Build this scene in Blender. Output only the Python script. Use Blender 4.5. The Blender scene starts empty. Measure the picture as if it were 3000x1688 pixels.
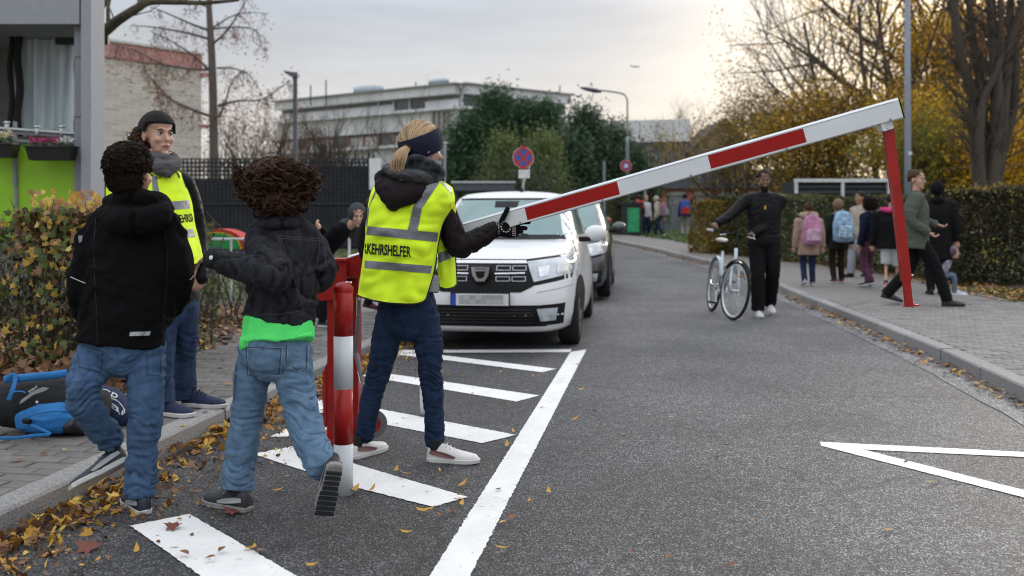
import bpy, bmesh, math, random
import numpy as np
from mathutils import Vector, Matrix, noise
from mathutils.bvhtree import BVHTree
random.seed(7); np.random.seed(7)
SC = bpy.context.scene; COL = SC.collection
# ------------------------------------------------------------------ camera, sky, sun, exposure
F = 2750.0; CX = 1500.0; HY = 652.0; H = 1.17       # focal length (px of a 3000 px wide picture), principal column, horizon row, eye height
cam = bpy.data.objects.new('camera', bpy.data.cameras.new('camera')); COL.objects.link(cam); SC.camera = cam
cam.data.sensor_width = 36; cam.data.lens = 36*F/3000; cam.data.shift_y = (HY-844)/3000
cam.location = (0, 0, H); cam.rotation_euler = (math.radians(90), 0, 0)
cam.data.clip_end = 3000; cam.data.clip_start = .05
cam.data.dof.use_dof = True; cam.data.dof.focus_distance = 4.3; cam.data.dof.aperture_fstop = 2.4
SUN_AZ = math.radians(29); SUN_EL = math.radians(16)     # azimuth right of the view direction
sd = Vector((math.sin(SUN_AZ)*math.cos(SUN_EL), math.cos(SUN_AZ)*math.cos(SUN_EL), math.sin(SUN_EL)))
wd = bpy.data.worlds.new('World'); SC.world = wd; wd.use_nodes = True
nt = wd.node_tree; N = nt.nodes; L = nt.links
for n in list(N): N.remove(n)
out = N.new('ShaderNodeOutputWorld')
sky = N.new('ShaderNodeTexSky'); sky.sky_type = 'NISHITA'; sky.sun_disc = False
sky.sun_elevation = SUN_EL; sky.sun_rotation = SUN_AZ
bg1 = N.new('ShaderNodeBackground'); bg1.inputs[1].default_value = .09; L.new(sky.outputs[0], bg1.inputs[0])
tc = N.new('ShaderNodeTexCoord')
def vm(op, a, b=None):
    n = N.new('ShaderNodeVectorMath'); n.operation = op
    for i, v in enumerate((a, b)):
        if v is None: continue
        if hasattr(v, 'links'): L.new(v, n.inputs[i])
        else: n.inputs[i].default_value = v
    return n
def mt(op, a, b=None, clamp=False):
    n = N.new('ShaderNodeMath'); n.operation = op; n.use_clamp = clamp
    for i, v in enumerate((a, b)):
        if v is None: continue
        if hasattr(v, 'links'): L.new(v, n.inputs[i])
        else: n.inputs[i].default_value = v
    return n.outputs[0]
dr = vm('NORMALIZE', tc.outputs['Generated']).outputs[0]
sep = N.new('ShaderNodeSeparateXYZ'); L.new(dr, sep.inputs[0])
el = mt('MAXIMUM', sep.outputs[2], 0.0)
rmp = N.new('ShaderNodeValToRGB'); L.new(el, rmp.inputs[0])
e = rmp.color_ramp.elements; e[0].position = 0; e[0].color = (.56, .51, .465, 1); e[1].position = 1; e[1].color = (1.25, 1.29, 1.38, 1)
x = e.new(.10); x.color = (.50, .475, .455, 1); x = e.new(.22); x.color = (.395, .415, .455, 1); x = e.new(.45); x.color = (.80, .84, .9, 1)
dotn = N.new('ShaderNodeVectorMath'); dotn.operation = 'DOT_PRODUCT'; L.new(dr, dotn.inputs[0]); dotn.inputs[1].default_value = Vector((math.sin(SUN_AZ)*.97, math.cos(SUN_AZ)*.97, .17)).normalized()
g0 = mt('MAXIMUM', dotn.outputs['Value'], 0.0)
g1 = mt('MULTIPLY', mt('POWER', g0, 30.0), .8); g2 = mt('MULTIPLY', mt('POWER', g0, 200.0), .9)
glow = mt('ADD', g1, g2)
mp = N.new('ShaderNodeMapping'); mp.inputs['Scale'].default_value = (1.3, 1.3, 7); L.new(dr, mp.inputs[0])
nz = N.new('ShaderNodeTexNoise'); nz.inputs['Scale'].default_value = 1.6; nz.inputs['Detail'].default_value = 5; nz.inputs['Roughness'].default_value = .55; L.new(mp.outputs[0], nz.inputs[0])
cl = mt('ADD', mt('MULTIPLY', nz.outputs[0], 1.0), .46)
c1 = vm('SCALE', rmp.outputs[0]); L.new(cl, c1.inputs['Scale'])
gc = vm('SCALE', (1.0, .76, .44)); L.new(glow, gc.inputs['Scale'])
cc = vm('ADD', c1.outputs[0], gc.outputs[0])
bg2 = N.new('ShaderNodeBackground'); bg2.inputs[1].default_value = 1.0; L.new(cc.outputs[0], bg2.inputs[0])
mx = N.new('ShaderNodeMixShader'); mx.inputs[0].default_value = .9; L.new(bg1.outputs[0], mx.inputs[1]); L.new(bg2.outputs[0], mx.inputs[2]); L.new(mx.outputs[0], out.inputs[0])
sl = bpy.data.lights.new('sun', 'SUN'); sl.energy = 1.5; sl.angle = math.radians(11); sl.color = (1, .9, .76)
so = bpy.data.objects.new('sun', sl); COL.objects.link(so); so.rotation_euler = (-sd).to_track_quat('-Z', 'Y').to_euler()
SC.view_settings.view_transform = 'Standard'; SC.view_settings.look = 'None'; SC.view_settings.gamma = 1; SC.view_settings.use_curve_mapping = False
SC.view_settings.exposure = 0.62
SC.cycles.pixel_filter_type = 'BLACKMAN_HARRIS'; SC.cycles.filter_width = 1.1

# ------------------------------------------------------------------ terrain and picture geometry helpers
def sstep(t): t = min(max(t, 0), 1); return t*t*(3-2*t)
def gz(Y): return .75*sstep((Y-13)/27)
def W(px, py, Y): return Vector(((px-CX)*Y/F, Y, H+(HY-py)*Y/F))
def V(vx, vy, Y): return W(vx*1.165, vy*1.165, Y)
def G(px, py, dz=0.0):
    lo, hi = .8, 400.
    f = lambda Y: HY+F*(H-dz-gz(Y))/Y-py
    for _ in range(50):
        m = (lo+hi)/2
        if f(m) > 0: lo = m
        else: hi = m
    return Vector(((px-CX)*lo/F, lo, gz(lo)+dz))
def interp(t, tab):
    if t <= tab[0][0]:
        a, b = tab[0], tab[1]
    elif t >= tab[-1][0]:
        a, b = tab[-2], tab[-1]
    else:
        for a, b in zip(tab, tab[1:]):
            if a[0] <= t <= b[0]: break
    return a[1]+(b[1]-a[1])*(t-a[0])/(b[0]-a[0])

# ------------------------------------------------------------------ materials
MATS = {}
def mat(name, color, rough=.7, metal=0, var=.15, ns=8, bump=0, bs=60, attr=False, coat=0, spec=.5, emit=0, trans=0, sheen=0, streak=None, objrand=0, detail=4):
    if name in MATS: return MATS[name]
    m = bpy.data.materials.new(name); m.use_nodes = True; t = m.node_tree; n = t.nodes; l = t.links
    b = n['Principled BSDF']; b.inputs['Roughness'].default_value = rough; b.inputs['Metallic'].default_value = metal
    b.inputs['Specular IOR Level'].default_value = spec
    b.inputs['Coat Weight'].default_value = coat; b.inputs['Coat Roughness'].default_value = .06
    if sheen: b.inputs['Sheen Weight'].default_value = sheen
    if trans: b.inputs['Transmission Weight'].default_value = trans
    co = n.new('ShaderNodeTexCoord'); vec = co.outputs['Object']
    if streak:
        mpn = n.new('ShaderNodeMapping'); mpn.inputs['Scale'].default_value = streak; l.new(vec, mpn.inputs[0]); vec = mpn.outputs[0]
    tx = n.new('ShaderNodeTexNoise'); tx.inputs['Scale'].default_value = ns; tx.inputs['Detail'].default_value = detail; l.new(vec, tx.inputs[0])
    mr = n.new('ShaderNodeMapRange'); mr.inputs[1].default_value = .3; mr.inputs[2].default_value = .7; mr.inputs[3].default_value = 1-var; mr.inputs[4].default_value = 1+var; l.new(tx.outputs[0], mr.inputs[0])
    mul = n.new('ShaderNodeVectorMath'); mul.operation = 'SCALE'
    if attr:
        a = n.new('ShaderNodeAttribute'); a.attribute_name = 'Col'; l.new(a.outputs['Color'], mul.inputs[0])
    else: mul.inputs[0].default_value = color[:3]
    if objrand:
        oi = n.new('ShaderNodeObjectInfo'); m2 = n.new('ShaderNodeMapRange'); m2.inputs[3].default_value = 1-objrand; m2.inputs[4].default_value = 1+objrand; l.new(oi.outputs['Random'], m2.inputs[0])
        m3 = n.new('ShaderNodeMath'); m3.operation = 'MULTIPLY'; l.new(mr.outputs[0], m3.inputs[0]); l.new(m2.outputs[0], m3.inputs[1]); l.new(m3.outputs[0], mul.inputs['Scale'])
    else: l.new(mr.outputs[0], mul.inputs['Scale'])
    l.new(mul.outputs[0], b.inputs['Base Color'])
    if emit:
        l.new(mul.outputs[0], b.inputs['Emission Color']); b.inputs['Emission Strength'].default_value = emit
    if bump:
        t2 = n.new('ShaderNodeTexNoise'); t2.inputs['Scale'].default_value = bs; t2.inputs['Detail'].default_value = 3; l.new(co.outputs['Object'], t2.inputs[0])
        bp = n.new('ShaderNodeBump'); bp.inputs['Strength'].default_value = min(bump, 1); bp.inputs['Distance'].default_value = .01; l.new(t2.outputs[0], bp.inputs['Height']); l.new(bp.outputs[0], b.inputs['Normal'])
    MATS[name] = m; return m
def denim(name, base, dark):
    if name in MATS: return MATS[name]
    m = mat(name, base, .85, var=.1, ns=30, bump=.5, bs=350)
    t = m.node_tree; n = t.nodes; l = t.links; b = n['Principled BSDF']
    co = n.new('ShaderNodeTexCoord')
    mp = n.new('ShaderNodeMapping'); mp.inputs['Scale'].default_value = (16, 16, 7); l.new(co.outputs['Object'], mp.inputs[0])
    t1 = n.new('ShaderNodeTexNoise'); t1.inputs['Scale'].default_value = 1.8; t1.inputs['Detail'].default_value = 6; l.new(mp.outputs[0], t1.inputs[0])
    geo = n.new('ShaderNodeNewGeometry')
    t3 = n.new('ShaderNodeMath'); t3.operation = 'MULTIPLY_ADD'; l.new(geo.outputs['Pointiness'], t3.inputs[0]); t3.inputs[1].default_value = 3.2; t3.inputs[2].default_value = -1.6  # creases darker, ridges paler: fold shading put into the denim colour
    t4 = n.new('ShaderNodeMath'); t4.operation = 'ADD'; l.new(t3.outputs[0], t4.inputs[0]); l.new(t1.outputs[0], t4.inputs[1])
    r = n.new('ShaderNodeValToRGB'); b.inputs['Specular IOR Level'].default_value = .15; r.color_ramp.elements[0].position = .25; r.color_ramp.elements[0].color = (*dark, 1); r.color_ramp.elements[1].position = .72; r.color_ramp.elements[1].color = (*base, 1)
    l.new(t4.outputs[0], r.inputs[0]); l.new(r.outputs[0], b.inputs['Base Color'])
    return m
def fibre(name, c1, c2, sc=220, streak=(1, 1, 1), rough=.55):
    if name in MATS: return MATS[name]
    m = mat(name, c1, rough, var=.1)
    t = m.node_tree; n = t.nodes; l = t.links; b = n['Principled BSDF']
    co = n.new('ShaderNodeTexCoord'); mp = n.new('ShaderNodeMapping'); mp.inputs['Scale'].default_value = streak; l.new(co.outputs['Object'], mp.inputs[0])
    t1 = n.new('ShaderNodeTexNoise'); t1.inputs['Scale'].default_value = sc; t1.inputs['Detail'].default_value = 3; l.new(mp.outputs[0], t1.inputs[0])
    r = n.new('ShaderNodeValToRGB'); r.color_ramp.elements[0].position = .35; r.color_ramp.elements[0].color = (*c2, 1); r.color_ramp.elements[1].position = .65; r.color_ramp.elements[1].color = (*c1, 1)
    l.new(t1.outputs[0], r.inputs[0]); l.new(r.outputs[0], b.inputs['Base Color'])
    b.inputs['Specular IOR Level'].default_value = .15; b.inputs['Roughness'].default_value = .6
    bp = n.new('ShaderNodeBump'); bp.inputs['Strength'].default_value = .6; bp.inputs['Distance'].default_value = .004; l.new(t1.outputs[0], bp.inputs['Height']); l.new(bp.outputs[0], b.inputs['Normal'])
    return m

# ------------------------------------------------------------------ mesh building
ORG = {}
def org(o): return ORG.get(o.name, Vector((0, 0, 0))) if o else Vector((0, 0, 0))
def link(name, me, m=None, parent=None, smooth=False, label=None, kind=None, cat=None, group=None, absolute=True):
    o = bpy.data.objects.new(name, me); COL.objects.link(o)
    if m is not None:
        for mm in (m if isinstance(m, (list, tuple)) else [m]): me.materials.append(mm)
    if smooth and len(me.polygons): me.polygons.foreach_set('use_smooth', [True]*len(me.polygons))
    if parent:
        o.parent = parent; og = org(parent)
        if absolute and og.length > 0: me.transform(Matrix.Translation(-og))
        ORG[o.name] = og
    tag(o, label, cat, group, kind); return o
def tag(o, label=None, cat=None, group=None, kind=None):
    if label: o['label'] = label
    if cat: o['category'] = cat
    if group: o['group'] = group
    if kind: o['kind'] = kind
    return o
def thing(name, loc, label, cat, group=None):
    o = bpy.data.objects.new(name, None); COL.objects.link(o); o.location = loc; o.empty_display_size = .1
    ORG[o.name] = Vector(loc); tag(o, label, cat, group); return o
class MB:
    def __init__(s): s.v = []; s.f = []; s.c = []; s.mi = []; s.n = 0
    def add(s, v, f, col=None, mi=0):
        n = s.n; s.v.extend([tuple(p) for p in v]); s.n += len(v)
        s.f.extend([tuple(i+n for i in q) for q in f])
        s.c.extend([col]*len(f)); s.mi.extend([mi]*len(f)); return s
    def box(s, c, d, M=None, col=None, mi=0, ch=0):
        c = Vector(c); x, y, z = d[0]/2, d[1]/2, d[2]/2
        if ch:
            pts = []
            for (zz, k) in ((-z, 0), (z-ch, 0), (z, ch)):
                pts += [(-x+k, -y+k, zz), (x-k, -y+k, zz), (x-k, y-k, zz), (-x+k, y-k, zz)]
            fs = [(3, 2, 1, 0), (8, 9, 10, 11)]
            for r in (0, 4):
                for i in range(4): fs.append((r+i, r+(i+1) % 4, r+4+(i+1) % 4, r+4+i))
        else:
            pts = [(-x, -y, -z), (x, -y, -z), (x, y, -z), (-x, y, -z), (-x, -y, z), (x, -y, z), (x, y, z), (-x, y, z)]
            fs = [(3, 2, 1, 0), (4, 5, 6, 7), (0, 1, 5, 4), (1, 2, 6, 5), (2, 3, 7, 6), (3, 0, 4, 7)]
        vs = [(M @ Vector(p) if M else Vector(p))+c for p in pts]
        return s.add(vs, fs, col, mi)
    def beam(s, a, b, w, h, up=(0, 0, 1), col=None, mi=0):
        a = Vector(a); b = Vector(b); d = (b-a); Ln = d.length; d.normalize(); up = Vector(up)
        if abs(d.dot(up)) > .98: up = Vector((0, 1, 0))
        r = d.cross(up).normalized(); u = r.cross(d)
        M = Matrix((r, d, u)).transposed()
        return s.box((a+b)/2, (w, Ln, h), M, col, mi)
    def tube(s, pts, rad, seg=8, ref=None, round0=0, round1=0, col=None, mi=0, cap=True):
        v, f = tubemesh(pts, rad, seg, ref, round0, round1, cap); return s.add(v, f, col, mi)
    def ell(s, c, r, M=None, seg=14, col=None, mi=0):
        v, f = ellmesh(c, r, M, seg); return s.add(v, f, col, mi)
    def lathe(s, prof, c, axis=(0, 0, 1), seg=24, col=None, mi=0):
        ax = Vector(axis).normalized(); q = Vector((0, 0, 1)).rotation_difference(ax); c = Vector(c)
        vs = []; fs = []
        for (r, z) in prof:
            for i in range(seg):
                a = 2*math.pi*i/seg; vs.append(c+q @ Vector((r*math.cos(a), r*math.sin(a), z)))
        for j in range(len(prof)-1):
            for i in range(seg):
                fs.append((j*seg+i, j*seg+(i+1) % seg, (j+1)*seg+(i+1) % seg, (j+1)*seg+i))
        return s.add(vs, fs, col, mi)
    def prism(s, poly, z0, z1, col=None, mi=0):
        n = len(poly); vs = [(p[0], p[1], z0) for p in poly]+[(p[0], p[1], z1) for p in poly]
        fs = [tuple(range(n-1, -1, -1)), tuple(range(n, 2*n))]+[(i, (i+1) % n, n+(i+1) % n, n+i) for i in range(n)]
        return s.add(vs, fs, col, mi)
    def slab(s, pts, off):       # pts: planar loop of Vectors, extruded by off
        n = len(pts); off = Vector(off); vs = [Vector(p) for p in pts]+[Vector(p)+off for p in pts]
        fs = [tuple(range(n-1, -1, -1)), tuple(range(n, 2*n))]+[(i, (i+1) % n, n+(i+1) % n, n+i) for i in range(n)]
        return s.add(vs, fs)
    def mesh(s, name='m'):
        me = bpy.data.meshes.new(name); me.from_pydata(s.v, [], s.f)
        if any(c is not None for c in s.c):
            ca = me.color_attributes.new('Col', 'FLOAT_COLOR', 'CORNER'); arr = []
            for p, c in zip(me.polygons, s.c):
                c = c or (.5, .5, .5); arr.extend([c[0], c[1], c[2], 1]*p.loop_total)
            ca.data.foreach_set('color', arr)
        if any(s.mi): me.polygons.foreach_set('material_index', s.mi)
        me.update(); return me
    def build(s, name, m, parent=None, smooth=False, **k):
        return link(name, s.mesh(name), m, parent, smooth, **k)
def frames(P, ref):
    n = len(P); T = []
    for i in range(n):
        d = P[min(i+1, n-1)]-P[max(i-1, 0)]
        T.append(d.normalized() if d.length > 1e-9 else Vector((0, 0, 1)))
    U = []; r = Vector(ref) if ref is not None else None
    for i in range(n):
        if r is None:
            r = Vector((1, 0, 0)) if abs(T[0].x) < .8 else Vector((0, 1, 0))
        u = r-T[i]*r.dot(T[i])
        if u.length < 1e-4: u = Vector((0, 1, 0))-T[i]*T[i].y
        u.normalize(); U.append(u)
        if ref is None: r = u
    return T, U
def tubemesh(pts, rad, seg=8, ref=None, round0=0, round1=0, cap=True):
    P = [Vector(p) for p in pts]; R = [(r, r) if not isinstance(r, (tuple, list)) else r for r in (rad if isinstance(rad, (list, tuple)) and len(rad) == len(P) else [rad]*len(P))]
    T, U = frames(P, ref)
    rings = []
    def ring(c, t, u, a, b): w = t.cross(u); rings.append([c+u*(a*math.cos(2*math.pi*k/seg))+w*(b*math.sin(2*math.pi*k/seg)) for k in range(seg)])
    if round0:
        for k in (3, 2, 1):
            an = k/3.2*math.pi/2; ring(P[0]-T[0]*(math.sin(an)*round0*min(R[0])), T[0], U[0], R[0][0]*math.cos(an), R[0][1]*math.cos(an))
    for i in range(len(P)): ring(P[i], T[i], U[i], *R[i])
    if round1:
        for k in (1, 2, 3):
            an = k/3.2*math.pi/2; ring(P[-1]+T[-1]*(math.sin(an)*round1*min(R[-1])), T[-1], U[-1], R[-1][0]*math.cos(an), R[-1][1]*math.cos(an))
    v = [p for r in rings for p in r]; f = []
    for j in range(len(rings)-1):
        for k in range(seg): f.append((j*seg+k, j*seg+(k+1) % seg, (j+1)*seg+(k+1) % seg, (j+1)*seg+k))
    if cap: f.append(tuple(range(seg-1, -1, -1))); f.append(tuple(range((len(rings)-1)*seg, len(rings)*seg)))
    return v, f
def ellmesh(c, r, M=None, seg=14):
    c = Vector(c); v = []; f = []; nr = seg//2
    r = r if isinstance(r, (tuple, list)) else (r, r, r)
    for j in range(1, nr):
        th = math.pi*j/nr
        for k in range(seg):
            a = 2*math.pi*k/seg; v.append(Vector((r[0]*math.sin(th)*math.cos(a), r[1]*math.sin(th)*math.sin(a), r[2]*math.cos(th))))
    v.append(Vector((0, 0, r[2]))); v.append(Vector((0, 0, -r[2]))); top = len(v)-2; bot = len(v)-1
    for j in range(nr-2):
        for k in range(seg): f.append((j*seg+k, (j+1)*seg+k, (j+1)*seg+(k+1) % seg, j*seg+(k+1) % seg))
    for k in range(seg):
        f.append((top, k, (k+1) % seg)); f.append((bot, (nr-2)*seg+(k+1) % seg, (nr-2)*seg+k))
    return [((M @ p) if M else p)+c for p in v], f
def catmull(P, n=4):
    P = [Vector(p) if not isinstance(p, np.ndarray) else p for p in P]; out = []
    for i in range(len(P)-1):
        p0 = P[max(i-1, 0)]; p1 = P[i]; p2 = P[i+1]; p3 = P[min(i+2, len(P)-1)]
        for k in range(n):
            t = k/n; out.append(.5*((2*p1)+(p2-p0)*t+(2*p0-5*p1+4*p2-p3)*t*t+(3*p1-p0-3*p2+p3)*t**3))
    out.append(P[-1]); return out
def catn(vals, n=4):     # same for lists of tuples
    A = [np.array(v, float) for v in vals]; return [tuple(x) for x in catmull(A, n)]
def fuse(parts, voxel, smooth=3, name='body', adapt=0):
    mb = MB()
    for v, f in parts: mb.add(v, f)
    me = mb.mesh('tmp'); o = bpy.data.objects.new('tmp', me); COL.objects.link(o)
    r = o.modifiers.new('r', 'REMESH'); r.mode = 'VOXEL'; r.voxel_size = voxel; r.use_smooth_shade = True
    if smooth:
        s = o.modifiers.new('s', 'SMOOTH'); s.factor = .5; s.iterations = smooth
    dg = bpy.context.evaluated_depsgraph_get()
    m2 = bpy.data.meshes.new_from_object(o.evaluated_get(dg)); m2.name = name
    bpy.data.objects.remove(o); bpy.data.meshes.remove(me)
    m2.materials.clear()
    return m2
def folds(me, amp, fn, big=0, bigs=4):
    n = len(me.vertices); co = np.empty(n*3); me.vertices.foreach_get('co', co); co = co.reshape(-1, 3)
    no = np.empty(n*3); me.vertices.foreach_get('normal', no); no = no.reshape(-1, 3)
    d = np.empty(n)
    fx, fy, fz = fn
    for i in range(n):
        x, y, z = co[i]
        w = noise.noise(Vector((x*5, y*5, z*5)))*.9
        a = noise.noise(Vector((x*fx+w, y*fy+w, z*fz+w*2)))
        b = noise.noise(Vector((x*fx*2.1+7, y*fy*2.1+w, z*fz*2.1)))
        d[i] = (1-2*abs(a))*.7+.35*(1-2*abs(b))-.35
        if big: d[i] += big*noise.noise(Vector((x*bigs, y*bigs, z*bigs)))
    co += no*(d*amp)[:, None]; me.vertices.foreach_set('co', co.ravel()); me.update()
    return me
def creases(me, amp, zones, seed=0, k=(5, 5, 26), tilt=1.2):
    """narrow cloth creases gathered where a leg or sleeve bends: zones = (centre, radius, weight)"""
    n = len(me.vertices); co = np.empty(n*3); me.vertices.foreach_get('co', co); co = co.reshape(-1, 3); no = np.empty(n*3); me.vertices.foreach_get('normal', no); no = no.reshape(-1, 3); d = np.zeros(n)
    zc = [(np.array(z[0]), z[1], z[2]) for z in zones]
    for i in range(n):
        p = co[i]; w = .12
        for c_, r_, q_ in zc:
            e = ((p[0]-c_[0])**2+(p[1]-c_[1])**2+(p[2]-c_[2])**2)/(r_*r_)
            if e < 9: w += q_*math.exp(-e)
        zz = p[2]+tilt*.12*noise.noise(Vector((p[0]*7+seed, p[1]*7, p[2]*4)))
        a = abs(noise.noise(Vector((p[0]*k[0]+seed, p[1]*k[1], zz*k[2])))); b = abs(noise.noise(Vector((p[0]*k[0]*1.7+3, p[1]*k[1]*1.7+seed, zz*k[2]*1.8))))
        d[i] = w*(.5-max(0, 1-5.5*a)**1.3-.5*max(0, 1-5*b)**1.3)
    co += no*(d*amp)[:, None]; me.vertices.foreach_set('co', co.ravel()); me.update(); return me
def bvh_of(o_or_me, off=Vector((0, 0, 0))):
    me = o_or_me.data if hasattr(o_or_me, 'data') else o_or_me
    og = ORG.get(o_or_me.name, Vector((0, 0, 0))) if hasattr(o_or_me, 'data') else Vector((0, 0, 0))
    return BVHTree.FromPolygons([v.co+og for v in me.vertices], [tuple(p.vertices) for p in me.polygons])
CAM = Vector((0, 0, H))
def cast(bvh, px, py, off=.004):
    d = (W(px, py, 1)-CAM).normalized(); h = bvh.ray_cast(CAM, d)
    if h[0] is None: return None
    return h[0]-d*off
def patch_px(bvh, c, nx, ny, off=.004, thick=0):
    """c: 4 picture corners tl,tr,br,bl laid on the surface seen there"""
    mb = MB(); ids = {}; vs = []
    for j in range(ny+1):
        for i in range(nx+1):
            u = i/nx; v = j/ny
            x = (c[0][0]*(1-u)+c[1][0]*u)*(1-v)+(c[3][0]*(1-u)+c[2][0]*u)*v
            y = (c[0][1]*(1-u)+c[1][1]*u)*(1-v)+(c[3][1]*(1-u)+c[2][1]*u)*v
            p = cast(bvh, x, y, off)
            if p is not None: ids[(i, j)] = len(vs); vs.append(p)
    fs = []
    for j in range(ny):
        for i in range(nx):
            k = [(i, j), (i, j+1), (i+1, j+1), (i+1, j)]
            if all(q in ids for q in k): fs.append(tuple(ids[q] for q in k))
    mb.add(vs, fs); return mb
def strip_px(bvh, line, hw, off=.004):
    """narrow band following picture points on a surface"""
    P = [np.array(p, float) for p in line]; P = catmull(P, 6) if len(P) > 2 else [P[0]*(1-t)+P[1]*t for t in np.linspace(0, 1, 12)]
    vs = []; ok = []
    for i, p in enumerate(P):
        d = P[min(i+1, len(P)-1)]-P[max(i-1, 0)]; d = d/np.linalg.norm(d); n = np.array((-d[1], d[0]))*hw
        a = cast(bvh, *(p+n), off); b = cast(bvh, *(p-n), off); ok.append(a is not None and b is not None)
        vs += [a or Vector((0, 0, 0)), b or Vector((0, 0, 0))]
    fs = [(2*i, 2*i+1, 2*i+3, 2*i+2) for i in range(len(P)-1) if ok[i] and ok[i+1] and (vs[2*i]-vs[2*i+2]).length < .15]
    mb = MB(); mb.add(vs, fs); return mb
def text_mesh(body, bold=.0, ext=0):
    cu = bpy.data.curves.new('t', 'FONT'); cu.body = body; cu.offset = bold; cu.resolution_u = 3; cu.extrude = ext
    o = bpy.data.objects.new('t', cu); COL.objects.link(o); dg = bpy.context.evaluated_depsgraph_get()
    me = bpy.data.meshes.new_from_object(o.evaluated_get(dg)); bpy.data.objects.remove(o); bpy.data.curves.remove(cu)
    xs = [v.co.x for v in me.vertices]; ys = [v.co.y for v in me.vertices]
    x0, x1, y0, y1 = min(xs), max(xs), min(ys), max(ys)
    for v in me.vertices: v.co.x = (v.co.x-x0)/(x1-x0); v.co.y = (v.co.y-y0)/(y1-y0)
    return me
def text_on(bvh, body, c, bold=.02, off=.006):
    me = text_mesh(body, bold); vs = []; last = None
    for v in me.vertices:
        u, w = v.co.x, 1-v.co.y
        x = (c[0][0]*(1-u)+c[1][0]*u)*(1-w)+(c[3][0]*(1-u)+c[2][0]*u)*w
        y = (c[0][1]*(1-u)+c[1][1]*u)*(1-w)+(c[3][1]*(1-u)+c[2][1]*u)*w
        p = cast(bvh, x, y, off); p = p if p is not None else last; last = p; vs.append(p)
    fs = [tuple(p.vertices) for p in me.polygons if all(vs[i] is not None for i in p.vertices)]
    vs = [p if p is not None else Vector((0, 0, -1)) for p in vs]
    mb = MB(); mb.add(vs, fs); bpy.data.meshes.remove(me); return mb
def text_flat(body, origin, ux, uy, w, h, bold=.01):
    me = text_mesh(body, bold); o = Vector(origin); ux = Vector(ux); uy = Vector(uy); mb = MB()
    mb.add([o+ux*(v.co.x-.5)*w+uy*(v.co.y-.5)*h for v in me.vertices], [tuple(p.vertices) for p in me.polygons]); bpy.data.meshes.remove(me); return mb
# ---- scatter of many small faces (leaves): numpy, one mesh with a colour per leaf
def leafshape(kind):
    if kind == 'maple':
        a = [(0, -.1), (.12, .02), (.42, -.02), (.3, .22), (.5, .42), (.24, .48), (.16, .6), (0, .95), (-.16, .6), (-.24, .48), (-.5, .42), (-.3, .22), (-.42, -.02), (-.12, .02)]
        return [(x, y-.35, -.12*abs(x)) for x, y in a], [tuple(range(14))]
    if kind == 'strip':
        a = [(0, -.5, .05), (.13, -.2, .0), (.14, .15, .02), (0, .55, .16), (-.12, .15, .05), (-.12, -.2, .02)]
        return a, [(0, 1, 5), (1, 2, 4, 5), (2, 3, 4)]
    if kind == 'oval':
        a = [(0, -.5, 0), (.26, -.1, .07), (.22, .25, .07), (0, .5, 0), (-.22, .25, .07), (-.26, -.1, .07)]
        return a, [(0, 1, 2, 3), (3, 4, 5, 0)]
    return [(-.5, -.5, 0), (.5, -.5, 0), (.5, .5, 0), (-.5, .5, 0)], [(0, 1, 2, 3)]
def scatter(P, S, kind, pal, flat=0.0, normals=None, jit=.25):
    """P n x 3 positions, S sizes, pal list of colours (weights implied). flat: 0 random orientation .. 1 lying"""
    P = np.asarray(P, float); n = len(P); sv, sf = leafshape(kind); sv = np.array(sv); k = len(sv)
    S = np.asarray(S, float)*np.ones(n)
    nr = np.random.normal(size=(n, 3)); nr /= np.linalg.norm(nr, axis=1)[:, None]
    if flat: nr = nr*(1-flat)+np.array((0, 0, 1))*flat
    if normals is not None: nr = nr*.75+np.asarray(normals)
    nr /= np.linalg.norm(nr, axis=1)[:, None]
    t = np.random.normal(size=(n, 3)); t -= nr*(t*nr).sum(1)[:, None]; t /= np.linalg.norm(t, axis=1)[:, None]
    b = np.cross(nr, t)
    Vv = P[:, None, :]+S[:, None, None]*(sv[None, :, 0:1]*t[:, None, :]+sv[None, :, 1:2]*b[:, None, :]+sv[None, :, 2:3]*nr[:, None, :])
    Vv = Vv.reshape(-1, 3)
    pal = np.array(pal); C = pal[np.random.randint(0, len(pal), n)]*(1+jit*(np.random.rand(n, 1)*2-1))
    loops = []; starts = []; tot = []; cols = []; st = 0
    base = np.arange(n)*k
    for f in sf:
        pass
    fl = [np.array(f) for f in sf]; lp = np.concatenate(fl); per = len(lp)
    loops = (base[:, None]+lp[None, :]).ravel()
    lens = np.array([len(f) for f in sf]); tot = np.tile(lens, n); starts = np.concatenate(([0], np.cumsum(tot)[:-1]))
    me = bpy.data.meshes.new('leaves'); me.vertices.add(len(Vv)); me.vertices.foreach_set('co', Vv.ravel())
    me.loops.add(len(loops)); me.loops.foreach_set('vertex_index', loops.astype(np.int32))
    me.polygons.add(len(tot)); me.polygons.foreach_set('loop_start', starts.astype(np.int32)); me.polygons.foreach_set('loop_total', tot.astype(np.int32))
    me.update(calc_edges=True)
    ca = me.color_attributes.new('Col', 'FLOAT_COLOR', 'CORNER')
    cc = np.concatenate((np.repeat(C, per, axis=0), np.ones((n*per, 1))), axis=1); ca.data.foreach_set('color', cc.ravel())
    return me
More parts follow.
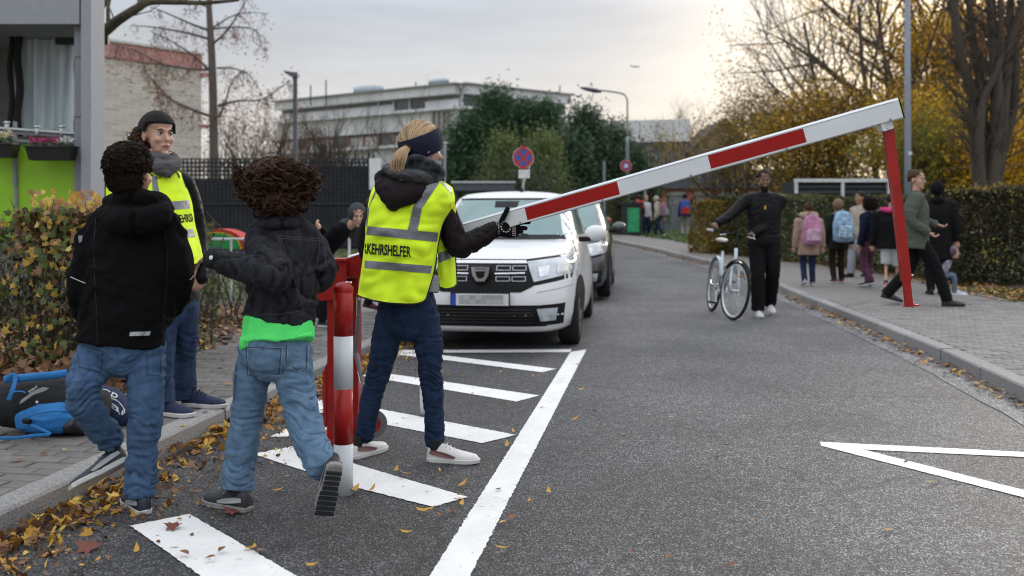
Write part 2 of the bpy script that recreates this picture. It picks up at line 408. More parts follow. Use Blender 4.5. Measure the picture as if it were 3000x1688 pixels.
def leafmat(name='leaf_mix', rough=.6, tr=.25):
    if name in MATS: return MATS[name]
    m = mat(name, (1, 1, 1), rough, var=.12, ns=25, attr=True)
    t = m.node_tree; n = t.nodes; l = t.links; b = n['Principled BSDF']; o = n['Material Output']
    tl = n.new('ShaderNodeBsdfTranslucent'); a = n.new('ShaderNodeAttribute'); a.attribute_name = 'Col'; l.new(a.outputs['Color'], tl.inputs[0])
    mxn = n.new('ShaderNodeMixShader'); mxn.inputs[0].default_value = tr; l.new(b.outputs[0], mxn.inputs[1]); l.new(tl.outputs[0], mxn.inputs[2]); l.new(mxn.outputs[0], o.inputs[0])
    return m
# ------------------------------------------------------------------ the ground, road, pavements, kerbs
XR = [(-3, 1.95), (1, 2.55), (3.5, 2.92), (6.13, 3.34), (7.77, 3.6), (10, 3.87), (12.5, 4.14), (16, 4.5), (18.5, 4.64), (21.5, 4.57), (26, 4.0), (30, 3.2), (32, 2.4), (34, 0), (35.5, -6), (36.5, -16)]
XL = [(-3, -2.7), (3.54, -1.87), (4.6, -1.74), (8.4, -1.22), (12, -.66), (16, -.12), (19, .3), (22, .42), (25, -.3), (28, -2.4), (30, -6), (31, -16)]
XO = [(-3, 12), (12.45, 12), (12.6, 6.7), (15, 7.0), (17, 7.1), (19.3, 6.9), (21.5, 6.3), (24, 5.3), (26.5, 5.3), (29.8, 5.0), (33, 4.05), (35.5, 1), (37.5, -8), (38.5, -16)]
xr = lambda Y: interp(Y, XR); xl = lambda Y: interp(Y, XL); xo = lambda Y: interp(Y, XO)
xol = lambda Y: interp(Y, [(-3, -8), (6.2, -6.5), (6.3, -3.1), (9, -2.75), (12, -2.3), (16, -1.8), (19, -1.4), (22, -1.3), (25, -2.2), (28, -5), (30, -16)])
def sheet(name, xa, xb, Ys, nx, dz, m, **k):
    mb = MB(); vs = []; fs = []
    for Y in Ys:
        a, b = xa(Y), xb(Y)
        for i in range(nx+1):
            X = a+(b-a)*i/nx; vs.append((X, Y, gz(Y)+dz(X, Y) if callable(dz) else gz(Y)+dz))
    for j in range(len(Ys)-1):
        for i in range(nx): q = j*(nx+1)+i; fs.append((q, q+1, q+nx+2, q+nx+1))
    mb.add(vs, fs); return mb.build(name, m, kind='structure', smooth=True, **k)
def asphalt(name='asphalt_mix', lo=.034, hi=.13, warm=0):
    m = mat(name, (.08, .08, .08), .8); t = m.node_tree; n = t.nodes; l = t.links; b = n['Principled BSDF']
    co = n.new('ShaderNodeTexCoord').outputs['Object']
    def tx(kind, sc, det=3):
        q = n.new('ShaderNodeTexVoronoi' if kind == 'v' else 'ShaderNodeTexNoise'); q.inputs['Scale'].default_value = sc
        if kind != 'v': q.inputs['Detail'].default_value = det
        l.new(co, q.inputs['Vector']); return q
    v = tx('v', 185); v.inputs['Randomness'].default_value = 1
    sx = n.new('ShaderNodeSeparateColor'); l.new(v.outputs['Color'], sx.inputs[0])
    r = n.new('ShaderNodeValToRGB'); e = r.color_ramp.elements; e[0].position = .15; e[0].color = (lo*.55, lo*.57, lo*.62, 1); e[1].position = .985; e[1].color = (hi*2.7, hi*2.7, hi*2.8, 1)
    q = e.new(.75); q.color = (hi*.60, hi*.61, hi*.645, 1); l.new(sx.outputs[0], r.inputs[0])
    big = tx('n', .9, 6); mr = n.new('ShaderNodeMapRange'); mr.inputs[1].default_value = .3; mr.inputs[2].default_value = .72; mr.inputs[3].default_value = .62; mr.inputs[4].default_value = 1.3; l.new(big.outputs[0], mr.inputs[0])
    mid = tx('n', 14, 5); m2 = n.new('ShaderNodeMapRange'); m2.inputs[1].default_value = .3; m2.inputs[2].default_value = .7; m2.inputs[3].default_value = .72; m2.inputs[4].default_value = 1.25; l.new(mid.outputs[0], m2.inputs[0])
    mm0 = n.new('ShaderNodeMath'); mm0.operation = 'MULTIPLY'; l.new(mr.outputs[0], mm0.inputs[0]); l.new(m2.outputs[0], mm0.inputs[1])
    sxy = n.new('ShaderNodeSeparateXYZ'); l.new(co, sxy.inputs[0]); wv = tx('n', .6, 4); ad = n.new('ShaderNodeMath'); ad.operation = 'MULTIPLY_ADD'; l.new(wv.outputs[0], ad.inputs[0]); ad.inputs[1].default_value = 1.6; l.new(sxy.outputs[0], ad.inputs[2])
    m4 = n.new('ShaderNodeMapRange'); m4.interpolation_type = 'SMOOTHSTEP'; m4.inputs[1].default_value = .6; m4.inputs[2].default_value = 2.1; m4.inputs[3].default_value = .66; m4.inputs[4].default_value = 1.22; l.new(ad.outputs[0], m4.inputs[0])   # trafficked lane worn lighter than the hatched bay
    ck = n.new('ShaderNodeTexVoronoi'); ck.feature = 'DISTANCE_TO_EDGE'; ck.inputs['Scale'].default_value = .55; wp = tx('n', 3, 4); wa = n.new('ShaderNodeVectorMath'); wa.operation = 'MULTIPLY_ADD'; l.new(wp.outputs['Color'], wa.inputs[0]); wa.inputs[1].default_value = (.35, .35, 0); l.new(co, wa.inputs[2]); l.new(wa.outputs[0], ck.inputs['Vector'])
    m5 = n.new('ShaderNodeMapRange'); m5.inputs[1].default_value = .0; m5.inputs[2].default_value = .006; m5.inputs[3].default_value = .55; m5.inputs[4].default_value = 1; l.new(ck.outputs['Distance'], m5.inputs[0])
    mm1 = n.new('ShaderNodeMath'); mm1.operation = 'MULTIPLY'; l.new(mm0.outputs[0], mm1.inputs[0]); l.new(m4.outputs[0], mm1.inputs[1]); mm = n.new('ShaderNodeMath'); mm.operation = 'MULTIPLY'; l.new(mm1.outputs[0], mm.inputs[0]); l.new(m5.outputs[0], mm.inputs[1])
    sc = n.new('ShaderNodeVectorMath'); sc.operation = 'SCALE'; l.new(r.outputs[0], sc.inputs[0]); l.new(mm.outputs[0], sc.inputs['Scale']); l.new(sc.outputs[0], b.inputs['Base Color'])
    bp = n.new('ShaderNodeBump'); bp.inputs['Strength'].default_value = 1; bp.inputs['Distance'].default_value = .006; l.new(v.outputs['Distance'], bp.inputs['Height']); l.new(bp.outputs[0], b.inputs['Normal'])
    b.inputs['Roughness'].default_value = .62
    return m
M_ASPH = asphalt()
M_SOIL = mat('soil', (.075, .055, .035), .95, var=.4, ns=3, bump=.8, bs=25)
M_LAWN = mat('lawn', (.06, .085, .028), .95, var=.45, ns=1.6, bump=.8, bs=60)
M_GRAN = mat('granite', (.26, .255, .25), .8, var=.45, ns=110, bump=.5, bs=120, objrand=.12)
M_PAVE = mat('paving', (.15, .14, .132), .88, var=.2, ns=14, bump=.5, bs=180, objrand=.16)
M_PAVE2 = mat('paving_joined', (.15, .14, .132), .88, var=.2, ns=14, bump=.5, bs=180, attr=True)
M_JOINT = mat('joint_sand', (.055, .05, .042), .95, var=.3, ns=30)
def far(a, b, n): return [a+(b-a)*i/n for i in range(n+1)]
sheet('ground', lambda Y: -60-Y*1.5, lambda Y: 60+Y*1.5, far(-6, 45, 40)+[60, 90, 150, 300, 700, 1800], 30, -.03, M_LAWN)
sheet('road', lambda Y: xl(Y)-.1, lambda Y: xr(Y)+.1, far(-3, 34, 74), 8, 0, M_ASPH)
sheet('gutter', lambda Y: xr(Y)-.28+.03*noise.noise(Vector((Y*2, 0, 0))), lambda Y: xr(Y)+.05, far(-3, 31, 120), 1, .004, asphalt('gutter_concrete', .10, .2))
pl = sheet('pavement', lambda Y: xol(Y), lambda Y: xl(Y)-.05, far(-2, 28, 60), 4, .045, M_JOINT)
pr = sheet('pavement', lambda Y: xr(Y)+.05, xo, far(3, 36, 66), 4, .045, M_JOINT)
def brickpave(name):
    m = mat(name, (.15, .14, .13), .9); t = m.node_tree; n = t.nodes; l = t.links; b = n['Principled BSDF']
    co = n.new('ShaderNodeTexCoord'); br = n.new('ShaderNodeTexBrick'); br.inputs['Scale'].default_value = 5; br.inputs['Color1'].default_value = (.25, .235, .22, 1); br.inputs['Color2'].default_value = (.2, .19, .18, 1); br.inputs['Mortar'].default_value = (.12, .11, .1, 1); br.inputs['Mortar Size'].default_value = .03
    l.new(co.outputs['Object'], br.inputs[0]); l.new(br.outputs[0], b.inputs['Base Color']); return m
M_BP = brickpave('far_paving')  # far paving also paler, with sun glare painted into its colour
PF = 13.0
sheet('paving_surface', lambda Y: xol(Y), lambda Y: xl(Y)-.13, far(11, 28, 34), 3, .1, M_BP)
sheet('paving_surface', lambda Y: xr(Y)+.13, xo, far(PF, 36, 46), 3, .1, M_BP)
# paving stones: rows laid square to the kerb, every second row shifted; the nearest 300 of each side are single parts
def stones(parent, inside, ang, x0, x1, y0, y1, seed, w=.2, d=.1, cap=295, M1=None, base=(.15, .14, .132)):
    rnd = random.Random(seed); ca, sa = math.cos(ang), math.sin(ang); P = []
    nu = int(40/w); nv = int(40/d)
    for j in range(-nv, nv):
        for i in range(-nu//2, nu//2):
            u = i*w+(j % 2)*w/2; v = j*d
            X = u*ca-v*sa; Y = u*sa+v*ca+8
            if x0 < X < x1 and y0 < Y < y1 and inside(X, Y): P.append((X, Y, rnd.uniform(-.003, .003), rnd.uniform(-.012, .012), rnd.uniform(-.02, .02), rnd.uniform(-.02, .02)))
    vis = lambda p: abs(p[0])/p[1] < .56 and H*F/p[1] < 1060
    P.sort(key=lambda p: (not vis(p), p[1]))
    mb = MB(); mb.box((0, 0, 0), (w-.008, d-.008, .06), ch=.006); me = mb.mesh('paving_stone')
    for p in P[:cap]:
        o = link('paving_stone', me, None, None); o.parent = parent; o.location = (p[0], p[1], gz(p[1])+.07+p[2]); o.rotation_euler = (p[4], p[5], ang+p[3])
    me.materials.append(M1 or M_PAVE)
    mb = MB()
    for p in P[cap:]:
        k = 1+rnd.uniform(-.16, .16)
        mb.box((p[0], p[1], gz(p[1])+.07+p[2]), (w-.008, d-.008, .06), Matrix.Rotation(ang+p[3], 3, 'Z') @ Matrix.Rotation(p[4], 3, 'X'), col=tuple(b_*k for b_ in base))
    link('paving_stone', mb.mesh('paving_stones'), M_PAVE2, parent, kind='stuff')
stones(pl, lambda X, Y: xol(Y) < X < xl(Y)-.1, -.135, -5.5, 3, 2.6, 11.1, 1)
stones(pr, lambda X, Y: xr(Y)+.1 < X < xo(Y)+.0, -.11, 2, 9.5, 4.9, PF, 2, M1=mat('paving_glare', (.225, .212, .2), .88, var=.2, ns=14, bump=.5, bs=180, objrand=.14), base=(.225, .212, .2))  # right stones paler than the left: backlight glare put into their colour
def kerbs(fn, side, y0, y1, name):
    k = tag(MB().build(name, M_GRAN, kind='structure'), kind='structure')
    mb = MB()
    prof = [(0, -.25), (0, .092), (.012, .104), (.128, .106), (.13, -.25)]
    vs = [(side*x, yy, z) for yy in (-.494, .494) for x, z in prof]; n = 5
    mb.add(vs, [tuple(range(n)), tuple(range(2*n-1, n-1, -1))]+[(i, (i+1) % n, n+(i+1) % n, n+i) for i in range(n)]); me = mb.mesh('kerb_stone'); me.materials.append(M_GRAN)
    bm = bmesh.new(); bm.from_mesh(me); bmesh.ops.recalc_face_normals(bm, faces=bm.faces); bm.to_mesh(me); bm.free()
    Y = y0; rnd = random.Random(side)
    while Y < y1:
        s = (fn(Y+.3)-fn(Y))/.3; st = 1/math.sqrt(1+s*s); Yc = Y+st/2
        o = link('kerb_stone', me, None, None); o.parent = k
        o.location = (fn(Yc), Yc, gz(Yc)+rnd.uniform(-.003, .003)); o.rotation_euler = (math.atan((gz(Yc+.4)-gz(Yc-.4))/.8), 0, -math.atan(s)+rnd.uniform(-.004, .004)); Y += st
    return k
kerbs(xl, -1, 1.4, 25, 'kerb'); kerbs(xr, 1, 3.0, 32, 'kerb')
# soil border under the hedges and the verge right of the pavement
sheet('soil', lambda Y: -14, lambda Y: xol(Y)+.0, far(6.3, 13, 14), 4, .08, M_SOIL)
sheet('soil', lambda Y: xo(Y)-.05, lambda Y: xo(Y)+1.6, far(12.7, 27, 28), 2, .075, M_SOIL)
sheet('lawn', lambda Y: xo(Y), lambda Y: xo(Y)+9, far(12.62, 15.4, 8), 4, .085, M_LAWN)
mb = MB()      # thin edging stone between pavement and verge
for i in range(12):
    Y = 12.7+i*.7; Y2 = Y+.68; mb.beam((xo(Y)-.02, Y, gz(Y)+.09), (xo(Y2)-.02, Y2, gz(Y2)+.09), .06, .06)
mb.build('edging_kerb', M_GRAN, kind='structure')
# ------------------------------------------------------------------ painted markings
def paint(name='road_paint'):
    m = mat(name, (.8, .8, .79), .6); t = m.node_tree; n = t.nodes; l = t.links; b = n['Principled BSDF']
    co = n.new('ShaderNodeTexCoord').outputs['Object']
    a = n.new('ShaderNodeTexNoise'); a.inputs['Scale'].default_value = 26; a.inputs['Detail'].default_value = 8; a.inputs['Roughness'].default_value = .75; l.new(co, a.inputs[0])
    r = n.new('ShaderNodeValToRGB'); r.color_ramp.elements[0].position = .33; r.color_ramp.elements[0].color = (.1, .1, .1, 1); r.color_ramp.elements[1].position = .40; r.color_ramp.elements[1].color = (.8, .8, .785, 1); l.new(a.outputs[0], r.inputs[0])
    c = n.new('ShaderNodeTexNoise'); c.inputs['Scale'].default_value = 5; c.inputs['Detail'].default_value = 6; l.new(co, c.inputs[0]); mr = n.new('ShaderNodeMapRange'); mr.inputs[1].default_value = .3; mr.inputs[2].default_value = .7; mr.inputs[3].default_value = .88; mr.inputs[4].default_value = 1.02; l.new(c.outputs[0], mr.inputs[0])
    s = n.new('ShaderNodeVectorMath'); s.operation = 'SCALE'; l.new(r.outputs[0], s.inputs[0]); l.new(mr.outputs[0], s.inputs['Scale']); l.new(s.outputs[0], b.inputs['Base Color'])
    v = n.new('ShaderNodeTexVoronoi'); v.inputs['Scale'].default_value = 150; l.new(co, v.inputs[0]); bp = n.new('ShaderNodeBump'); bp.inputs['Strength'].default_value = .4; bp.inputs['Distance'].default_value = .004; l.new(v.outputs['Distance'], bp.inputs['Height']); l.new(bp.outputs[0], b.inputs['Normal'])
    return m
M_PAINT = paint()
def marking(px, dz=.004):
    """a painted area: corner points given where the photograph shows them on the road, edges slightly frayed"""
    P = [G(*p) for p in px]; out = []
    for i, a in enumerate(P):
        b = P[(i+1) % len(P)]; n = max(2, int((b-a).length/.012)); d = (b-a).normalized(); nn = Vector((-d.y, d.x, 0))
        for k in range(n):
            p = a+(b-a)*k/n; p += nn*(.005*noise.noise(p*45)+.004*noise.noise(p*170)); out.append((p.x, p.y, gz(p.y)+dz))
    mb = MB(); mb.add(out, [tuple(range(len(out)))]); me = mb.mesh('m'); bm = bmesh.new(); bm.from_mesh(me); bmesh.ops.triangulate(bm, faces=bm.faces); bmesh.ops.recalc_face_normals(bm, faces=bm.faces)
    for f in bm.faces:
        if f.normal.z < 0: f.normal_flip()
    bm.to_mesh(me); bm.free(); return me
mark = tag(MB().build('road_marking', M_PAINT, kind='structure'), kind='structure')
for i, q in enumerate(([(1200, 1790), (1330, 1790), (1378, 1688), (1718, 1025), (1672, 1032), (1260, 1688)],
          [(1104, 1028), (1674, 1025), (1671, 1034), (1100, 1036)],
          [(1120, 1024), (1190, 1030), (1298, 1042), (1630, 1082), (1588, 1092), (1298, 1055), (1160, 1040)],
          [(1090, 1092), (1160, 1099), (1580, 1160), (1513, 1178), (1126, 1113), (1060, 1103)],
          [(930, 1172), (1109, 1199), (1513, 1276), (1412, 1300), (1100, 1240), (905, 1205)],
          [(738, 1332), (865, 1308), (1038, 1361), (1370, 1458), (1270, 1487), (1034, 1428), (760, 1338)],
          [(792, 1281), (840, 1258), (965, 1254), (985, 1281)],
          [(382, 1543), (555, 1508), (866, 1688), (1010, 1790), (710, 1790), (586, 1688)],
          [(2403, 1296), (3000, 1326), (3300, 1341), (3300, 1356), (3000, 1341), (2530, 1319), (3000, 1438), (3300, 1510), (3300, 1536), (3000, 1460), (2405, 1308)])):
    link('road_line', marking(q, .0035 if i != 1 else .0065), M_PAINT, mark)

# ------------------------------------------------------------------ leaves
M_LEAF = leafmat(); M_LEAFT = leafmat('tree_leaf', .6, .45); M_DRY = leafmat('dry_leaf', .7, .08)
YEL = [(.5, .28, .04), (.42, .21, .03), (.55, .36, .08), (.33, .15, .03)]; BRN = [(.16, .07, .03), (.22, .11, .05), (.12, .05, .025), (.28, .16, .09), (.09, .04, .02)]
GRN = [(.045, .075, .02), (.06, .09, .025), (.035, .055, .018), (.08, .10, .03)]
def litter(name, pts, S, pal, kinds=('maple', 'strip', 'oval'), label=None, flat=.75):
    r = random.Random(len(pts)); 
    k3 = {k: [] for k in kinds}
    for p in pts: k3[r.choice(kinds)].append(p)
    mes = []
    for k, q in k3.items():
        if not q: continue
        me = scatter(q, np.random.uniform(S[0], S[1], len(q)), k, pal, flat=flat)
        o = link(name, me, M_DRY, kind='stuff', label=label)
def nrand(n, f):
    out = []
    while len(out) < n:
        p = f()
        if p is not None: out.append(p)
    return out
def gut_l():
    Y = random.uniform(2.3, 9.5)**1.0; w = abs(random.gauss(0, .14 if Y < 5.6 else .10)); 
    if noise.noise(Vector((Y*1.2, 3, 0))) < -.25 and random.random() < .6: return None
    return (xl(Y)+.02+w, Y, gz(Y)+.008+random.random()*.05*max(0, 1-w/.22))
litter('fallen_leaves', nrand(2200, gut_l), (.026, .062), YEL+BRN+YEL, flat=.45)
litter('fallen_leaves', nrand(2600, lambda: (lambda Y: (xl(Y)+.02+abs(random.gauss(0, .3)), Y, .006+random.random()*.01))(random.uniform(2.4, 9))), (.008, .024), BRN+BRN+YEL, flat=.5)
def gut_r():
    Y = random.uniform(3, 30); w = abs(random.gauss(0, .09)); return (xr(Y)-.02-w, Y, gz(Y)+.012+random.random()*.02)
litter('fallen_leaves', nrand(1500, gut_r), (.03, .07), YEL+BRN+BRN, flat=.7)
def soil_l():
    Y = random.uniform(6.3, 12); X = random.uniform(-7, xol(Y)+.35); return (X, Y, .1+random.random()*.03)
litter('fallen_leaves', nrand(7000, soil_l), (.04, .09), BRN+BRN+YEL[:1]+[(.3, .19, .11)], kinds=('maple', 'oval'), flat=.6)
def road_s():
    Y = random.uniform(2.6, 18)**1; X = random.uniform(xl(Y)+.1, xr(Y)-.1)
    if random.random() < (X+1.6)/6: return None
    return (X, Y, gz(Y)+.014)
litter('fallen_leaves', nrand(330, road_s), (.012, .04), YEL+BRN, flat=.85)
def pave_s():
    Y = random.uniform(3.0, 11); return (random.uniform(-4.5, xl(Y)), Y, .112)
litter('fallen_leaves', nrand(260, pave_s), (.03, .07), YEL+BRN+BRN, flat=.85)
def verge_r():
    Y = random.uniform(12.8, 26); return (xo(Y)+random.uniform(-.1, 1.0), Y, gz(Y)+.1+random.random()*.03)
litter('fallen_leaves', nrand(2200, verge_r), (.04, .09), BRN+YEL, flat=.6)
# single leaves large enough to be picked out on the road and stones
LF = {}
def leafobj(kind, col, px, py, size, rot, word, grp):
    key = (kind, word)
    if key not in LF:
        sv, sf = leafshape(kind); mb = MB(); mb.add([(x, y, z*1.6) for x, y, z in sv], sf, col=col); LF[key] = mb.mesh('leaf'); LF[key].materials.append(M_DRY)
    p = G(px, py, .1 if px < 0 else 0); o = bpy.data.objects.new('fallen_leaf', LF[key]); COL.objects.link(o)
    o.location = (p.x, p.y, p.z+.02); o.scale = (size,)*3; o.rotation_euler = (random.uniform(-.25, .25), random.uniform(-.25, .25), rot)
    tag(o, word, 'leaf', grp)
yl = 'small curled yellow leaf lying on the dark asphalt'; bl = 'small brown leaf lying on the asphalt'
ylp = [(1022, 1385), (1160, 1390), (1190, 1400), (1040, 1447), (1090, 1446), (1355, 1431), (1370, 1425), (1340, 1478), (1352, 1490), (1190, 1574), (1470, 1621), (1485, 1315), (1505, 1276), (1290, 1393), (1430, 1385), (1607, 1454), (1684, 1237), (1645, 1118), (820, 1448), (566, 1451), (283, 1661), (400, 1628), (915, 1672), (1562, 1110), (1258, 1505), (1240, 1510), (745, 1620), (1345, 1465), (1700, 1150), (1551, 1481)]
for i, (x, y) in enumerate(ylp): leafobj('strip', (.5, .27, .04), x, y, random.uniform(.05, .08), random.uniform(0, 6.3), yl, 'yellow leaves scattered on the asphalt')
brp = [(2129, 1315), (1692, 1008), (1850, 1630), (2147, 1670), (1960, 1645), (1180, 1405), (540, 1635), (1740, 1215), (1500, 1530), (2470, 1093), (1480, 1190), (615, 1650), (1290, 1520), (1318, 1512), (650, 1625), (2744, 1408), (1495, 1583)]
for x, y in brp: leafobj('oval', (.2, .09, .04), x, y, random.uniform(.035, .055), random.uniform(0, 6.3), bl, 'brown leaves scattered on the asphalt')
for (x, y, s, lb) in ((255, 1612, .1, 'large reddish brown maple leaf on asphalt beside the near left gutter leaves'), (505, 1553, .07, 'dark red maple leaf lying on the nearest white painted bar'), (678, 1507, .085, 'red brown maple leaf under the lifted shoe of the curly haired child')):
    leafobj('maple', (.16, .05, .03), x, y, s, 1.2, lb, None)

# ------------------------------------------------------------------ hedges
def hedge(label, corners, h, depth, n, S, pal, kind='oval', z0=None, name='hedge', lump=.08, stems=60, cat='hedge', gaps=0):
    """corners: polyline of the front face foot; the hedge stands behind it"""
    c0 = Vector((*corners[0], 0)); th = thing(name, (c0.x, c0.y, gz(c0.y)+.08), label, cat)
    P = []; segs = [(Vector(a), Vector(b)) for a, b in zip(corners, corners[1:])]; tot = sum((b-a).length for a, b in segs)
    for a, b in segs:
        k = int(n*(b-a).length/tot); d = (b-a).normalized(); nn = Vector((-d.y, d.x))
        if nn.y < 0 and abs(d.x) > .25: nn = -nn
        for _ in range(k):
            u = random.random(); q = random.random(); 
            if q < .45: w, v = abs(random.gauss(0, .05)), random.random()
            elif q < .75: w, v = random.random(), 1-abs(random.gauss(0, .04))
            else: w, v = random.random(), random.random()
            if gaps and v < .45 and random.random() < gaps: continue
            p = a+(b-a)*u+nn*(w*depth); lz = noise.noise(Vector((p.x*1.3, p.y*1.3, v*1.5)))*lump; lx = noise.noise(Vector((p.x*1.8, 5, v*2.5)))*lump
            z = gz(p.y)+.08+v*(h+lz); P.append((p.x+nn.x*lx, p.y+nn.y*lx, z))
    link('foliage', scatter(P, np.random.uniform(S[0], S[1], len(P)), kind, pal), M_LEAF, th, kind='stuff')
    mb = MB()
    for _ in range(stems):
        a, b = random.choice(segs); d = (b-a).normalized(); nn = Vector((-d.y, d.x)); nn = -nn if (nn.y < 0 and abs(d.x) > .25) else nn
        p = a+(b-a)*random.random()+nn*depth*random.random(); z = gz(p.y)+.06; q = Vector((p.x, p.y, z)); pts = [q]
        for k in range(4): q = q+Vector((random.uniform(-.09, .09), random.uniform(-.09, .09), h*.24)); pts.append(q)
        mb.tube(pts, [.012, .01, .008, .006, .003], 5)
        for k in range(3):
            s = pts[random.randint(1, 4)]; mb.tube([s, s+Vector((random.uniform(-.2, .2), random.uniform(-.2, .2), random.uniform(.05, .25)))], [.005, .002], 4)
    mb.build('stem', M_BARK, th, kind='stuff'); return th, P
M_BARK = mat('bark', (.075, .06, .048), .95, var=.35, ns=12, bump=.8, bs=50, streak=(3, 3, .6))
MAPL = [(.05, .075, .03), (.07, .10, .035), (.04, .055, .02), (.09, .10, .03), (.2, .16, .03), (.05, .07, .03), (.13, .12, .035)]
hm, HP = hedge('waist high field maple hedge in front of the lime green balcony', [(-7, 6.35), (-2.72, 6.35), (-2.55, 8.2)], 1.07, .8, 15000, (.022, .048), MAPL, 'maple', lump=.1, stems=160, gaps=.25)
Q = []; 
for _ in range(2800):
    x = random.uniform(-3.35, -2.5); y = random.uniform(6.3, 7.2); v = random.random()
    Q.append((x, y if random.random() < .6 else 6.3+abs(random.gauss(0, .05)), .1+1.16*(1-abs(random.gauss(0, .12))) if random.random() < .75 else .1+v*1.1))
link('autumn_foliage', scatter(Q, np.random.uniform(.03, .055, len(Q)), 'maple', [(.30, .19, .05), (.40, .28, .06), (.24, .13, .07), (.28, .17, .09), (.2, .12, .07), (.14, .12, .05), (.10, .10, .04)]), M_LEAF, hm, kind='stuff')
Q = [(random.uniform(-4.6, -2.4), random.uniform(5.9, 6.5), .1+abs(random.gauss(0, .09))) for _ in range(1500)]
link('fallen_leaves', scatter(Q, np.random.uniform(.05, .09, len(Q)), 'maple', BRN+[(.26, .15, .08)], flat=.3), M_DRY, kind='stuff')
lfm = []
for col in [(.55, .36, .06), (.5, .27, .05), (.36, .2, .1), (.62, .46, .12), (.12, .15, .04), (.08, .11, .03)]:
    sv, sf = leafshape('maple'); mb = MB(); mb.add([(x, y, z*2) for x, y, z in sv], sf, col=col); me = mb.mesh('leaf'); me.materials.append(M_LEAF); lfm.append(me)
for i in range(230):
    t = random.random()
    if i < 60: px, py, yy, ci = random.uniform(90, 300), random.uniform(560, 620), random.uniform(6.3, 6.9), random.choice((0, 1, 2, 2, 3))
    elif i < 130: px, py, yy, ci = random.gauss(170, 60), random.uniform(610, 800), 6.22+random.random()*.08, random.choice((0, 2, 4, 3, 5, 2))
    else: px, py, yy, ci = random.uniform(0, 200), random.uniform(620, 1080), 6.22+random.random()*.1, random.choice((4, 5, 4, 0))
    p = W(px, py, yy)
    o = bpy.data.objects.new('leaf', lfm[ci]); COL.objects.link(o); o.parent = hm; o.location = p-ORG[hm.name]
    s = random.uniform(.045, .07); o.scale = (s, s, s); o.rotation_euler = (math.pi/2+random.uniform(-.7, .7), random.uniform(0, 6.3), random.uniform(-.7, .7))
hedge('low sparse evergreen hedge with bare stems behind the white vested woman on the left', [(-6.5, 9.9), (-2.75, 9.9)], .76, .8, 5200, (.02, .035), [(.07, .09, .05), (.05, .075, .04), (.1, .12, .07), (.12, .09, .05)], 'oval', stems=190, gaps=.82, name='hedge')
DK = [(.05, .065, .025), (.04, .055, .022), (.07, .085, .03), (.09, .08, .03), (.035, .045, .02)]
hedge('long clipped dark green hedge behind the school children', [(5.15, 24.2), (5.9, 22.3), (7.0, 19.4), (7.5, 17.3)], 1.5, 1.0, 34000, (.04, .075), DK+[(.2, .17, .03)], lump=.12, stems=60)
hedge('tall brownish clipped hedge at the right edge behind the dark hooded person', [(7.5, 17.2), (7.62, 15.9), (12.5, 15.6)], 1.62, 1.4, 42000, (.04, .075), [(.045, .045, .022), (.06, .05, .025), (.035, .04, .02), (.08, .06, .03), (.05, .06, .025), (.05, .04, .02)], lump=.12, stems=90)
Q = [(random.uniform(7.6, 8.6)+random.gauss(0, .3), random.uniform(15.6, 16.6), 1.72+random.gauss(0, .08)) for _ in range(260)]
Q += [(c[0]+random.gauss(0, .22), 15.55+random.gauss(0, .05), c[1]+random.gauss(0, .1)) for c in ((8.0, .75), (8.1, .55), (9.4, .9), (9.9, .6), (9.0, .5), (10.3, 1.3)) for _ in range(28)]
link('yellow_foliage', scatter(Q, .045, 'oval', [(.42, .3, .03), (.3, .22, .03)]), M_LEAF, bpy.data.objects['hedge.003'], kind='stuff')
OR_ = [(.3, .18, .02), (.2, .15, .02), (.14, .12, .025), (.08, .08, .025), (.35, .22, .03)]
hedge('rounded hedge end turning orange beside the man with the bicycle', [(4.55, 24.4), (5.3, 23.7), (5.9, 23.2)], 1.35, 1.3, 9000, (.05, .09), OR_, lump=.3, stems=20)
hedge('narrow upright pale green hedge post beside the green bin', [(3.35, 33.5), (4.15, 33.5)], 1.45, .6, 2200, (.06, .1), [(.11, .12, .03), (.14, .14, .04), (.08, .1, .03)], stems=8)
hedge('dark hedge behind the far grass with a wire fence before it', [(-1.5, 41), (5.4, 39)], 1.9, 1.0, 14000, (.09, .16), DK, stems=10)
# grass tufts on the far lawn and the garden on the left
def tufts(name, f, n, S, pal):
    P = nrand(n, f); me = scatter(P, np.random.uniform(S[0], S[1], n), 'strip', pal, flat=.0); link(name, me, M_LEAF, kind='stuff')
tufts('grass', lambda: (lambda Y: (random.uniform(xo(Y)+.1, 9.5), Y, gz(Y)+.04))(random.uniform(26, 42)), 9000, (.12, .28), [(.09, .16, .035), (.13, .2, .05), (.07, .12, .03), (.2, .22, .12)])
tufts('grass', lambda: (lambda Y: (random.uniform(xo(Y)-.02, xo(Y)+5), Y, gz(Y)+.1))(random.uniform(12.7, 15)), 2600, (.04, .1), [(.06, .11, .025), (.09, .13, .03), (.12, .1, .04)])
tufts('grass', lambda: (lambda Y: (random.uniform(-16, xol(Y)-.2), Y, gz(Y)+.02))(random.uniform(12.5, 27)), 9000, (.06, .14), [(.08, .13, .04), (.11, .15, .05), (.13, .12, .06)])
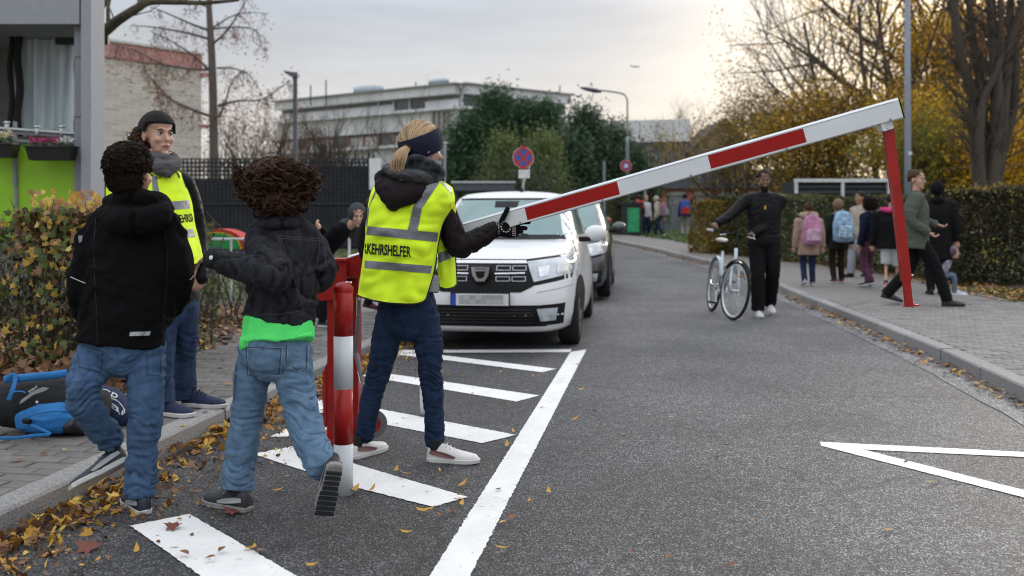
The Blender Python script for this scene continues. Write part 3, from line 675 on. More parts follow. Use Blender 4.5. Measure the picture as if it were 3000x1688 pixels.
# ------------------------------------------------------------------ trees
def grow(mb, p, d, Ln, r, depth, o, tips, seg=6):
    n = 4; pts = [p]; q = p; dd = d.copy()
    for k in range(n):
        dd = (dd+Vector((random.gauss(0, o['wob']), random.gauss(0, o['wob']), random.gauss(0, o['wob'])+o['up']*(.3 if depth else .0)))).normalized()
        q = q+dd*(Ln/n); pts.append(q)
    rr = [r*(1-.55*k/n) for k in range(n+1)]
    mb.tube(pts, rr, seg, cap=False)
    if depth >= o['depth']: tips.append(pts[-1]); tips.append(pts[2]); return
    for c in range(o['n'][min(depth, len(o['n'])-1)]):
        k = random.uniform(o.get('s0', .35) if depth == 0 else .2, 1); i = min(int(k*n), n-1); s = pts[i]+(pts[i+1]-pts[i])*(k*n-i)
        a = random.uniform(0, 6.283); side = dd.cross(Vector((math.cos(a), math.sin(a), .31))).normalized()
        nd = (dd*(1-o['spread'])+side*o['spread']+Vector((0, 0, o['up']))).normalized()
        grow(mb, s, nd, Ln*random.uniform(.45, .72)*(1.15-.4*k), rr[i]*random.uniform(.45, .65), depth+1, o, tips, max(3, seg-1))
def tree(label, px, Y, hgt, r, o, leaves=None, lean=(0, 0), name='tree', stems=1, cat='tree', group=None):
    X = (px-CX)*Y/F; base = Vector((X, Y, gz(Y)-.03)); th = thing(name, base, label, cat, group); mb = MB(); tips = []
    for s in range(stems):
        off = Vector((random.uniform(-.4, .4), random.uniform(-.3, .3), 0))*(stems > 1)*o.get('off', 1)
        d = Vector((lean[0]+off.x*.5, lean[1], 1)).normalized()
        grow(mb, base+off, d, hgt*random.uniform(.85, 1), r*(1 if stems == 1 else random.uniform(.6, 1)), 0, o, tips, 9)
    mb.build('trunk', M_BARK, th, smooth=True)
    if leaves:
        n, sg, S, pal, kind = leaves; P = []
        for _ in range(n):
            t = random.choice(tips); P.append(t+Vector((random.gauss(0, sg), random.gauss(0, sg), random.gauss(0, sg))))
        link('crown', scatter(P, np.random.uniform(S[0], S[1], n), kind, pal), M_LEAFT, th, kind='stuff')
    return th, tips
BARE = dict(n=(9, 5, 4, 3), depth=4, wob=.10, up=.12, spread=.55, s0=.25)
FULL = dict(n=(10, 6, 4), depth=3, wob=.12, up=.1, spread=.6, s0=.2)
SHR = dict(n=(6, 4, 3), depth=3, wob=.13, up=.2, spread=.45, s0=.1)
GOLD = [(.70, .40, .02), (.78, .48, .03), (.56, .29, .015), (.62, .42, .03), (.30, .19, .02)]
BRG = [(.14, .11, .04), (.2, .13, .04), (.26, .17, .04), (.10, .09, .04), (.38, .25, .03)]
random.seed(21)
tree('tall thin bare tree with fine twigs left of the yellow tree', 2460, 44, 10.5, .13, BARE, (500, .4, (.06, .12), BRG, 'oval'))
tree('tall bare tree forking above the raised boom', 2548, 45, 12.5, .17, BARE, (900, .4, (.06, .12), GOLD, 'oval'))
tree('slim dark tree beside the grey mast', 2600, 46, 12.5, .15, BARE, (2200, .4, (.07, .13), GOLD, 'oval'))
tree('slender bare tree with drooping twigs standing furthest left of the bare trees', 2370, 47, 8.5, .1, BARE, (700, .4, (.06, .1), BRG, 'oval'))
tree('golden autumn tree behind the grey mast', 2690, 50, 9.5, .25, dict(FULL, n=(16, 6, 4)), (14000, .42, (.10, .2), GOLD, 'oval'))
tree('second golden tree reaching over the top of the picture', 2640, 54, 14, .3, dict(FULL, n=(14, 6, 4)), (12000, .5, (.10, .2), GOLD, 'oval'))
tree('golden tree between the mast and the many stemmed tree', 2790, 46, 6.5, .2, dict(FULL, n=(12, 6, 4)), (12000, .42, (.10, .2), GOLD+[(.15, .15, .03)], 'oval'))
tree('orange brown tree at the right edge behind the many stemmed tree', 2990, 44, 8, .25, dict(FULL, n=(12, 6, 4)), (12000, .6, (.12, .22), [(.3, .12, .03), (.36, .17, .03), (.2, .09, .03)], 'oval'))
for i, (px, Y, h, pal, lb) in enumerate(((2170, 50, 5.4, BRG, 'brownish thinning bush tree at the left end of the far shrubbery'), (2280, 46, 4.6, BRG, 'dark brown bush tree behind the walking man'), (2390, 43, 4.6, BRG+GOLD, 'brown and yellow bush tree behind the white framed shelter'), (2500, 42, 4.6, BRG+GOLD, 'half yellow bush tree right of the shelter'), (2580, 40, 4.3, BRG+GOLD, 'yellow flecked bush under the tip of the boom'), (2890, 37, 4.2, GOLD+[(.1, .13, .03)], 'yellow green bush at the foot of the many stemmed tree'), (2710, 34, 3.2, [(.14, .16, .03), (.2, .19, .03), (.3, .22, .03)], 'yellow green shrub above the hedge behind the olive woman'), (2960, 33, 3.0, GOLD, 'orange yellow shrub above the hedge at the right edge'), (2800, 36, 3.5, GOLD+[(.12, .14, .03)], 'golden shrub above the hedge left of the many stemmed tree'))):
    tree(lb, px, Y, h, .1, dict(SHR, n=(8, 5, 3)), (7500, .4, (.09, .16), pal, 'oval'), stems=4)
# the many stemmed dark tree
th = thing('tree', W(2880, 652, 29)*1, 'large dark tree of many upright stems at the right edge', 'tree'); th.location.z = gz(29); ORG[th.name] = Vector(th.location); mb = MB(); tips = []
def stem(pts, r0, r1):
    P = catmull([W(*p) for p in pts], 4); n = len(P); mb.tube(P, [r0+(r1-r0)*i/(n-1) for i in range(n)], 9)
    for i in range(3, n, 1):
        for k in range(2):
            d = Vector((random.uniform(-1, 1), random.uniform(-.6, .6), random.uniform(.5, 1.2))).normalized(); grow(mb, P[i], d, random.uniform(.8, 1.8), r1*.35, 1, dict(n=(3, 3), depth=3, wob=.12, up=.15, spread=.5), tips, 5)
B0 = W(2880, 652, 29)
stem([(2880, 600, 29), (2868, 520, 29), (2855, 380, 29), (2850, 280, 29), (2815, 170, 28.8), (2790, 0, 28.5), (2770, -90, 28.4)], .23, .1)
stem([(2890, 590, 29), (2882, 430, 29.1), (2875, 260, 29.1), (2850, 120, 29), (2835, -60, 29)], .2, .09)
stem([(2900, 600, 28.9), (2915, 440, 28.9), (2920, 260, 28.8), (2908, 90, 28.8), (2900, -80, 28.8)], .24, .12)
stem([(2910, 600, 29), (2930, 420, 29), (2945, 250, 29), (2960, 120, 29), (3010, -20, 29)], .22, .1)
stem([(2905, 600, 29.1), (2925, 480, 29.2), (2965, 330, 29.3), (2975, 170, 29.3), (2960, 40, 29.3), (2965, -80, 29.3)], .2, .09)
stem([(2885, 600, 28.8), (2870, 470, 28.7), (2880, 300, 28.6), (2930, 170, 28.6), (2930, -50, 28.6)], .16, .08)
mb.build('trunk', M_BARK, th, smooth=True)
# bald cypress with hanging russet sprays behind the dark fence
Y = 34; b = Vector(((628-CX)*Y/F, Y, gz(Y))); th = thing('tree', b, 'tall straight tree with drooping russet sprays beside the brick building', 'tree'); mb = MB()
mb.tube(catmull([W(628, 652+20, Y), W(626, 400, Y), W(622, 200, Y), W(612, 0, Y), W(610, -200, Y)], 5), [.19, .185, .18, .17, .165, .16, .155, .15, .15, .145, .14, .135, .13, .12, .11, .1, .09, .08, .07, .06, .05], 12)
SP = []
def limb(pts, r0, n, drop, dens=1):
    P = catmull([W(*p) for p in pts], 6); k = len(P); mb.tube(P, [r0*(1-.8*i/(k-1)) for i in range(k)], 6)
    for _ in range(int(n*dens)):
        i = random.randint(k//5, k-1); s = P[i]; q = s; pp = [q]; dx = random.uniform(-.35, .35); dy = random.uniform(-.4, .4)
        for j in range(3): q = q+Vector((dx*.4, dy*.4, random.uniform(.12, -.32)*.8-.05*j)); pp.append(q)
        mb.tube(pp, [.014, .01, .007, .004], 3, cap=False)
        for _ in range(14): SP.append(random.choice(pp[1:])+Vector((random.gauss(0, .1), random.gauss(0, .1), -abs(random.gauss(0, drop)))))
limb([(615, 115, Y), (540, 95, 33.5), (450, 80, 33.3), (385, 75, 33)], .05, 26, .2, .7)
limb([(615, 90, Y), (560, 70, 33.5), (480, 35, 33.3), (440, 20, 33)], .05, 24, .2, .6)
limb([(612, 205, Y), (570, 165, 34), (500, 120, 33.8), (440, 90, 33.3)], .05, 30, .25)
limb([(612, 205, Y), (540, 200, 33), (470, 185, 32.6), (400, 150, 32.4), (330, 130, 32)], .05, 46, .35, 1.3)
limb([(614, 340, Y), (560, 320, 33.5), (500, 290, 33), (460, 250, 33), (420, 200, 32)], .055, 46, .35, 1.4)
limb([(612, 20, Y), (560, 8, 33.5), (480, 4, 33)], .04, 14, .15, .6)
limb([(622, 130, Y), (660, 95, 33.6), (705, 30, 33.3), (720, -10, 33)], .05, 22, .15, .6)
limb([(622, 85, Y), (690, 80, 34), (750, 90, 33.8), (770, 150, 33.6)], .04, 34, .2, .7)
limb([(622, 82, Y), (700, 40, 34), (790, 40, 34)], .035, 24, .15, .5)
limb([(640, 310, Y), (700, 295, 33.6), (770, 290, 33.4), (850, 235, 33)], .05, 40, .15, .8)
limb([(636, 200, Y), (680, 200, 34), (730, 220, 34), (770, 280, 34)], .04, 34, .2, .7)
limb([(640, 345, Y), (660, 300, 33.8), (680, 240, 33.8), (720, 200, 34)], .045, 34, .15, .7)
mb.build('trunk', mat('grey_bark', (.12, .1, .09), .95, var=.3, ns=10, bump=.8, bs=40, streak=(4, 4, .5)), th, smooth=True)
link('crown', scatter(SP, np.random.uniform(.05, .13, len(SP)), 'strip', [(.24, .1, .05), (.3, .13, .07), (.2, .09, .05), (.16, .08, .05)], jit=.3), M_LEAF, th, kind='stuff')
RUS = [(.3, .13, .06), (.22, .1, .05), (.16, .1, .07)]
tree('russet leaved shrub behind the fence right of the straight tree', 745, 36, 3.9, .06, dict(SHR, n=(7, 5, 4)), (1500, .22, (.06, .12), RUS, 'oval'), stems=6)
tree('russet shrub behind the fence beside the short lamp', 815, 38, 3.6, .06, dict(SHR, n=(7, 5, 4)), (1100, .22, (.06, .12), RUS, 'oval'), stems=5)
tree('bare branching shrub behind the fence under the lamp', 900, 36, 3.4, .06, dict(SHR, n=(7, 5, 4)), None, stems=5)
tree('bare spreading shrub in front of the concrete building', 985, 37, 3.9, .08, dict(SHR, n=(8, 5, 4)), None, stems=6)
tree('small bare tree left of the ponytailed woman', 680, 40, 3.5, .05, dict(SHR, n=(7, 5, 4)), (500, .2, (.06, .1), RUS, 'oval'), stems=4)
tree('thin bare tree before the concrete facade above the ponytail', 1238, 60, 6.5, .09, dict(SHR, n=(6, 4, 4)), None, stems=1)
tree('small bare tree standing above the far low roof', 1950, 82, 9.0, .12, BARE, None)
tree('second bare tree top above the far low roof', 2015, 84, 8.6, .12, BARE, None)
# heavy limb reaching in above the balcony
th = thing('tree', Vector((-9.2, 17, gz(17))), 'mossy limb of a large tree reaching over the grey pillar', 'tree'); mb = MB()
mb.tube([Vector((-9.2, 17, gz(17))), Vector((-9.1, 17, 3)), Vector((-8.9, 16.5, 6)), Vector((-8.6, 16, 8))], [.3, .26, .22, .15], 12)
a = Vector((-9.1, 16.8, 3.4)); 
Pp = catmull([a, W(240, 140, 15), W(310, 88, 14.5), (W(345, 60, 14.3)), W(400, 25, 14), W(440, 5, 14), W(520, 6, 14), W(600, 8, 14), W(700, 0, 14)], 5); n = len(Pp)
mb.tube(Pp, [.11*(1-.8*i/(n-1)) for i in range(n)], 9)
mb.tube(catmull([W(320, 85, 14.4), W(317, 50, 14.4), W(318, 15, 14.4), W(330, -40, 14.4)], 4), [.035]*4+[.03]*4+[.025]*5, 7)
mb.tube(catmull([W(250, 60, 14.6), W(290, 30, 14.6), W(320, -10, 14.6), W(350, -60, 14.6)], 4), [.05]*4+[.045]*4+[.04]*5, 7)
mb.tube(catmull([W(440, 8, 14), W(480, -30, 14), W(560, -60, 14)], 4), [.03]*4+[.025]*5, 7)
for i in range(14, n, 2):
    grow(mb, Pp[i], Vector((random.uniform(-.3, 1), random.uniform(-.5, .5), random.uniform(-.2, 1))).normalized(), .7, .012, 2, dict(n=(3, 2), depth=3, wob=.1, up=.05, spread=.5), [], 4)
mb.build('trunk', mat('moss_bark', (.09, .08, .05), .95, var=.4, ns=9, bump=.9, bs=30), th, smooth=True)
# evergreens
def conifer(label, px, Y, top, w, n, pal, sh=1.0, S=(.1, .2), name='evergreen_tree', bot=600):
    S = (S[0]*1.25, S[1]*1.25)
    X = (px-CX)*Y/F; z0 = gz(Y); zt = H+(HY-top)*Y/F; th = thing(name, (X, Y, z0), label, 'tree'); mb = MB()
    mb.tube([(X, Y, z0), (X+.1, Y, zt*.5), (X, Y, zt*.92)], [.16, .1, .02], 8); P = []
    R = w/2*Y/F
    for c in range(130):
        v = random.random()**.8; rad = R*(1-v**1.6*.92)*random.uniform(.45, 1.05); a = random.uniform(0, 6.283)
        c0 = Vector((X+rad*math.cos(a), Y+rad*math.sin(a)*.8, z0+.3+v*(zt-z0-.3))); 
        if c % 3 == 0: mb.tube([(X, Y, max(z0, c0.z-.5)), c0], [.03, .008], 4)
        s = R*.2+.12
        for _ in range(int(n*2.3)//130):
            P.append(c0+Vector((random.gauss(0, s), random.gauss(0, s), random.gauss(0, s*1.1)+.1)))
    mb.build('trunk', M_BARK, th, smooth=True); link('crown', scatter(P, np.random.uniform(S[0], S[1], len(P)), 'strip', pal), M_LEAF, th, kind='stuff')
EV = [(.03, .08, .035), (.04, .10, .04), (.022, .055, .025), (.055, .115, .045)]
conifer('tallest pointed dark evergreen in the clump behind the parking sign', 1450, 41, 300, 170, 8500, EV)
conifer('broad dark evergreen on the left of the clump', 1375, 40, 385, 190, 8500, EV)
conifer('pointed evergreen in the middle of the clump', 1530, 42, 335, 150, 7500, EV)
conifer('narrow pointed evergreen between the middle and right clump', 1600, 42, 335, 130, 6000, EV)
conifer('open topped dark evergreen right of the parking sign', 1712, 40, 345, 170, 6500, EV+[(.05, .07, .04), (.07, .07, .05)])
conifer('dark broad evergreen in front of the far street lamp', 1800, 43, 395, 150, 6000, EV+[(.07, .06, .04)])
conifer('dark shrub filling the gap right of the sign', 1660, 37, 440, 190, 6500, EV+[(.05, .05, .03)])
conifer('dark low evergreen beside the far lamp base', 1850, 40, 470, 160, 5000, EV+[(.08, .06, .03)])
LG = [(.13, .17, .04), (.1, .14, .035), (.08, .12, .03), (.16, .19, .05)]
conifer('light green rounded shrub left of the parking sign', 1475, 33, 420, 130, 4200, LG, name='shrub', S=(.07, .13))
conifer('light green rounded shrub right of the parking sign', 1590, 33, 425, 140, 4200, LG, name='shrub', S=(.07, .13))
conifer('low dark green shrub under the parking sign', 1530, 30, 520, 330, 4500, [(.05, .08, .03), (.06, .07, .03)], name='shrub', S=(.06, .12))

Q = []
for _ in range(26000):
    x = random.uniform(4, 45); v = random.random(); top = 3.2+1.4*noise.noise(Vector((x*.25, 0, 0)))+.8*noise.noise(Vector((x*.9, 3, 0)))
    Q.append((x, 62+random.uniform(-1.5, 1.5), .6+v*top))
for _ in range(9000):
    x = random.uniform(-45, -8); v = random.random(); Q.append((x, 70+random.uniform(-1.5, 1.5), .6+v*(3+1.2*noise.noise(Vector((x*.3, 7, 0))))))
link('far_woods', scatter(Q, np.random.uniform(.2, .4, len(Q)), 'oval', [(.1, .08, .03), (.16, .1, .03), (.07, .06, .03), (.22, .14, .03), (.06, .07, .03)]), M_LEAF, kind='stuff')
# ------------------------------------------------------------------ dark windscreen fence on the left
M_ANTH = mat('anthracite', (.03, .033, .04), .7, var=.1); M_MESH = mat('windscreen_cloth', (.022, .024, .03), .9, var=.3, ns=2)
def mesh_fence():
    Y0 = 27.5; x0 = (285-CX)*Y0/F; x1 = (1083-CX)*Y0/F; z0 = gz(Y0)-.02; zt = H+(HY-466)*Y0/F
    th = thing('fence', (x0, Y0, z0), 'tall anthracite mesh fence with perforated windscreen behind the children', 'fence'); mb = MB()
    pit = .12; n = int((x1-x0)/pit); 
    for i in range(n+1): mb.box((x0+i*pit, Y0, (z0+zt)/2), (.05, .006, zt-z0))
    m = int((zt-z0)/pit)
    for j in range(m+1): mb.box(((x0+x1)/2, Y0+.008, z0+j*pit), (x1-x0, .006, .05))
    mb.build('screen_mesh', M_MESH, th, kind='stuff')
    W_ = 2.0; k = int((x1-x0)/W_)+1
    for i in range(k+1):
        x = min(x0+i*W_, x1); MB().box((x, Y0+.06, (z0+zt)/2+.02), (.07, .05, zt-z0+.06)).build('post', M_ANTH, th)
    r = random.Random(4)
    for i in range(k):      # solid cloth strips behind the mesh, leaving open bands near the top of some bays
        a = x0+i*W_+.04; b = min(a+W_-.08, x1); 
        if b <= a: continue
        op = (0, .62, .5, .2, .0, .3, .0, 0)[i % 8]
        MB().box(((a+b)/2, Y0+.03, z0+(zt-z0-op)/2), (b-a, .01, zt-z0-op)).build('windscreen_panel', M_MESH, th)
    for z in (z0+.1, (z0+zt)/2, zt): MB().box(((x0+x1)/2, Y0-.02, z), (x1-x0, .03, .035)).build('rail', M_ANTH, th)
mesh_fence()
p = W(1100, 470, 27); th = thing('sign', (p.x, p.y, gz(27)), 'small white notice on a post at the end of the dark fence', 'sign')
MB().tube([(p.x, 27, gz(27)), (p.x, 27, 3.2)], .03, 10).build('post', mat('zinc', (.35, .36, .38), .5, metal=.6), th)
MB().box((p.x, 26.95, H+(HY-510)*27/F), (.34, .015, .9)).build('sign_panel', mat('white_plate', (.7, .71, .72), .5), th)
p = W(1303, 420, 30); th = thing('pole', (p.x, 30, gz(30)), 'slim grey pole between the ponytailed woman and the evergreens', 'pole')
MB().tube([(p.x, 30, gz(30)), (p.x, 30, p.z-.1), (p.x, 30, p.z)], [.045, .045, .03], 10).build('shaft', MATS['zinc'], th); MB().ell((p.x, 30, p.z), .06).build('pole_cap', MATS['zinc'], th)
# low dark carport roof behind the white car
p0 = W(1325, 536, 27); p1 = W(1508, 532, 27); th = thing('shelter', (p0.x, 27, gz(27)), 'low dark shelter roof showing above the white car', 'shelter')
MB().box(((p0.x+p1.x)/2, 28, 2.2), (p1.x-p0.x, 2, .22)).build('roof', mat('slate_metal', (.07, .08, .1), .5, var=.2), th)
MB().box(((p0.x+p1.x)/2, 26.98, 2.33), (p1.x-p0.x+.05, .06, .05)).build('roof_edge', mat('pale_metal', (.5, .52, .54), .4), th)
for x in (p0.x+.1, p1.x-.1):
    for y in (27.2, 28.8): MB().box((x, y, 1.3), (.08, .08, 1.6)).build('post', M_ANTH, th)

# ------------------------------------------------------------------ buildings
M_CONC = mat('concrete', (.62, .63, .64), .9, var=.14, ns=.7, bump=.2, bs=8, streak=(1, 1, .3), detail=8); M_CONC2 = mat('dark_concrete', (.27, .275, .285), .9, var=.2, ns=1.5, streak=(1, 1, .3), detail=8)
M_WIN = mat('far_glass', (.045, .055, .065), .12, var=.2, ns=.4, spec=.8); M_WHITE = mat('white_frame', (.6, .61, .62), .6)
def fpt(A, B):
    A = Vector(A); B = Vector(B); d = (B-A); Ln = d.length; d.normalize(); n = Vector((d.y, -d.x, 0)); n = n if n.y < 0 else -n
    M = Matrix((d, -n, Vector((0, 0, 1)))).transposed()
    return A, d, n, Ln, M
def fbox(A, d, n, M, u0, u1, z0, z1, o0, o1):    # facade box: along u, height z, out from o0 to o1
    c = A+d*((u0+u1)/2)+n*((o0+o1)/2); c.z = (z0+z1)/2; mb = MB(); mb.box(c, (u1-u0, abs(o1-o0), z1-z0), M); return mb
zc = lambda py, Y=80: H+(HY-py)*Y/F
C = Vector(((1350-CX)*80/F, 80, 0)); Lf = Vector(((826-CX)*92/F, 92, 0)); Rt = Vector(((1655-CX)*87/F, 87, 0))
th = thing('concrete_building', (C.x, C.y, gz(80)), 'long grey concrete building with ribbon windows and ducts on its roof', 'building')
poly = [(C.x, C.y), (Rt.x, Rt.y), (Rt.x-6, Rt.y+14), (Lf.x+3, Lf.y+16), (Lf.x, Lf.y)]
MB().prism(poly, .5, zc(252)-.1).build('wall', M_CONC2, th)
for A_, B_, side in ((Lf, C, 'L'), (C, Rt, 'R')):
    A, d, n, Ln, M = fpt(A_, B_)
    bands = [(248, 277, .9), (322, 375, .5), (425, 482, .35), (540, 600, .2)]
    for bi, (y0, y1, o) in enumerate(bands):
        z1, z0 = zc(y0), zc(y1); k = max(2, int(Ln/2.6)); w = Ln/k
        if side == 'R' and bi in (1, 2): 
            k = int(k*.0)
        for i in range(k): fbox(A, d, n, M, i*w+.02, (i+1)*w-.02, z0, z1, .03, o).build('concrete_panel', M_CONC, th)
    fbox(A, d, n, M, -.3, Ln+.3, zc(250)+.0, zc(246), .0, 1.15).build('parapet_cap', mat('cap', (.28, .28, .28), .8), th)
    for (y0, y1) in ((314, 322), (417, 425)):
        if side == 'L' or y0 < 400: fbox(A, d, n, M, -.2, Ln+.2, zc(y1), zc(y0), .0, 1.0).build('ledge', M_CONC, th)
    for (y0, y1, gap) in ((278, 313, 1), (376, 416, 0), (484, 538, 2)):
        k = int(Ln/1.7); w = Ln/k
        for i in range(k):
            if side == 'L' and gap == 1 and not (k*.58 < i < k*.82): 
                if i % 2: continue
                fbox(A, d, n, M, i*w, (i+2)*w-.05, zc(y1), zc(y0)-.35, .03, .3).build('concrete_panel', M_CONC, th); continue
            g = fbox(A, d, n, M, i*w+.06, (i+1)*w-.06, zc(y1)+.05, zc(y0)-.1, .02, .1).build('window', M_WIN, th)
            fbox(A, d, n, M, i*w-.05, i*w+.05, zc(y1), zc(y0), .03, .3).build('frame', mat('rust_frame', (.3, .15, .12), .7) if gap == 0 and side == 'L' else M_WHITE, g)
            if gap == 0 and side == 'L' and i % 3 != 1: fbox(A, d, n, M, i*w+.12, (i+1)*w-.12, zc(y1)+.1, zc(y0)-.25, .11, .16).build('blind', mat('blind', (.5, .47, .45), .8), g)
    if side == 'R':
        for i in range(9): fbox(A, d, n, M, .2+i*.6, .42+i*.6, zc(430), zc(326), .05, .7).build('fin', mat('fin', (.3, .28, .26), .8), th)
    else:
        for i in range(4): fbox(A, d, n, M, Ln-2.6+i*.55, Ln-2.4+i*.55, zc(425), zc(326), .5, .8).build('fin', MATS['fin'] if 'fin' in MATS else mat('fin', (.3, .28, .26), .8), th)
M_DUCT = mat('duct_metal', (.28, .34, .37), .4, metal=.4, var=.2, ns=3)
for (x0, x1, y0, y1, Y) in ((1037, 1122, 253, 283, 86), (1255, 1315, 233, 252, 84)):
    a = W(x0, (y0+y1)/2, Y); b = W(x1, (y0+y1)/2-4, Y); r = (y1-y0)/2*Y/F
    tt = thing('roof_duct', a, 'blue grey rounded ventilation duct on the concrete roof, %s' % ('larger one on the left' if x0 < 1100 else 'smaller one near the corner'), 'duct')
    MB().tube([a, a+(b-a)*.3, a+(b-a)*.75, b], [r*.75, r, r, r*.7], 10, cap=False).build('duct', M_DUCT, tt, smooth=True)
    MB().tube([a+(b-a)*.05, a+(b-a)*.2], [r*.6, r*.6], 10).build('duct_mouth', mat('duct_dark', (.03, .03, .035), .8), tt)
    MB().box(((a.x+b.x)/2, Y, a.z-r-.2), (.8, .8, .8)).build('duct_base', M_CONC2, tt)
mb = MB()
for px, y0 in ((910, 250), (955, 235), (1150, 260), (1218, 240), (1640, 250), (1610, 262)): a = W(px, y0, 86); mb.tube([a, W(px, 310, 86)], .06, 5)
tt = thing('antenna', W(955, 235, 86), 'thin aerials standing along the concrete building roof', 'antenna'); mb.build('mast', M_ANTH, tt, kind='stuff')
# brick building on the left with a red roof band
def brickm(name, c1, c2, mo, sc):
    m = mat(name, c1, .9); t = m.node_tree; n = t.nodes; l = t.links; b = n['Principled BSDF']
    co = n.new('ShaderNodeTexCoord'); mpn = n.new('ShaderNodeMapping'); mpn.inputs['Rotation'].default_value = (math.pi/2, 0, 0); l.new(co.outputs['Object'], mpn.inputs[0])
    br = n.new('ShaderNodeTexBrick'); br.inputs['Scale'].default_value = sc; br.inputs['Color1'].default_value = (*c1, 1); br.inputs['Color2'].default_value = (*c2, 1); br.inputs['Mortar'].default_value = (*mo, 1); br.inputs['Mortar Size'].default_value = .02; br.inputs['Brick Width'].default_value = .9; br.inputs['Row Height'].default_value = .3
    l.new(mpn.outputs[0], br.inputs[0]); l.new(br.outputs[0], b.inputs['Base Color']); return m
M_BRK = brickm('pale_brick', (.60, .55, .49), (.47, .42, .37), (.66, .63, .58), 1.6)
A = Vector(((200-CX)*47/F, 47, 0)); B = Vector(((590-CX)*52.4/F, 52.4, 0)); zt = H+(HY-162)*52.4/F; zr = H+(HY-205)*52.4/F
th = thing('brick_building', (B.x, B.y, gz(50)), 'pale brick building with a red roof band behind the headband woman', 'building')
MB().prism([(A.x, A.y), (B.x, B.y), (B.x-5, B.y+12), (A.x-5, A.y+12)], .5, zr).build('wall', M_BRK, th)
a, d, n, Ln, M = fpt(A, B)
k = 6
for i in range(k): fbox(a, d, n, M, i*Ln/k+.01, (i+1)*Ln/k-.01, zr+.002, zt, -.3, .12).build('fascia_panel', mat('red_fascia', (.48, .25, .23), .8, var=.2, ns=2), th)
fbox(a, d, n, M, -.1, Ln+.1, zt+.002, zt+.13, -.4, .22).build('roof_edge', M_WHITE, th)
for py in (217, 368): MB().box((B.x+.35, B.y, H+(HY-py)*52/F), (.7, .3, .18)).build('window_sill', MATS['red_fascia'], th)
# flat roofed block right of the evergreens, and low shops with pink frames
A = Vector(((1640-CX)*76/F, 76, 0)); B = Vector(((2022-CX)*74/F, 74, 0)); th = thing('concrete_block', (A.x, 76, gz(70)), 'flat roofed concrete block to the right of the far street lamp', 'building')
MB().prism([(A.x, A.y), (B.x, B.y), (B.x, B.y+12), (A.x, A.y+12)], .5, zc(360, 75)).build('wall', mat('block_wall', (.16, .16, .17), .8), th); a, d, n, Ln, M = fpt(A, B)
for i in range(8): fbox(a, d, n, M, i*Ln/8+.02, (i+1)*Ln/8-.02, zc(419, 75), zc(355, 75), .0, .5).build('concrete_panel', M_CONC, th)
for i in range(8): fbox(a, d, n, M, i*Ln/8+.06, (i+1)*Ln/8-.06, zc(446, 75), zc(421, 75), .0, .12).build('window', M_WIN, th)
for i in range(34): fbox(a, d, n, M, i*Ln/34+.03, (i+.6)*Ln/34, zc(500, 75), zc(449, 75), .0, .2).build('cladding_slat', mat('slat_grey', (.22, .23, .24), .7), th)
A = Vector(((1790-CX)*58/F, 58, 0)); B = Vector(((2420-CX)*56/F, 56, 0)); th = thing('shop_row', (A.x, 58, gz(58)), 'low dark roofed building with pink framed white windows behind the fence', 'building')
MB().prism([(A.x, A.y), (B.x, B.y), (B.x, B.y+8), (A.x, A.y+8)], .5, zc(556, 57)).build('wall', mat('shop_wall', (.3, .31, .32), .8), th); a, d, n, Ln, M = fpt(A, B)
fbox(a, d, n, M, -.3, Ln+.3, zc(553, 57), zc(500, 57), -5, .6).build('roof', mat('shop_roof', (.085, .1, .12), .6, var=.15, ns=1.5), th)
M_PINK = mat('pink_frame', (.5, .16, .13), .7); k = 8; w = Ln/k
for i in range(k):
    g = fbox(a, d, n, M, i*w+.35, (i+1)*w-.35, .9, zc(562, 57), .0, .08).build('window', mat('shop_glass', (.28, .34, .35), .25, var=.1), th)
    fbox(a, d, n, M, i*w+.25, (i+1)*w-.25, zc(572, 57), zc(561, 57), .082, .2).build('blind_box', M_WHITE, g)
    fbox(a, d, n, M, i*w-.22, i*w+.22, .8, zc(560, 57), .01, .24).build('pillar', M_PINK, th)
fbox(a, d, n, M, 0, Ln, zc(560, 57), zc(554, 57), .0, .27).build('lintel', M_PINK, th)
th = thing('house', W(2125, 500, 72), 'gabled grey house half hidden by the brown trees', 'house'); th.location.z = gz(72); ORG[th.name] = Vector(th.location)
q = [W(2030, 432, 72), W(2125, 350, 72), W(2200, 420, 72), W(2200, 652, 72), W(2030, 652, 72)]; MB().slab(q, (0, 9, 0)).build('wall', mat('house_wall', (.2, .18, .17), .9, var=.2, ns=2), th)
for s, e in (((2020, 440), (2126, 345)), ((2126, 345), (2215, 432))):
    p, r = W(*s, 71.6), W(*e, 71.6); MB().slab([p, r, r+Vector((0, 0, -.2)), p+Vector((0, 0, -.2))], (0, 9.6, 0)).build('roof', mat('dark_tiles', (.08, .07, .065), .9, var=.3, ns=3), th)
for px in (2090, 2150): g = MB().box(W(px, 470, 71.9), (1.1, .15, 1.2)).build('window', M_WIN, th)
# grey board fence on the far lawn
M_GBD = mat('weathered_boards', (.17, .19, .2), .9, var=.3, ns=3, streak=(6, 6, .5), objrand=.2)
x0, x1 = (1880-CX)*44/F, (2130-CX)*44/F; th = thing('fence', (x0, 44, gz(44)), 'grey vertical board fence on the far lawn', 'fence'); k = int((x1-x0)/.15)
mb = MB(); mb.box((0, 0, .6), (.135, .03, 1.25)); me = mb.mesh('board'); me.materials.append(M_GBD)
for i in range(k): o = link('board', me, None, None); o.parent = th; o.location = (i*.15, random.uniform(-.01, .01), random.uniform(-.02, .02))
for z in (.3, 1.0): MB().box(((x0+x1)/2, 44.06, gz(44)+z), (x1-x0, .05, .08)).build('rail', M_GBD, th)
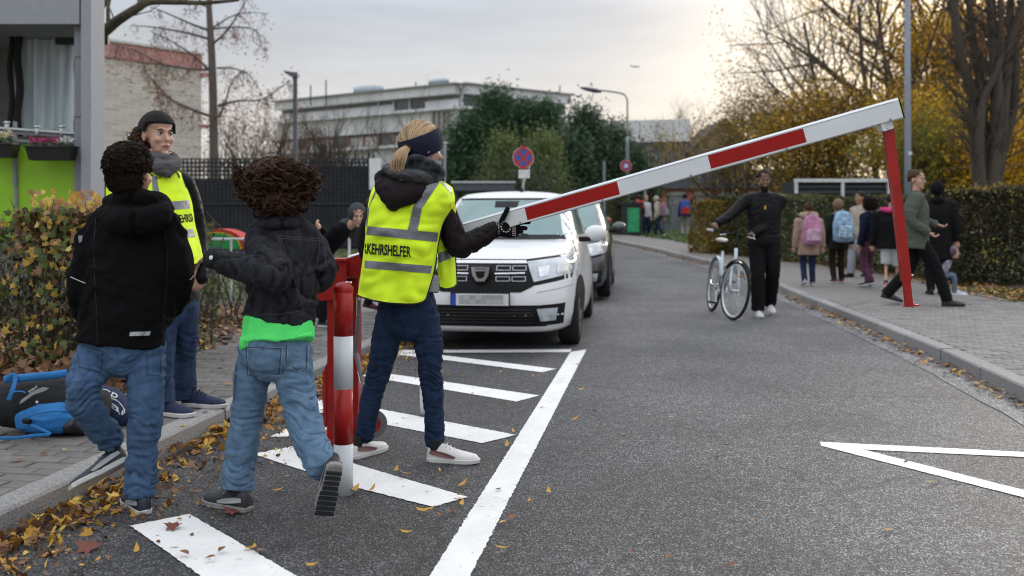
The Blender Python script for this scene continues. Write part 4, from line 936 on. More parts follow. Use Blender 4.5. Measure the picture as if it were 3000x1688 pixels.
# wire mesh fence left of it
x0, x1 = (1690-CX)*38/F, (1890-CX)*38/F; th = thing('fence', (x0, 38, gz(38)), 'grey metal mesh fence with posts behind the far bin', 'fence')
for i in range(4): x = x0+(x1-x0)*i/3; MB().box((x, 38, gz(38)+1.0), (.07, .07, 2.1)).build('post', MATS['zinc'], th)
mb = MB()
for i in range(int((x1-x0)/.12)): mb.tube([(x0+i*.12, 38.02, gz(38)), (x0+i*.12, 38.02, gz(38)+2)], .004, 3)
for j in range(10): mb.tube([(x0, 38.02, gz(38)+j*.21+.05), (x1, 38.02, gz(38)+j*.21+.05)], .005, 3)
mb.build('wire_mesh', MATS['zinc'], th, kind='stuff')
# white framed dark shelter behind the hedge
th = thing('shelter', W(2465, 600, 30), 'dark shelter with a white frame behind the long hedge', 'shelter')
a, b = W(2332, 529, 30), W(2603, 526, 30); zb = H+(HY-640)*30/F
MB().box(((a.x+b.x)/2, 30.9, (a.z+zb)/2), (b.x-a.x-.1, 1.6, a.z-zb)).build('wall', mat('shelter_dark', (.02, .024, .03), .7), th)
for j in range(7): MB().box(((a.x+b.x)/2, 30.06, a.z-.2-j*.17), (b.x-a.x-.1, .06, .06)).build('slat', mat('shelter_slat', (.045, .05, .06), .5), th)
MB().box(((a.x+b.x)/2, 30, a.z), (b.x-a.x+.1, .16, .11)).build('top_rail', M_WHITE, th)
for x in (a.x, (a.x+b.x)/2, b.x): MB().box((x, 29.98, (a.z+zb)/2-.05), (.09, .1, a.z-zb)).build('post', M_WHITE, th)
# ------------------------------------------------------------------ balcony block at the left edge
Yb = 11.0; M_GREY = mat('grey_render', (.22, .235, .26), .8, var=.06, ns=20); M_GR2 = mat('light_grey_render', (.29, .31, .34), .8, var=.06, ns=20)
M_LIME = mat('lime_panel', (.26, .52, .012), .5, var=.03); M_BLK = mat('black_plastic', (.012, .012, .014), .5)
bx = lambda x0, x1, y0, y1, Ya, dep: MB().box(((W(x0, 0, Ya).x+W(x1, 0, Ya).x)/2, Ya+dep/2, (W(0, y0, Ya).z+W(0, y1, Ya).z)/2), (W(x1, 0, Ya).x-W(x0, 0, Ya).x, dep, W(0, y0, Ya).z-W(0, y1, Ya).z))
th = thing('balcony_house', (-6, Yb, 0), 'grey balcony front with lime green panels at the left edge', 'building')
zl = lambda y: W(0, y, Yb).z; xx = lambda x: W(x, 0, Yb).x
MB().box((xx(258)-.04, Yb+.1, 2.4), (.2, .3, 4.9)).build('pillar', M_GREY, th)
MB().box((xx(275)-.02, Yb+.02, 2.4), (.115, .36, 4.9)).build('pillar_face', M_GR2, th)
for z in (1.2, 2.4, 3.1): MB().box((xx(258)-.04, Yb-.052, z), (.19, .004, .008)).build('joint', M_ANTH, th)
MB().prism([(-11, Yb-.1), (xx(262), Yb-.1), (W(262, 0, Yb+3.2).x, Yb+3.2), (-11, Yb+3.2)], zl(20)-.21, zl(20)+.9).build('canopy', M_GREY, th)
MB().box((xx(250)-2.7, Yb-.13, zl(20)-.0), (5.4, .06, .47)).build('fascia', M_GR2, th)
MB().box((xx(60)-2.65, Yb+1.5, 2.4), (5.3, .15, 4.8)).build('wall', mat('recess_wall', (.12, .12, .13), .9), th)
g = MB().box((xx(145), Yb+1.2, zl(230)), (.64, .03, 1.32))
me_ = bx(68, 228, 85, 400, Yb+1.0, .03)
cu = MB(); vs = []; fs = []; nx = 40
for j in range(20):
    for i in range(nx+1):
        u = i/nx; v = j/19; p = W(66+(215-66)*u, 105+(395-105)*v, Yb+.9); p.y += .035*math.sin(u*38+v*1.5)+.03*math.sin(u*13+2-v*2); vs.append(p)
for j in range(19):
    for i in range(nx): q = j*(nx+1)+i; fs.append((q, q+1, q+nx+2, q+nx+1))
cu.add(vs, fs); cu.build('curtain', mat('net_curtain', (.5, .56, .64), .8, var=.08, ns=3, streak=(4, 1, .6)), th, smooth=True)
MB().box((xx(150), Yb+.8, zl(80)), (.66, .05, .1)).build('curtain_rail', M_BLK, th)
bx(70, 218, 68, 98, Yb+.7, .06).build('blind_box', M_BLK, th)
for (xa, xb, w) in ((219, 236, .05), (44, 66, .05), (24, 40, .05)):
    P = [W((xa+xb)/2+4*math.sin(k*1.3+xa), 40+k*36, Yb+.72) for k in range(11)]; MB().tube(catmull(P, 3), (xb-xa)/2*11/F, 10).build('drape', mat('black_cloth', (.008, .008, .009), .9), th, smooth=True)
bx(42, 72, 60, 400, Yb+1.2, .05).build('window_frame', M_GR2, th)
def rail(x0, y0, x1, y1, r=.022): a, b = W(x0, y0, Yb-.02), W(x1, y1, Yb-.02); MB().tube([a, b], r, 10).build('handrail', mat('steel_rail', (.4, .42, .44), .35, metal=.7), th)
rail(-60, 372, 236, 393); 
for (y0, y1) in ((398, 408), (420, 430)): a, b = W(-60, y0-14, Yb), W(232, y0+2, Yb); MB().beam(a, b, .03, .03).build('rail_bar', M_GREY, th)
for x in (44, 230): MB().box((xx(x), Yb, zl(450)), (.035, .035, .75)).build('rail_post', M_GREY, th)
bx(50, 228, 422, 700, Yb+.03, .03).build('lime_panel', M_LIME, th); bx(-140, 41, 418, 700, Yb+.03, .03).build('lime_panel', M_LIME, th)
bx(41, 50, 418, 700, Yb-.0, .05).build('panel_post', M_GREY, th)
MB().box((-7.4, Yb+1.1, .6), (4.0, 1.8, 1.3)).build('plinth', M_CONC2, th)
M_FLW = leafmat('petal', .6, .2)
for k, (x0, x1, y0, lb, pal) in enumerate(((84, 218, 432, 'black flower box with pink and white flowers hung on the balcony rail', [(.6, .03, .2), (.5, .02, .15), (.7, .1, .35), (.3, .01, .06)]), (-70, 48, 424, 'black flower box with cream flowers at the left picture edge', [(.7, .62, .35), (.75, .7, .5)]))):
    pa, pb = W(x0, y0, Yb-.2), W(x1, y0, Yb-.2); t = thing('flower_box', pa, lb, 'flower box'); mb = MB(); w = pb.x-pa.x; c = (pa+pb)/2
    vs = [(pa.x, pa.y-.09, pa.z), (pb.x, pa.y-.09, pa.z), (pb.x, pa.y+.1, pa.z), (pa.x, pa.y+.1, pa.z), (pa.x+.03, pa.y-.06, pa.z-.15), (pb.x-.03, pa.y-.06, pa.z-.15), (pb.x-.03, pa.y+.08, pa.z-.15), (pa.x+.03, pa.y+.08, pa.z-.15)]
    mb.add(vs, [(0, 1, 2, 3), (4, 7, 6, 5), (0, 4, 5, 1), (1, 5, 6, 2), (2, 6, 7, 3), (3, 7, 4, 0)]); mb.build('trough', M_BLK, t)
    MB().box((c.x, pa.y-.0, pa.z+.005), (w+.02, .22, .018)).build('rim', M_BLK, t)
    P = [(random.uniform(pa.x+.03, pb.x-.03), pa.y+random.uniform(-.09, .09), pa.z+random.uniform(.0, .07)) for _ in range(500)]
    link('foliage', scatter(P, .03, 'oval', [(.05, .09, .05), (.2, .26, .2), (.09, .13, .07)]), M_LEAF, t, kind='stuff')
    for b in range(9 if k == 0 else 8):
        x = pa.x+w*(.12+.82*b/8); pp = pal if (k or b < 6) else [(.75, .75, .72)]
        zz = .08 if k == 0 else .07+.07*random.random()
        Q = [(x+random.gauss(0, .022), pa.y+random.gauss(-.03, .03), pa.z+zz+random.gauss(0, .02)) for _ in range(40)]
        link('flower', scatter(Q, .026, 'oval', pp), M_FLW, t)
for x in (20, 108, 180):
    p = W(x, 384 if x > 50 else 372, Yb-.03); t = thing('solar_lamp', p, 'small glass topped solar lamp clipped on the balcony rail, %s' % {20: 'above the cream flowers', 108: 'left one above the pink flowers', 180: 'nearest the grey pillar'}[x], 'lamp')
    MB().lathe([(.0, .075), (.03, .068), (.042, .05), (.043, .042), (.0, .042)], p, seg=14).build('lamp_cap', mat('steel_cap', (.5, .52, .54), .25, metal=.8), t, smooth=True)
    MB().tube([p+Vector((0, 0, .04)), p+Vector((0, 0, -.05))], [.03, .014], 10).build('glass', mat('lamp_glass', (.6, .63, .66), .1, spec=.7), t, smooth=True)
# ------------------------------------------------------------------ lamps, masts, signs
M_MAST = mat('mast_grey', (.2, .23, .27), .5, metal=.3, var=.06)
x = (2659-CX)*22/F; th = thing('mast', (x, 22, gz(22)), 'tall plain grey mast rising out of the top right', 'mast')
MB().tube([(x, 22, gz(22)), (x, 22, 2.5), (x, 22, 9)], [.078, .075, .055], 16).build('shaft', M_MAST, th, smooth=True)
p = W(2661, 450, 22); MB().tube([p-Vector((0, 0, .04)), p+Vector((0, 0, .04))], .079, 16).build('sticker', M_WHITE, th)
x = (865-CX)*25/F; zt = W(0, 222, 25).z; th = thing('street_lamp', (x, 25, gz(25)), 'short grey lamp post with a flat angled head behind the curly haired child', 'street lamp')
M_LP = mat('lamp_post', (.11, .12, .14), .5, metal=.4)
MB().tube([(x, 25, gz(25)), (x, 25, 3), (x, 25, zt-.15), (x, 25, zt)], [.065, .062, .06, .09], 12).build('shaft', M_LP, th, smooth=True)
mb = MB(); vs = [W(833, 209, 25), W(838, 216, 25), W(862, 228, 25), W(874, 226, 25), W(875, 218, 25), W(868, 214, 25)]; mb.slab([v-Vector((0, .12, 0)) for v in vs], (0, .26, 0)); mb.build('lamp_head', M_LP, th)
x = (1838-CX)*35/F; th = thing('street_lamp', (x, 35, gz(35)), 'slim street lamp with a long curved arm beyond the evergreens', 'street lamp'); zl_ = lambda y: W(0, y, 35).z
MB().tube([(x, 35, gz(35)), (x, 35, zl_(420)), (x, 35, zl_(400))], [.075, .07, .045], 12).build('shaft', M_MAST, th, smooth=True)
MB().tube(catmull([W(1838, 400, 35), W(1838, 320, 35), W(1837, 290, 35), W(1826, 276, 35), W(1795, 269, 35), W(1760, 265, 35)], 4), .035, 8).build('arm', mat('arm_paint', (.32, .32, .26), .5, metal=.4), th, smooth=True)
mb = MB(); mb.tube([W(1762, 268, 35), W(1745, 266, 35), W(1715, 260, 35), W(1700, 257, 35)], [(.09, .05), (.14, .09), (.13, .07), (.06, .03)], 12, ref=(0, 1, 0)); mb.build('lamp_head', M_LP, th, smooth=True)
MB().tube([W(1755, 271, 35), W(1712, 262, 35)], [(.1, .02), (.1, .02)], 10, ref=(0, 1, 0)).build('lamp_glass', mat('lamp_lens', (.35, .33, .3), .3), th)
M_RED = mat('sign_red', (.45, .02, .02), .4); M_BLUE = mat('sign_blue', (.015, .1, .42), .4); M_ZN = MATS['zinc']
def halt_sign(cx, cy, r, Y, absolute, parent=None, post=True, lb=''):
    c = W(cx, cy, Y); R = r*Y/F; th = parent or thing('traffic_sign', (c.x, Y+.04, gz(Y)), lb, 'traffic sign')
    disc = lambda rad, y, n=36: [Vector((c.x+rad*math.cos(2*math.pi*k/n), c.y+y, c.z+rad*math.sin(2*math.pi*k/n))) for k in range(n)]
    MB().slab(disc(R, 0), (0, .012, 0)).build('sign_rim', M_WHITE, th)
    f = MB().slab(disc(R*.95, -.003), (0, .002, 0)).build('sign_face', M_RED, th)
    if absolute:      # four blue fields of the no stopping sign
        for k in range(4):
            a0 = math.radians(k*90+45+11); a1 = math.radians(k*90+135-11); pts = []
            pts.append(Vector((c.x+R*.16*math.cos((a0+a1)/2), c.y-.007, c.z+R*.16*math.sin((a0+a1)/2))))
            for q in range(9): a = a0+(a1-a0)*q/8; pts.append(Vector((c.x+R*.74*math.cos(a), c.y-.007, c.z+R*.74*math.sin(a))))
            MB().slab(pts, (0, .003, 0)).build('blue_field', M_BLUE, f)
    else:
        MB().slab(disc(R*.6, -.007), (0, .003, 0)).build('blue_field', M_BLUE, f)
        MB().slab(disc(R*.36, -.011), (0, .003, 0)).build('sticker', M_WHITE, f)
    return th, c, R
th, c, R = halt_sign(1533, 462, 31, 20, True, lb='round red and blue no stopping sign with a white plate above the white car')
MB().tube([(c.x, 20.04, gz(20)), (c.x, 20.04, c.z+R)], .03, 12).build('post', M_ZN, th)
bx(1519, 1552, 497, 522, 20-.01, .01).build('sign_plate', mat('white_plate', (.7, .71, .72), .5), th)
MB().box((c.x, 19.99, c.z+R+.0), (.09, .01, .06)).build('sign_tab', M_RED, th); MB().box((c.x, 19.985, c.z-R-.0), (.09, .012, .05)).build('sign_tab', M_RED, th)
th2, c, R = halt_sign(1834, 486, 17, 34.85, False, lb='small round red and blue sign with a white sticker on the far street lamp')
MB().box((c.x, 34.9, c.z), (.06, .08, .1)).build('clamp', M_ZN, th2)
# far bin with a green advert, blue sign
p = W(1848, 690, 33.4); th = thing('rubbish_bin', (p.x, 33.4, gz(33.4)), 'tall black bin housing with a green panel on the far pavement', 'bin'); z = gz(33.4)
MB().box((p.x, 33.4, z+.62), (.75, .5, 1.05)).build('bin_body', M_BLK, th); MB().box((p.x-.05, 33.4, z+1.2), (.95, .6, .08)).build('lid', M_BLK, th)
MB().box((p.x+.06, 33.14, z+.62), (.42, .02, .85)).build('poster', mat('green_poster', (.02, .3, .12), .5, var=.3, ns=5), th)
for s in (-.3, .3): MB().box((p.x+s, 33.4, z+.06), (.06, .4, .14)).build('leg', M_BLK, th)
# utility pole at the far pavement
x = (1770-CX)*31/F; th = thing('pole', (x, 31, gz(31)), 'thin blue grey post at the far pavement beyond the dark car', 'pole'); MB().tube([(x, 31, gz(31)), (x, 31, gz(31)+2.6)], .045, 10).build('shaft', M_MAST, th); MB().box((x, 31, gz(31)+2.62), (.1, .1, .05)).build('pole_cap', M_MAST, th)
# aeroplane far off
a = Vector((1860-CX, 2750, 0)); Yp = 1400; c = W(1860, 196, Yp); th = thing('aeroplane', c, 'tiny distant aeroplane in the cloudy sky', 'aeroplane'); M_PL = mat('plane_grey', (.3, .3, .32), .5)
MB().tube([c+Vector((-6, 0, .5)), c+Vector((-4, 0, .5)), c+Vector((6, 0, 0)), c+Vector((8, 0, 0))], [.3, .9, 1.0, .2], 10).build('fuselage', M_PL, th); MB().slab([c+Vector((-1, -7, .3)), c+Vector((1, -7, .3)), c+Vector((3, 0, 0)), c+Vector((0, 0, 0)), c+Vector((-1, 7, .3))], (0, 0, .2)).build('wing', M_PL, th)
MB().slab([c+Vector((-6, 0, .5)), c+Vector((-7.5, 0, 3)), c+Vector((-6, 0, 3)), c+Vector((-4, 0, .8))], (0, .2, 0)).build('tail', M_PL, th)
# rainbow pop-up arch with a white rail on the garden grass
c = W(636, 700, 14); th = thing('play_tent', (c.x, 14, gz(14)), 'green and red striped cloth play tunnel behind the low hedge', 'toy tent')
for k, (col, r0, r1) in enumerate((((.03, .3, .08), .05, .36), ((.5, .4, .02), .36, .39), ((.45, .03, .02), .39, .46), ((.12, .08, .25), .0, .05))):
    mb = MB(); vs = []; fs = []
    for i in range(13):
        a = math.pi*i/12
        for r in (r0, r1):
            for y in (0, .5): vs.append((c.x+r*.95*math.cos(a), 14+y, H+(HY-730)*14/F+r*.66*math.sin(a)))
    for i in range(12): q = i*4; fs += [(q, q+2, q+6, q+4), (q+1, q+5, q+7, q+3), (q+2, q+3, q+7, q+6), (q, q+4, q+5, q+1)]
    mb.add(vs, fs); mb.build('cloth_band', mat('tent_%d' % k, col, .8), th)
MB().box((c.x, 14.25, H+(HY-734)*14/F-.17), (.8, .55, .36)).build('skirt', mat('tent_purple', (.07, .05, .1), .9), th)
a = W(575, 700, 13.5); th = thing('rail', (a.x, 13.5, gz(13.5)), 'white garden rail running behind the low hedge', 'rail')
zr_ = W(0, 701, 13.5).z; MB().tube([(a.x-1.2, 13.5, zr_), (a.x+2.2, 13.5, zr_)], .02, 8).build('top_bar', M_WHITE, th)
for k in (-1.2, .5, 2.2): MB().tube([(a.x+k, 13.5, gz(13.5)), (a.x+k, 13.5, zr_)], .018, 8).build('post', M_WHITE, th)
# ------------------------------------------------------------------ cars
M_CARW = mat('white_paint', (.72, .73, .74), .28, var=.02, ns=2, coat=.6); M_CARD = mat('graphite_paint', (.07, .072, .078), .3, metal=.5, var=.05, coat=.8)
M_GLS = mat('windscreen', (.13, .23, .23), .1, var=.12, ns=1.2, spec=.6); M_TYRE = mat('tyre', (.012, .012, .012), .9, bump=.4, bs=60); M_TRIM = mat('black_trim', (.008, .008, .009), .6, spec=.2)
M_CHR = mat('chrome', (.6, .61, .63), .18, metal=.9); M_RIM = mat('rim', (.3, .31, .33), .35, metal=.7); M_LENS = mat('lens', (.42, .46, .5), .08, var=.25, ns=6, spec=.9, coat=1)
def car(loc, ang, body, lbl, detail=True, L_=4.06):
    th = thing('parked_car', (0, 0, 0), lbl, 'car'); ORG[th.name] = Vector((0, 0, 0)); hl = L_/2
    # rings by height: z, front y, rear y, half width, exponent  (car points to -y, front at y=0)
    R = [(.17, .22, 3.9, .76, 5), (.22, .08, 3.98, .83, 5), (.34, .01, 4.03, .865, 4.6), (.5, .0, 4.05, .875, 4.4), (.62, .03, 4.05, .87, 4.2), (.72, .07, 4.03, .862, 4.0), (.80, .14, 4.0, .85, 3.8), (.86, .28, 3.98, .835, 3.6), (.91, .55, 3.96, .82, 3.6), (.955, .85, 3.94, .81, 4), (.99, 1.1, 3.92, .80, 5)]
    ns = 72; mb = MB(); vs = []
    def ring(z, yf, yr, w, e, crown=0):
        out = []
        for k in range(ns):
            a = 2*math.pi*k/ns; c, s = math.cos(a), math.sin(a); X = w*math.copysign(abs(c)**(2/e), c); Y = (yf+yr)/2+(yr-yf)/2*math.copysign(abs(s)**(2/e), s)
            out.append((X, Y, z+crown*(1-(X/w)**2)))
        return out
    for i, r in enumerate(R): vs += ring(*r, crown=.0 if i < 6 else .018*(i-5)/5)
    fs = [(j*ns+k, j*ns+(k+1) % ns, (j+1)*ns+(k+1) % ns, (j+1)*ns+k) for j in range(len(R)-1) for k in range(ns)]
    fs.append(tuple(range((len(R)-1)*ns, len(R)*ns))); fs.append(tuple(range(ns-1, -1, -1)))
    # greenhouse
    Gh = [(.96, 1.02, 3.92, .80, 5), (1.02, 1.16, 3.9, .785, 5), (1.2, 1.47, 3.84, .725, 5), (1.36, 1.76, 3.76, .66, 5), (1.44, 1.93, 3.68, .62, 5), (1.485, 2.1, 3.55, .57, 4.5), (1.51, 2.4, 3.3, .45, 4)]
    mb.add(vs, fs); b = len(vs); v2 = []
    for i, r in enumerate(Gh): v2 += ring(*r, crown=.02)
    f2 = [(j*ns+k, j*ns+(k+1) % ns, (j+1)*ns+(k+1) % ns, (j+1)*ns+k) for j in range(len(Gh)-1) for k in range(ns)]+[tuple(range((len(Gh)-1)*ns, len(Gh)*ns))]
    mb.add(v2, f2); me = mb.mesh('body'); bv = BVHTree.FromPolygons([v.co.copy() for v in me.vertices], [tuple(p.vertices) for p in me.polygons])
    bd = link('body', me, body, th, smooth=True)
    def patch(c, nx=10, ny=6, off=.006, axis='y', sgn=-1):      # 4 corners (a,z) seen from the front (axis y) or side (axis x)
        vs = []; ids = {}; fs = []
        for j in range(ny+1):
            for i in range(nx+1):
                u = i/nx; v = j/ny; A = (c[0][0]*(1-u)+c[1][0]*u)*(1-v)+(c[3][0]*(1-u)+c[2][0]*u)*v; Z = (c[0][1]*(1-u)+c[1][1]*u)*(1-v)+(c[3][1]*(1-u)+c[2][1]*u)*v
                if axis == 'y': h = bv.ray_cast(Vector((A, -1, Z)), Vector((0, 1, 0)))
                else: h = bv.ray_cast(Vector((2*sgn, A, Z)), Vector((-sgn, 0, 0)))
                if h[0] is not None: ids[(i, j)] = len(vs); vs.append(h[0]+(Vector((0, -off, off*.4)) if axis == 'y' else Vector((sgn*off, 0, 0))))
        for j in range(ny):
            for i in range(nx):
                q = [(i, j), (i, j+1), (i+1, j+1), (i+1, j)]
                if all(k in ids for k in q): fs.append(tuple(ids[k] for k in (q if (axis == 'y' or sgn > 0) else q[::-1])))
        return MB().add(vs, fs)
    ws = patch([(-.60, 1.415), (.60, 1.415), (.72, 1.035), (-.72, 1.035)], 16, 10, .004).build('windscreen', M_GLS, th, smooth=True)
    patch([(-.625, 1.435), (.625, 1.435), (.60, 1.412), (-.60, 1.412)], 16, 2, .005).build('seal', M_TRIM, ws); patch([(-.735, 1.045), (.735, 1.045), (.76, 1.0), (-.76, 1.0)], 16, 3, .006).build('scuttle', M_TRIM, ws)
    patch([(-.13, 1.40), (.13, 1.40), (.12, 1.33), (-.12, 1.33)], 4, 2, .007).build('mirror_patch', M_TRIM, ws)
    for s in (-1, 1):
        MB().tube([(s*.3, 1.12, 1.045), (s*.05, 1.22, 1.09)], .008, 5).build('wiper', M_TRIM, th)
        sw = patch([(1.42, 1.36), (2.35, 1.405), (2.35, 1.045), (1.2, 1.045)], 8, 6, .005, 'x', s).build('side_window', M_GLS, th, smooth=True)
        patch([(2.42, 1.405), (3.3, 1.36), (3.45, 1.045), (2.42, 1.045)], 8, 6, .005, 'x', s).build('side_window', M_GLS, th, smooth=True)
        # mirror
        m = MB().ell((s*.97, 1.32, 1.06), (.115, .07, .085), seg=14).build('side_mirror', body, th, smooth=True)
        MB().box((s*.86, 1.30, 1.0), (.12, .05, .05)).build('mirror_foot', M_TRIM, m); MB().ell((s*.965, 1.36, 1.045), (.1, .05, .075)).build('mirror_housing', M_TRIM, m, smooth=True)
        # headlamp
        hl_ = patch([(s*.40, .815), (s*.80, .86), (s*.795, .70), (s*.47, .635)], 10, 6, .008).build('headlight', M_LENS, th, smooth=True)
        patch([(s*.385, .835), (s*.83, .885), (s*.82, .665), (s*.45, .60)], 10, 6, .003).build('headlight_surround', M_TRIM, hl_)
        patch([(s*.50, .765), (s*.60, .775), (s*.59, .69), (s*.52, .675)], 4, 4, .013).build('reflector', M_CHR, hl_)
        patch([(s*.66, .79), (s*.76, .81), (s*.75, .72), (s*.66, .70)], 4, 4, .013).build('reflector', M_CHR, hl_)
        # fog lamp niche
        f = patch([(s*.43, .425), (s*.74, .44), (s*.72, .25), (s*.50, .24)], 8, 5, .007).build('fog_light', M_TRIM, th)
        patch([(s*.50, .395), (s*.68, .40), (s*.66, .285), (s*.53, .28)], 5, 4, .013).build('fog_lens', M_LENS, f)
        # wheel arches and wheels
        for wy in (.82, 3.40):
            vs = []; fs = []; na = 22; nr_ = 5
            for j in range(nr_+1):
                for i in range(na+1):
                    a_ = math.pi*i/na; rr = .36*j/nr_; y_, z_ = wy+math.cos(a_)*rr, max(.31+math.sin(a_)*rr, .2) if j else .31; h = bv.ray_cast(Vector((2*s, y_, z_)), Vector((-s, 0, 0))); vs.append(h[0]+Vector((s*.005, 0, 0)) if h[0] is not None else Vector((s*.8, y_, z_)))
            for j in range(nr_):
                for i in range(na): q = j*(na+1)+i; fs.append((q, q+1, q+na+2, q+na+1))
            n0 = len(vs); vs += [vs[nr_*(na+1)]+Vector((0, 0, -.11)), vs[nr_*(na+1)+na]+Vector((0, 0, -.11))]; fs.append((nr_*(na+1), nr_*(na+1)+na, n0+1, n0))
            MB().add(vs, fs).build('wheel_arch', M_TRIM, th)
            w = MB().lathe([(.19, -.095), (.27, -.1), (.305, -.08), (.312, 0), (.305, .08), (.27, .1), (.19, .095)], (s*.745, wy, .305), (s, 0, 0), 32).build('wheel', M_TYRE, th, smooth=True)
            MB().lathe([(0, .1), (.06, .105), (.09, .085), (.185, .09), (.2, .1), (.2, .05), (0, .04)], (s*.745, wy, .305), (s, 0, 0), 24).build('rim', M_RIM, w, smooth=True)
    # grille, badge, bumper, plate
    gr = patch([(-.41, .80), (.41, .80), (.47, .60), (-.47, .60)], 14, 5, .006).build('grille', M_TRIM, th)
    patch([(-.47, .6), (.47, .6), (.36, .545), (-.36, .545)], 14, 2, .006).build('grille_base', M_TRIM, gr)
    for s in (-1, 1):
        patch([(s*.12, .712), (s*.39, .718), (s*.39, .706), (s*.12, .70)], 8, 1, .016).build('chrome_bar', M_CHR, gr)
        for (x0, x1) in ((.13, .26), (.275, .40)):
            for zc_ in (.755, .66):
                for (a, b_, c_, d_) in ((x0, x1, zc_+.022, zc_+.016), (x0, x1, zc_-.016, zc_-.022), (x0, x0+.008, zc_+.022, zc_-.022), (x1-.008, x1, zc_+.022, zc_-.022)):
                    patch([(s*a, c_), (s*b_, c_), (s*b_, d_), (s*a, d_)], 3, 1, .014).build('grille_frame', M_RIM, gr)
    bz = -.008
    for s in (-1, 1):
        patch([(s*.728, .995), (s*.735, .995), (s*.795, .875), (s*.787, .875)], 1, 10, .004).build('bonnet_gap', M_TRIM, th)
        patch([(s*.50, .545), (s*.85, .60), (s*.85, .595), (s*.50, .54)], 12, 1, .004).build('bumper_gap', mat('gap_grey', (.2, .2, .21), .7), th)
    patch([(-.40, .835), (.40, .835), (.40, .829), (-.40, .829)], 20, 1, .004).build('bonnet_edge', M_TRIM, th)
    em = MB().slab([Vector((x, bz, z)) for x, z in ((-.098, .785), (.098, .785), (.082, .69), (.04, .63), (-.04, .63), (-.082, .69))], (0, .06, 0)).build('badge_surround', M_TRIM, th)
    if detail:
        MB().slab([Vector((x, bz-.012, z)) for x, z in ((-.085, .775), (.085, .775), (.07, .695), (.036, .645), (-.036, .645), (-.07, .695))], (0, .012, 0)).build('badge', M_CHR, em)
        MB().slab([Vector((x, bz-.015, z)) for x, z in ((-.045, .735), (.045, .735), (.034, .69), (.018, .672), (-.018, .672), (-.034, .69))], (0, .006, 0)).build('badge_hollow', M_TRIM, em)
        text_flat('DACIA', (0, bz-.0135, .757), (1, 0, 0), (0, 0, 1), .09, .017).build('lettering', M_TRIM, em)
    lw = patch([(-.62, .43), (.62, .43), (.58, .235), (-.58, .235)], 14, 4, .005).build('lower_grille', M_TRIM, th)
    for z in (.27, .30, .33, .36, .39): patch([(-.45, z+.004), (.45, z+.004), (.45, z-.004), (-.45, z-.004)], 10, 1, .010).build('slat', mat('trim_grey', (.03, .03, .032), .5), lw)
    patch([(-.74, .232), (.74, .232), (.70, .205), (-.70, .205)], 14, 1, .012).build('bumper_lip', body, th)
    pl_ = MB().box((0, -.03, .485), (.535, .02, .125)).build('number_plate', M_TRIM, th)
    MB().box((.01, -.042, .485), (.495, .004, .105)).build('plate_face', mat('plate_white', (.6, .61, .62), .5), pl_); MB().box((-.238, -.0455, .485), (.044, .004, .105)).build('blue_band', mat('plate_blue', (.01, .06, .35), .5), pl_)
    r = random.Random(3)
    for i in range(8):
        for j in range(2):
            g_ = r.uniform(.28, .5); MB().box((-.165+i*.05, -.0455, .465+j*.04), (.05, .003, .04)).build('blurred_block', mat('plate_grey_%d' % int(g_*10), (g_, g_, g_*1.03), .6), pl_)
    MB().ell((0, .62, .925), (.012, .02, .008), seg=8).build('washer_jet', M_TRIM, th)
    if detail:
        a = MB().lathe([(.0, .05), (.008, .045), (.03, .0)], (-.02+.12, 2.25, 1.515), seg=10).build('aerial', M_TRIM, th); MB().tube([(.10, 2.25, 1.55), (.16, 2.55, 1.82)], .006, 6).build('aerial_rod', mat('aerial_grey', (.3, .3, .28), .5), a)
        for s in (-1, 1): patch([(s*.600, 1.44), (s*.612, 1.44), (s*.58, 1.50), (s*.565, 1.50)], 1, 4, .004).build('roof_seam', M_TRIM, th)
    th.location = loc; th.rotation_euler = (0, 0, ang); return th
zf = lambda Y: gz(Y)
Yc = 8.38; Xc = (1408-CX)*Yc/F
car((Xc, Yc, 0), -math.atan(.13), M_CARW, 'white hatchback parked facing the camera behind the hatched area')
c2 = car((.56, 13.62, .02), -math.atan(.13), M_CARD, 'dark graphite car parked close behind the white hatchback', detail=False); c2.rotation_euler.x = .012
c3 = car((1.1, 18.9, gz(19.5)), -.02, mat('maroon_paint', (.3, .03, .03), .3, coat=.6), 'third parked car, red, almost hidden behind the dark car', detail=False); c3.rotation_euler = (.03, 0, .03)

# ------------------------------------------------------------------ bollards and barrier
M_RP = mat('red_enamel', (.33, .009, .006), .42, var=.18, ns=7, coat=.1, spec=.3, bump=.15, bs=90); M_WP = mat('white_enamel', (.62, .64, .66), .45, var=.05); M_RFOIL = mat('red_foil', (.32, .005, .004), .5, var=.08, ns=40, spec=.25); M_WB = mat('boom_white', (.68, .71, .735), .42, var=.06, ns=5, bump=.1, bs=30)
def bollard(px, py, lbl):
    p = G(px, py); th = thing('bollard', p, lbl, 'bollard'); r = .0415
    for (z0, z1, m, nm) in ((0, .218, M_WP, 'white_band'), (.218, .455, M_RP, 'red_band'), (.455, .682, M_WP, 'white_band'), (.682, .885, M_RP, 'red_band')):
        MB().lathe([(r-.01, z0), (r, z0), (r, z1), (r-.01, z1)], p, seg=32).build(nm, m, th, smooth=False)
    MB().lathe([(r+.001, .872), (r+.002, .888), (r-.004, .896), (r*.62, .909), (.0, .915)], p, seg=32).build('domed_cap', M_RP, th, smooth=True)
    MB().ell(p+Vector((-.02, -.0375, .862)), .003, seg=6).build('cap_screw', M_TRIM, th)
    for o in list(COL.objects):
        if o.parent == th and o.name.startswith(('red_band', 'white_band')): o.data.polygons.foreach_set('use_smooth', [True]*len(o.data.polygons))
bollard(1006, 1447, 'red and white striped bollard in the foreground in front of the barrier post')
bollard(1250, 1217, 'second red and white bollard almost hidden behind the leg of the ponytailed woman')
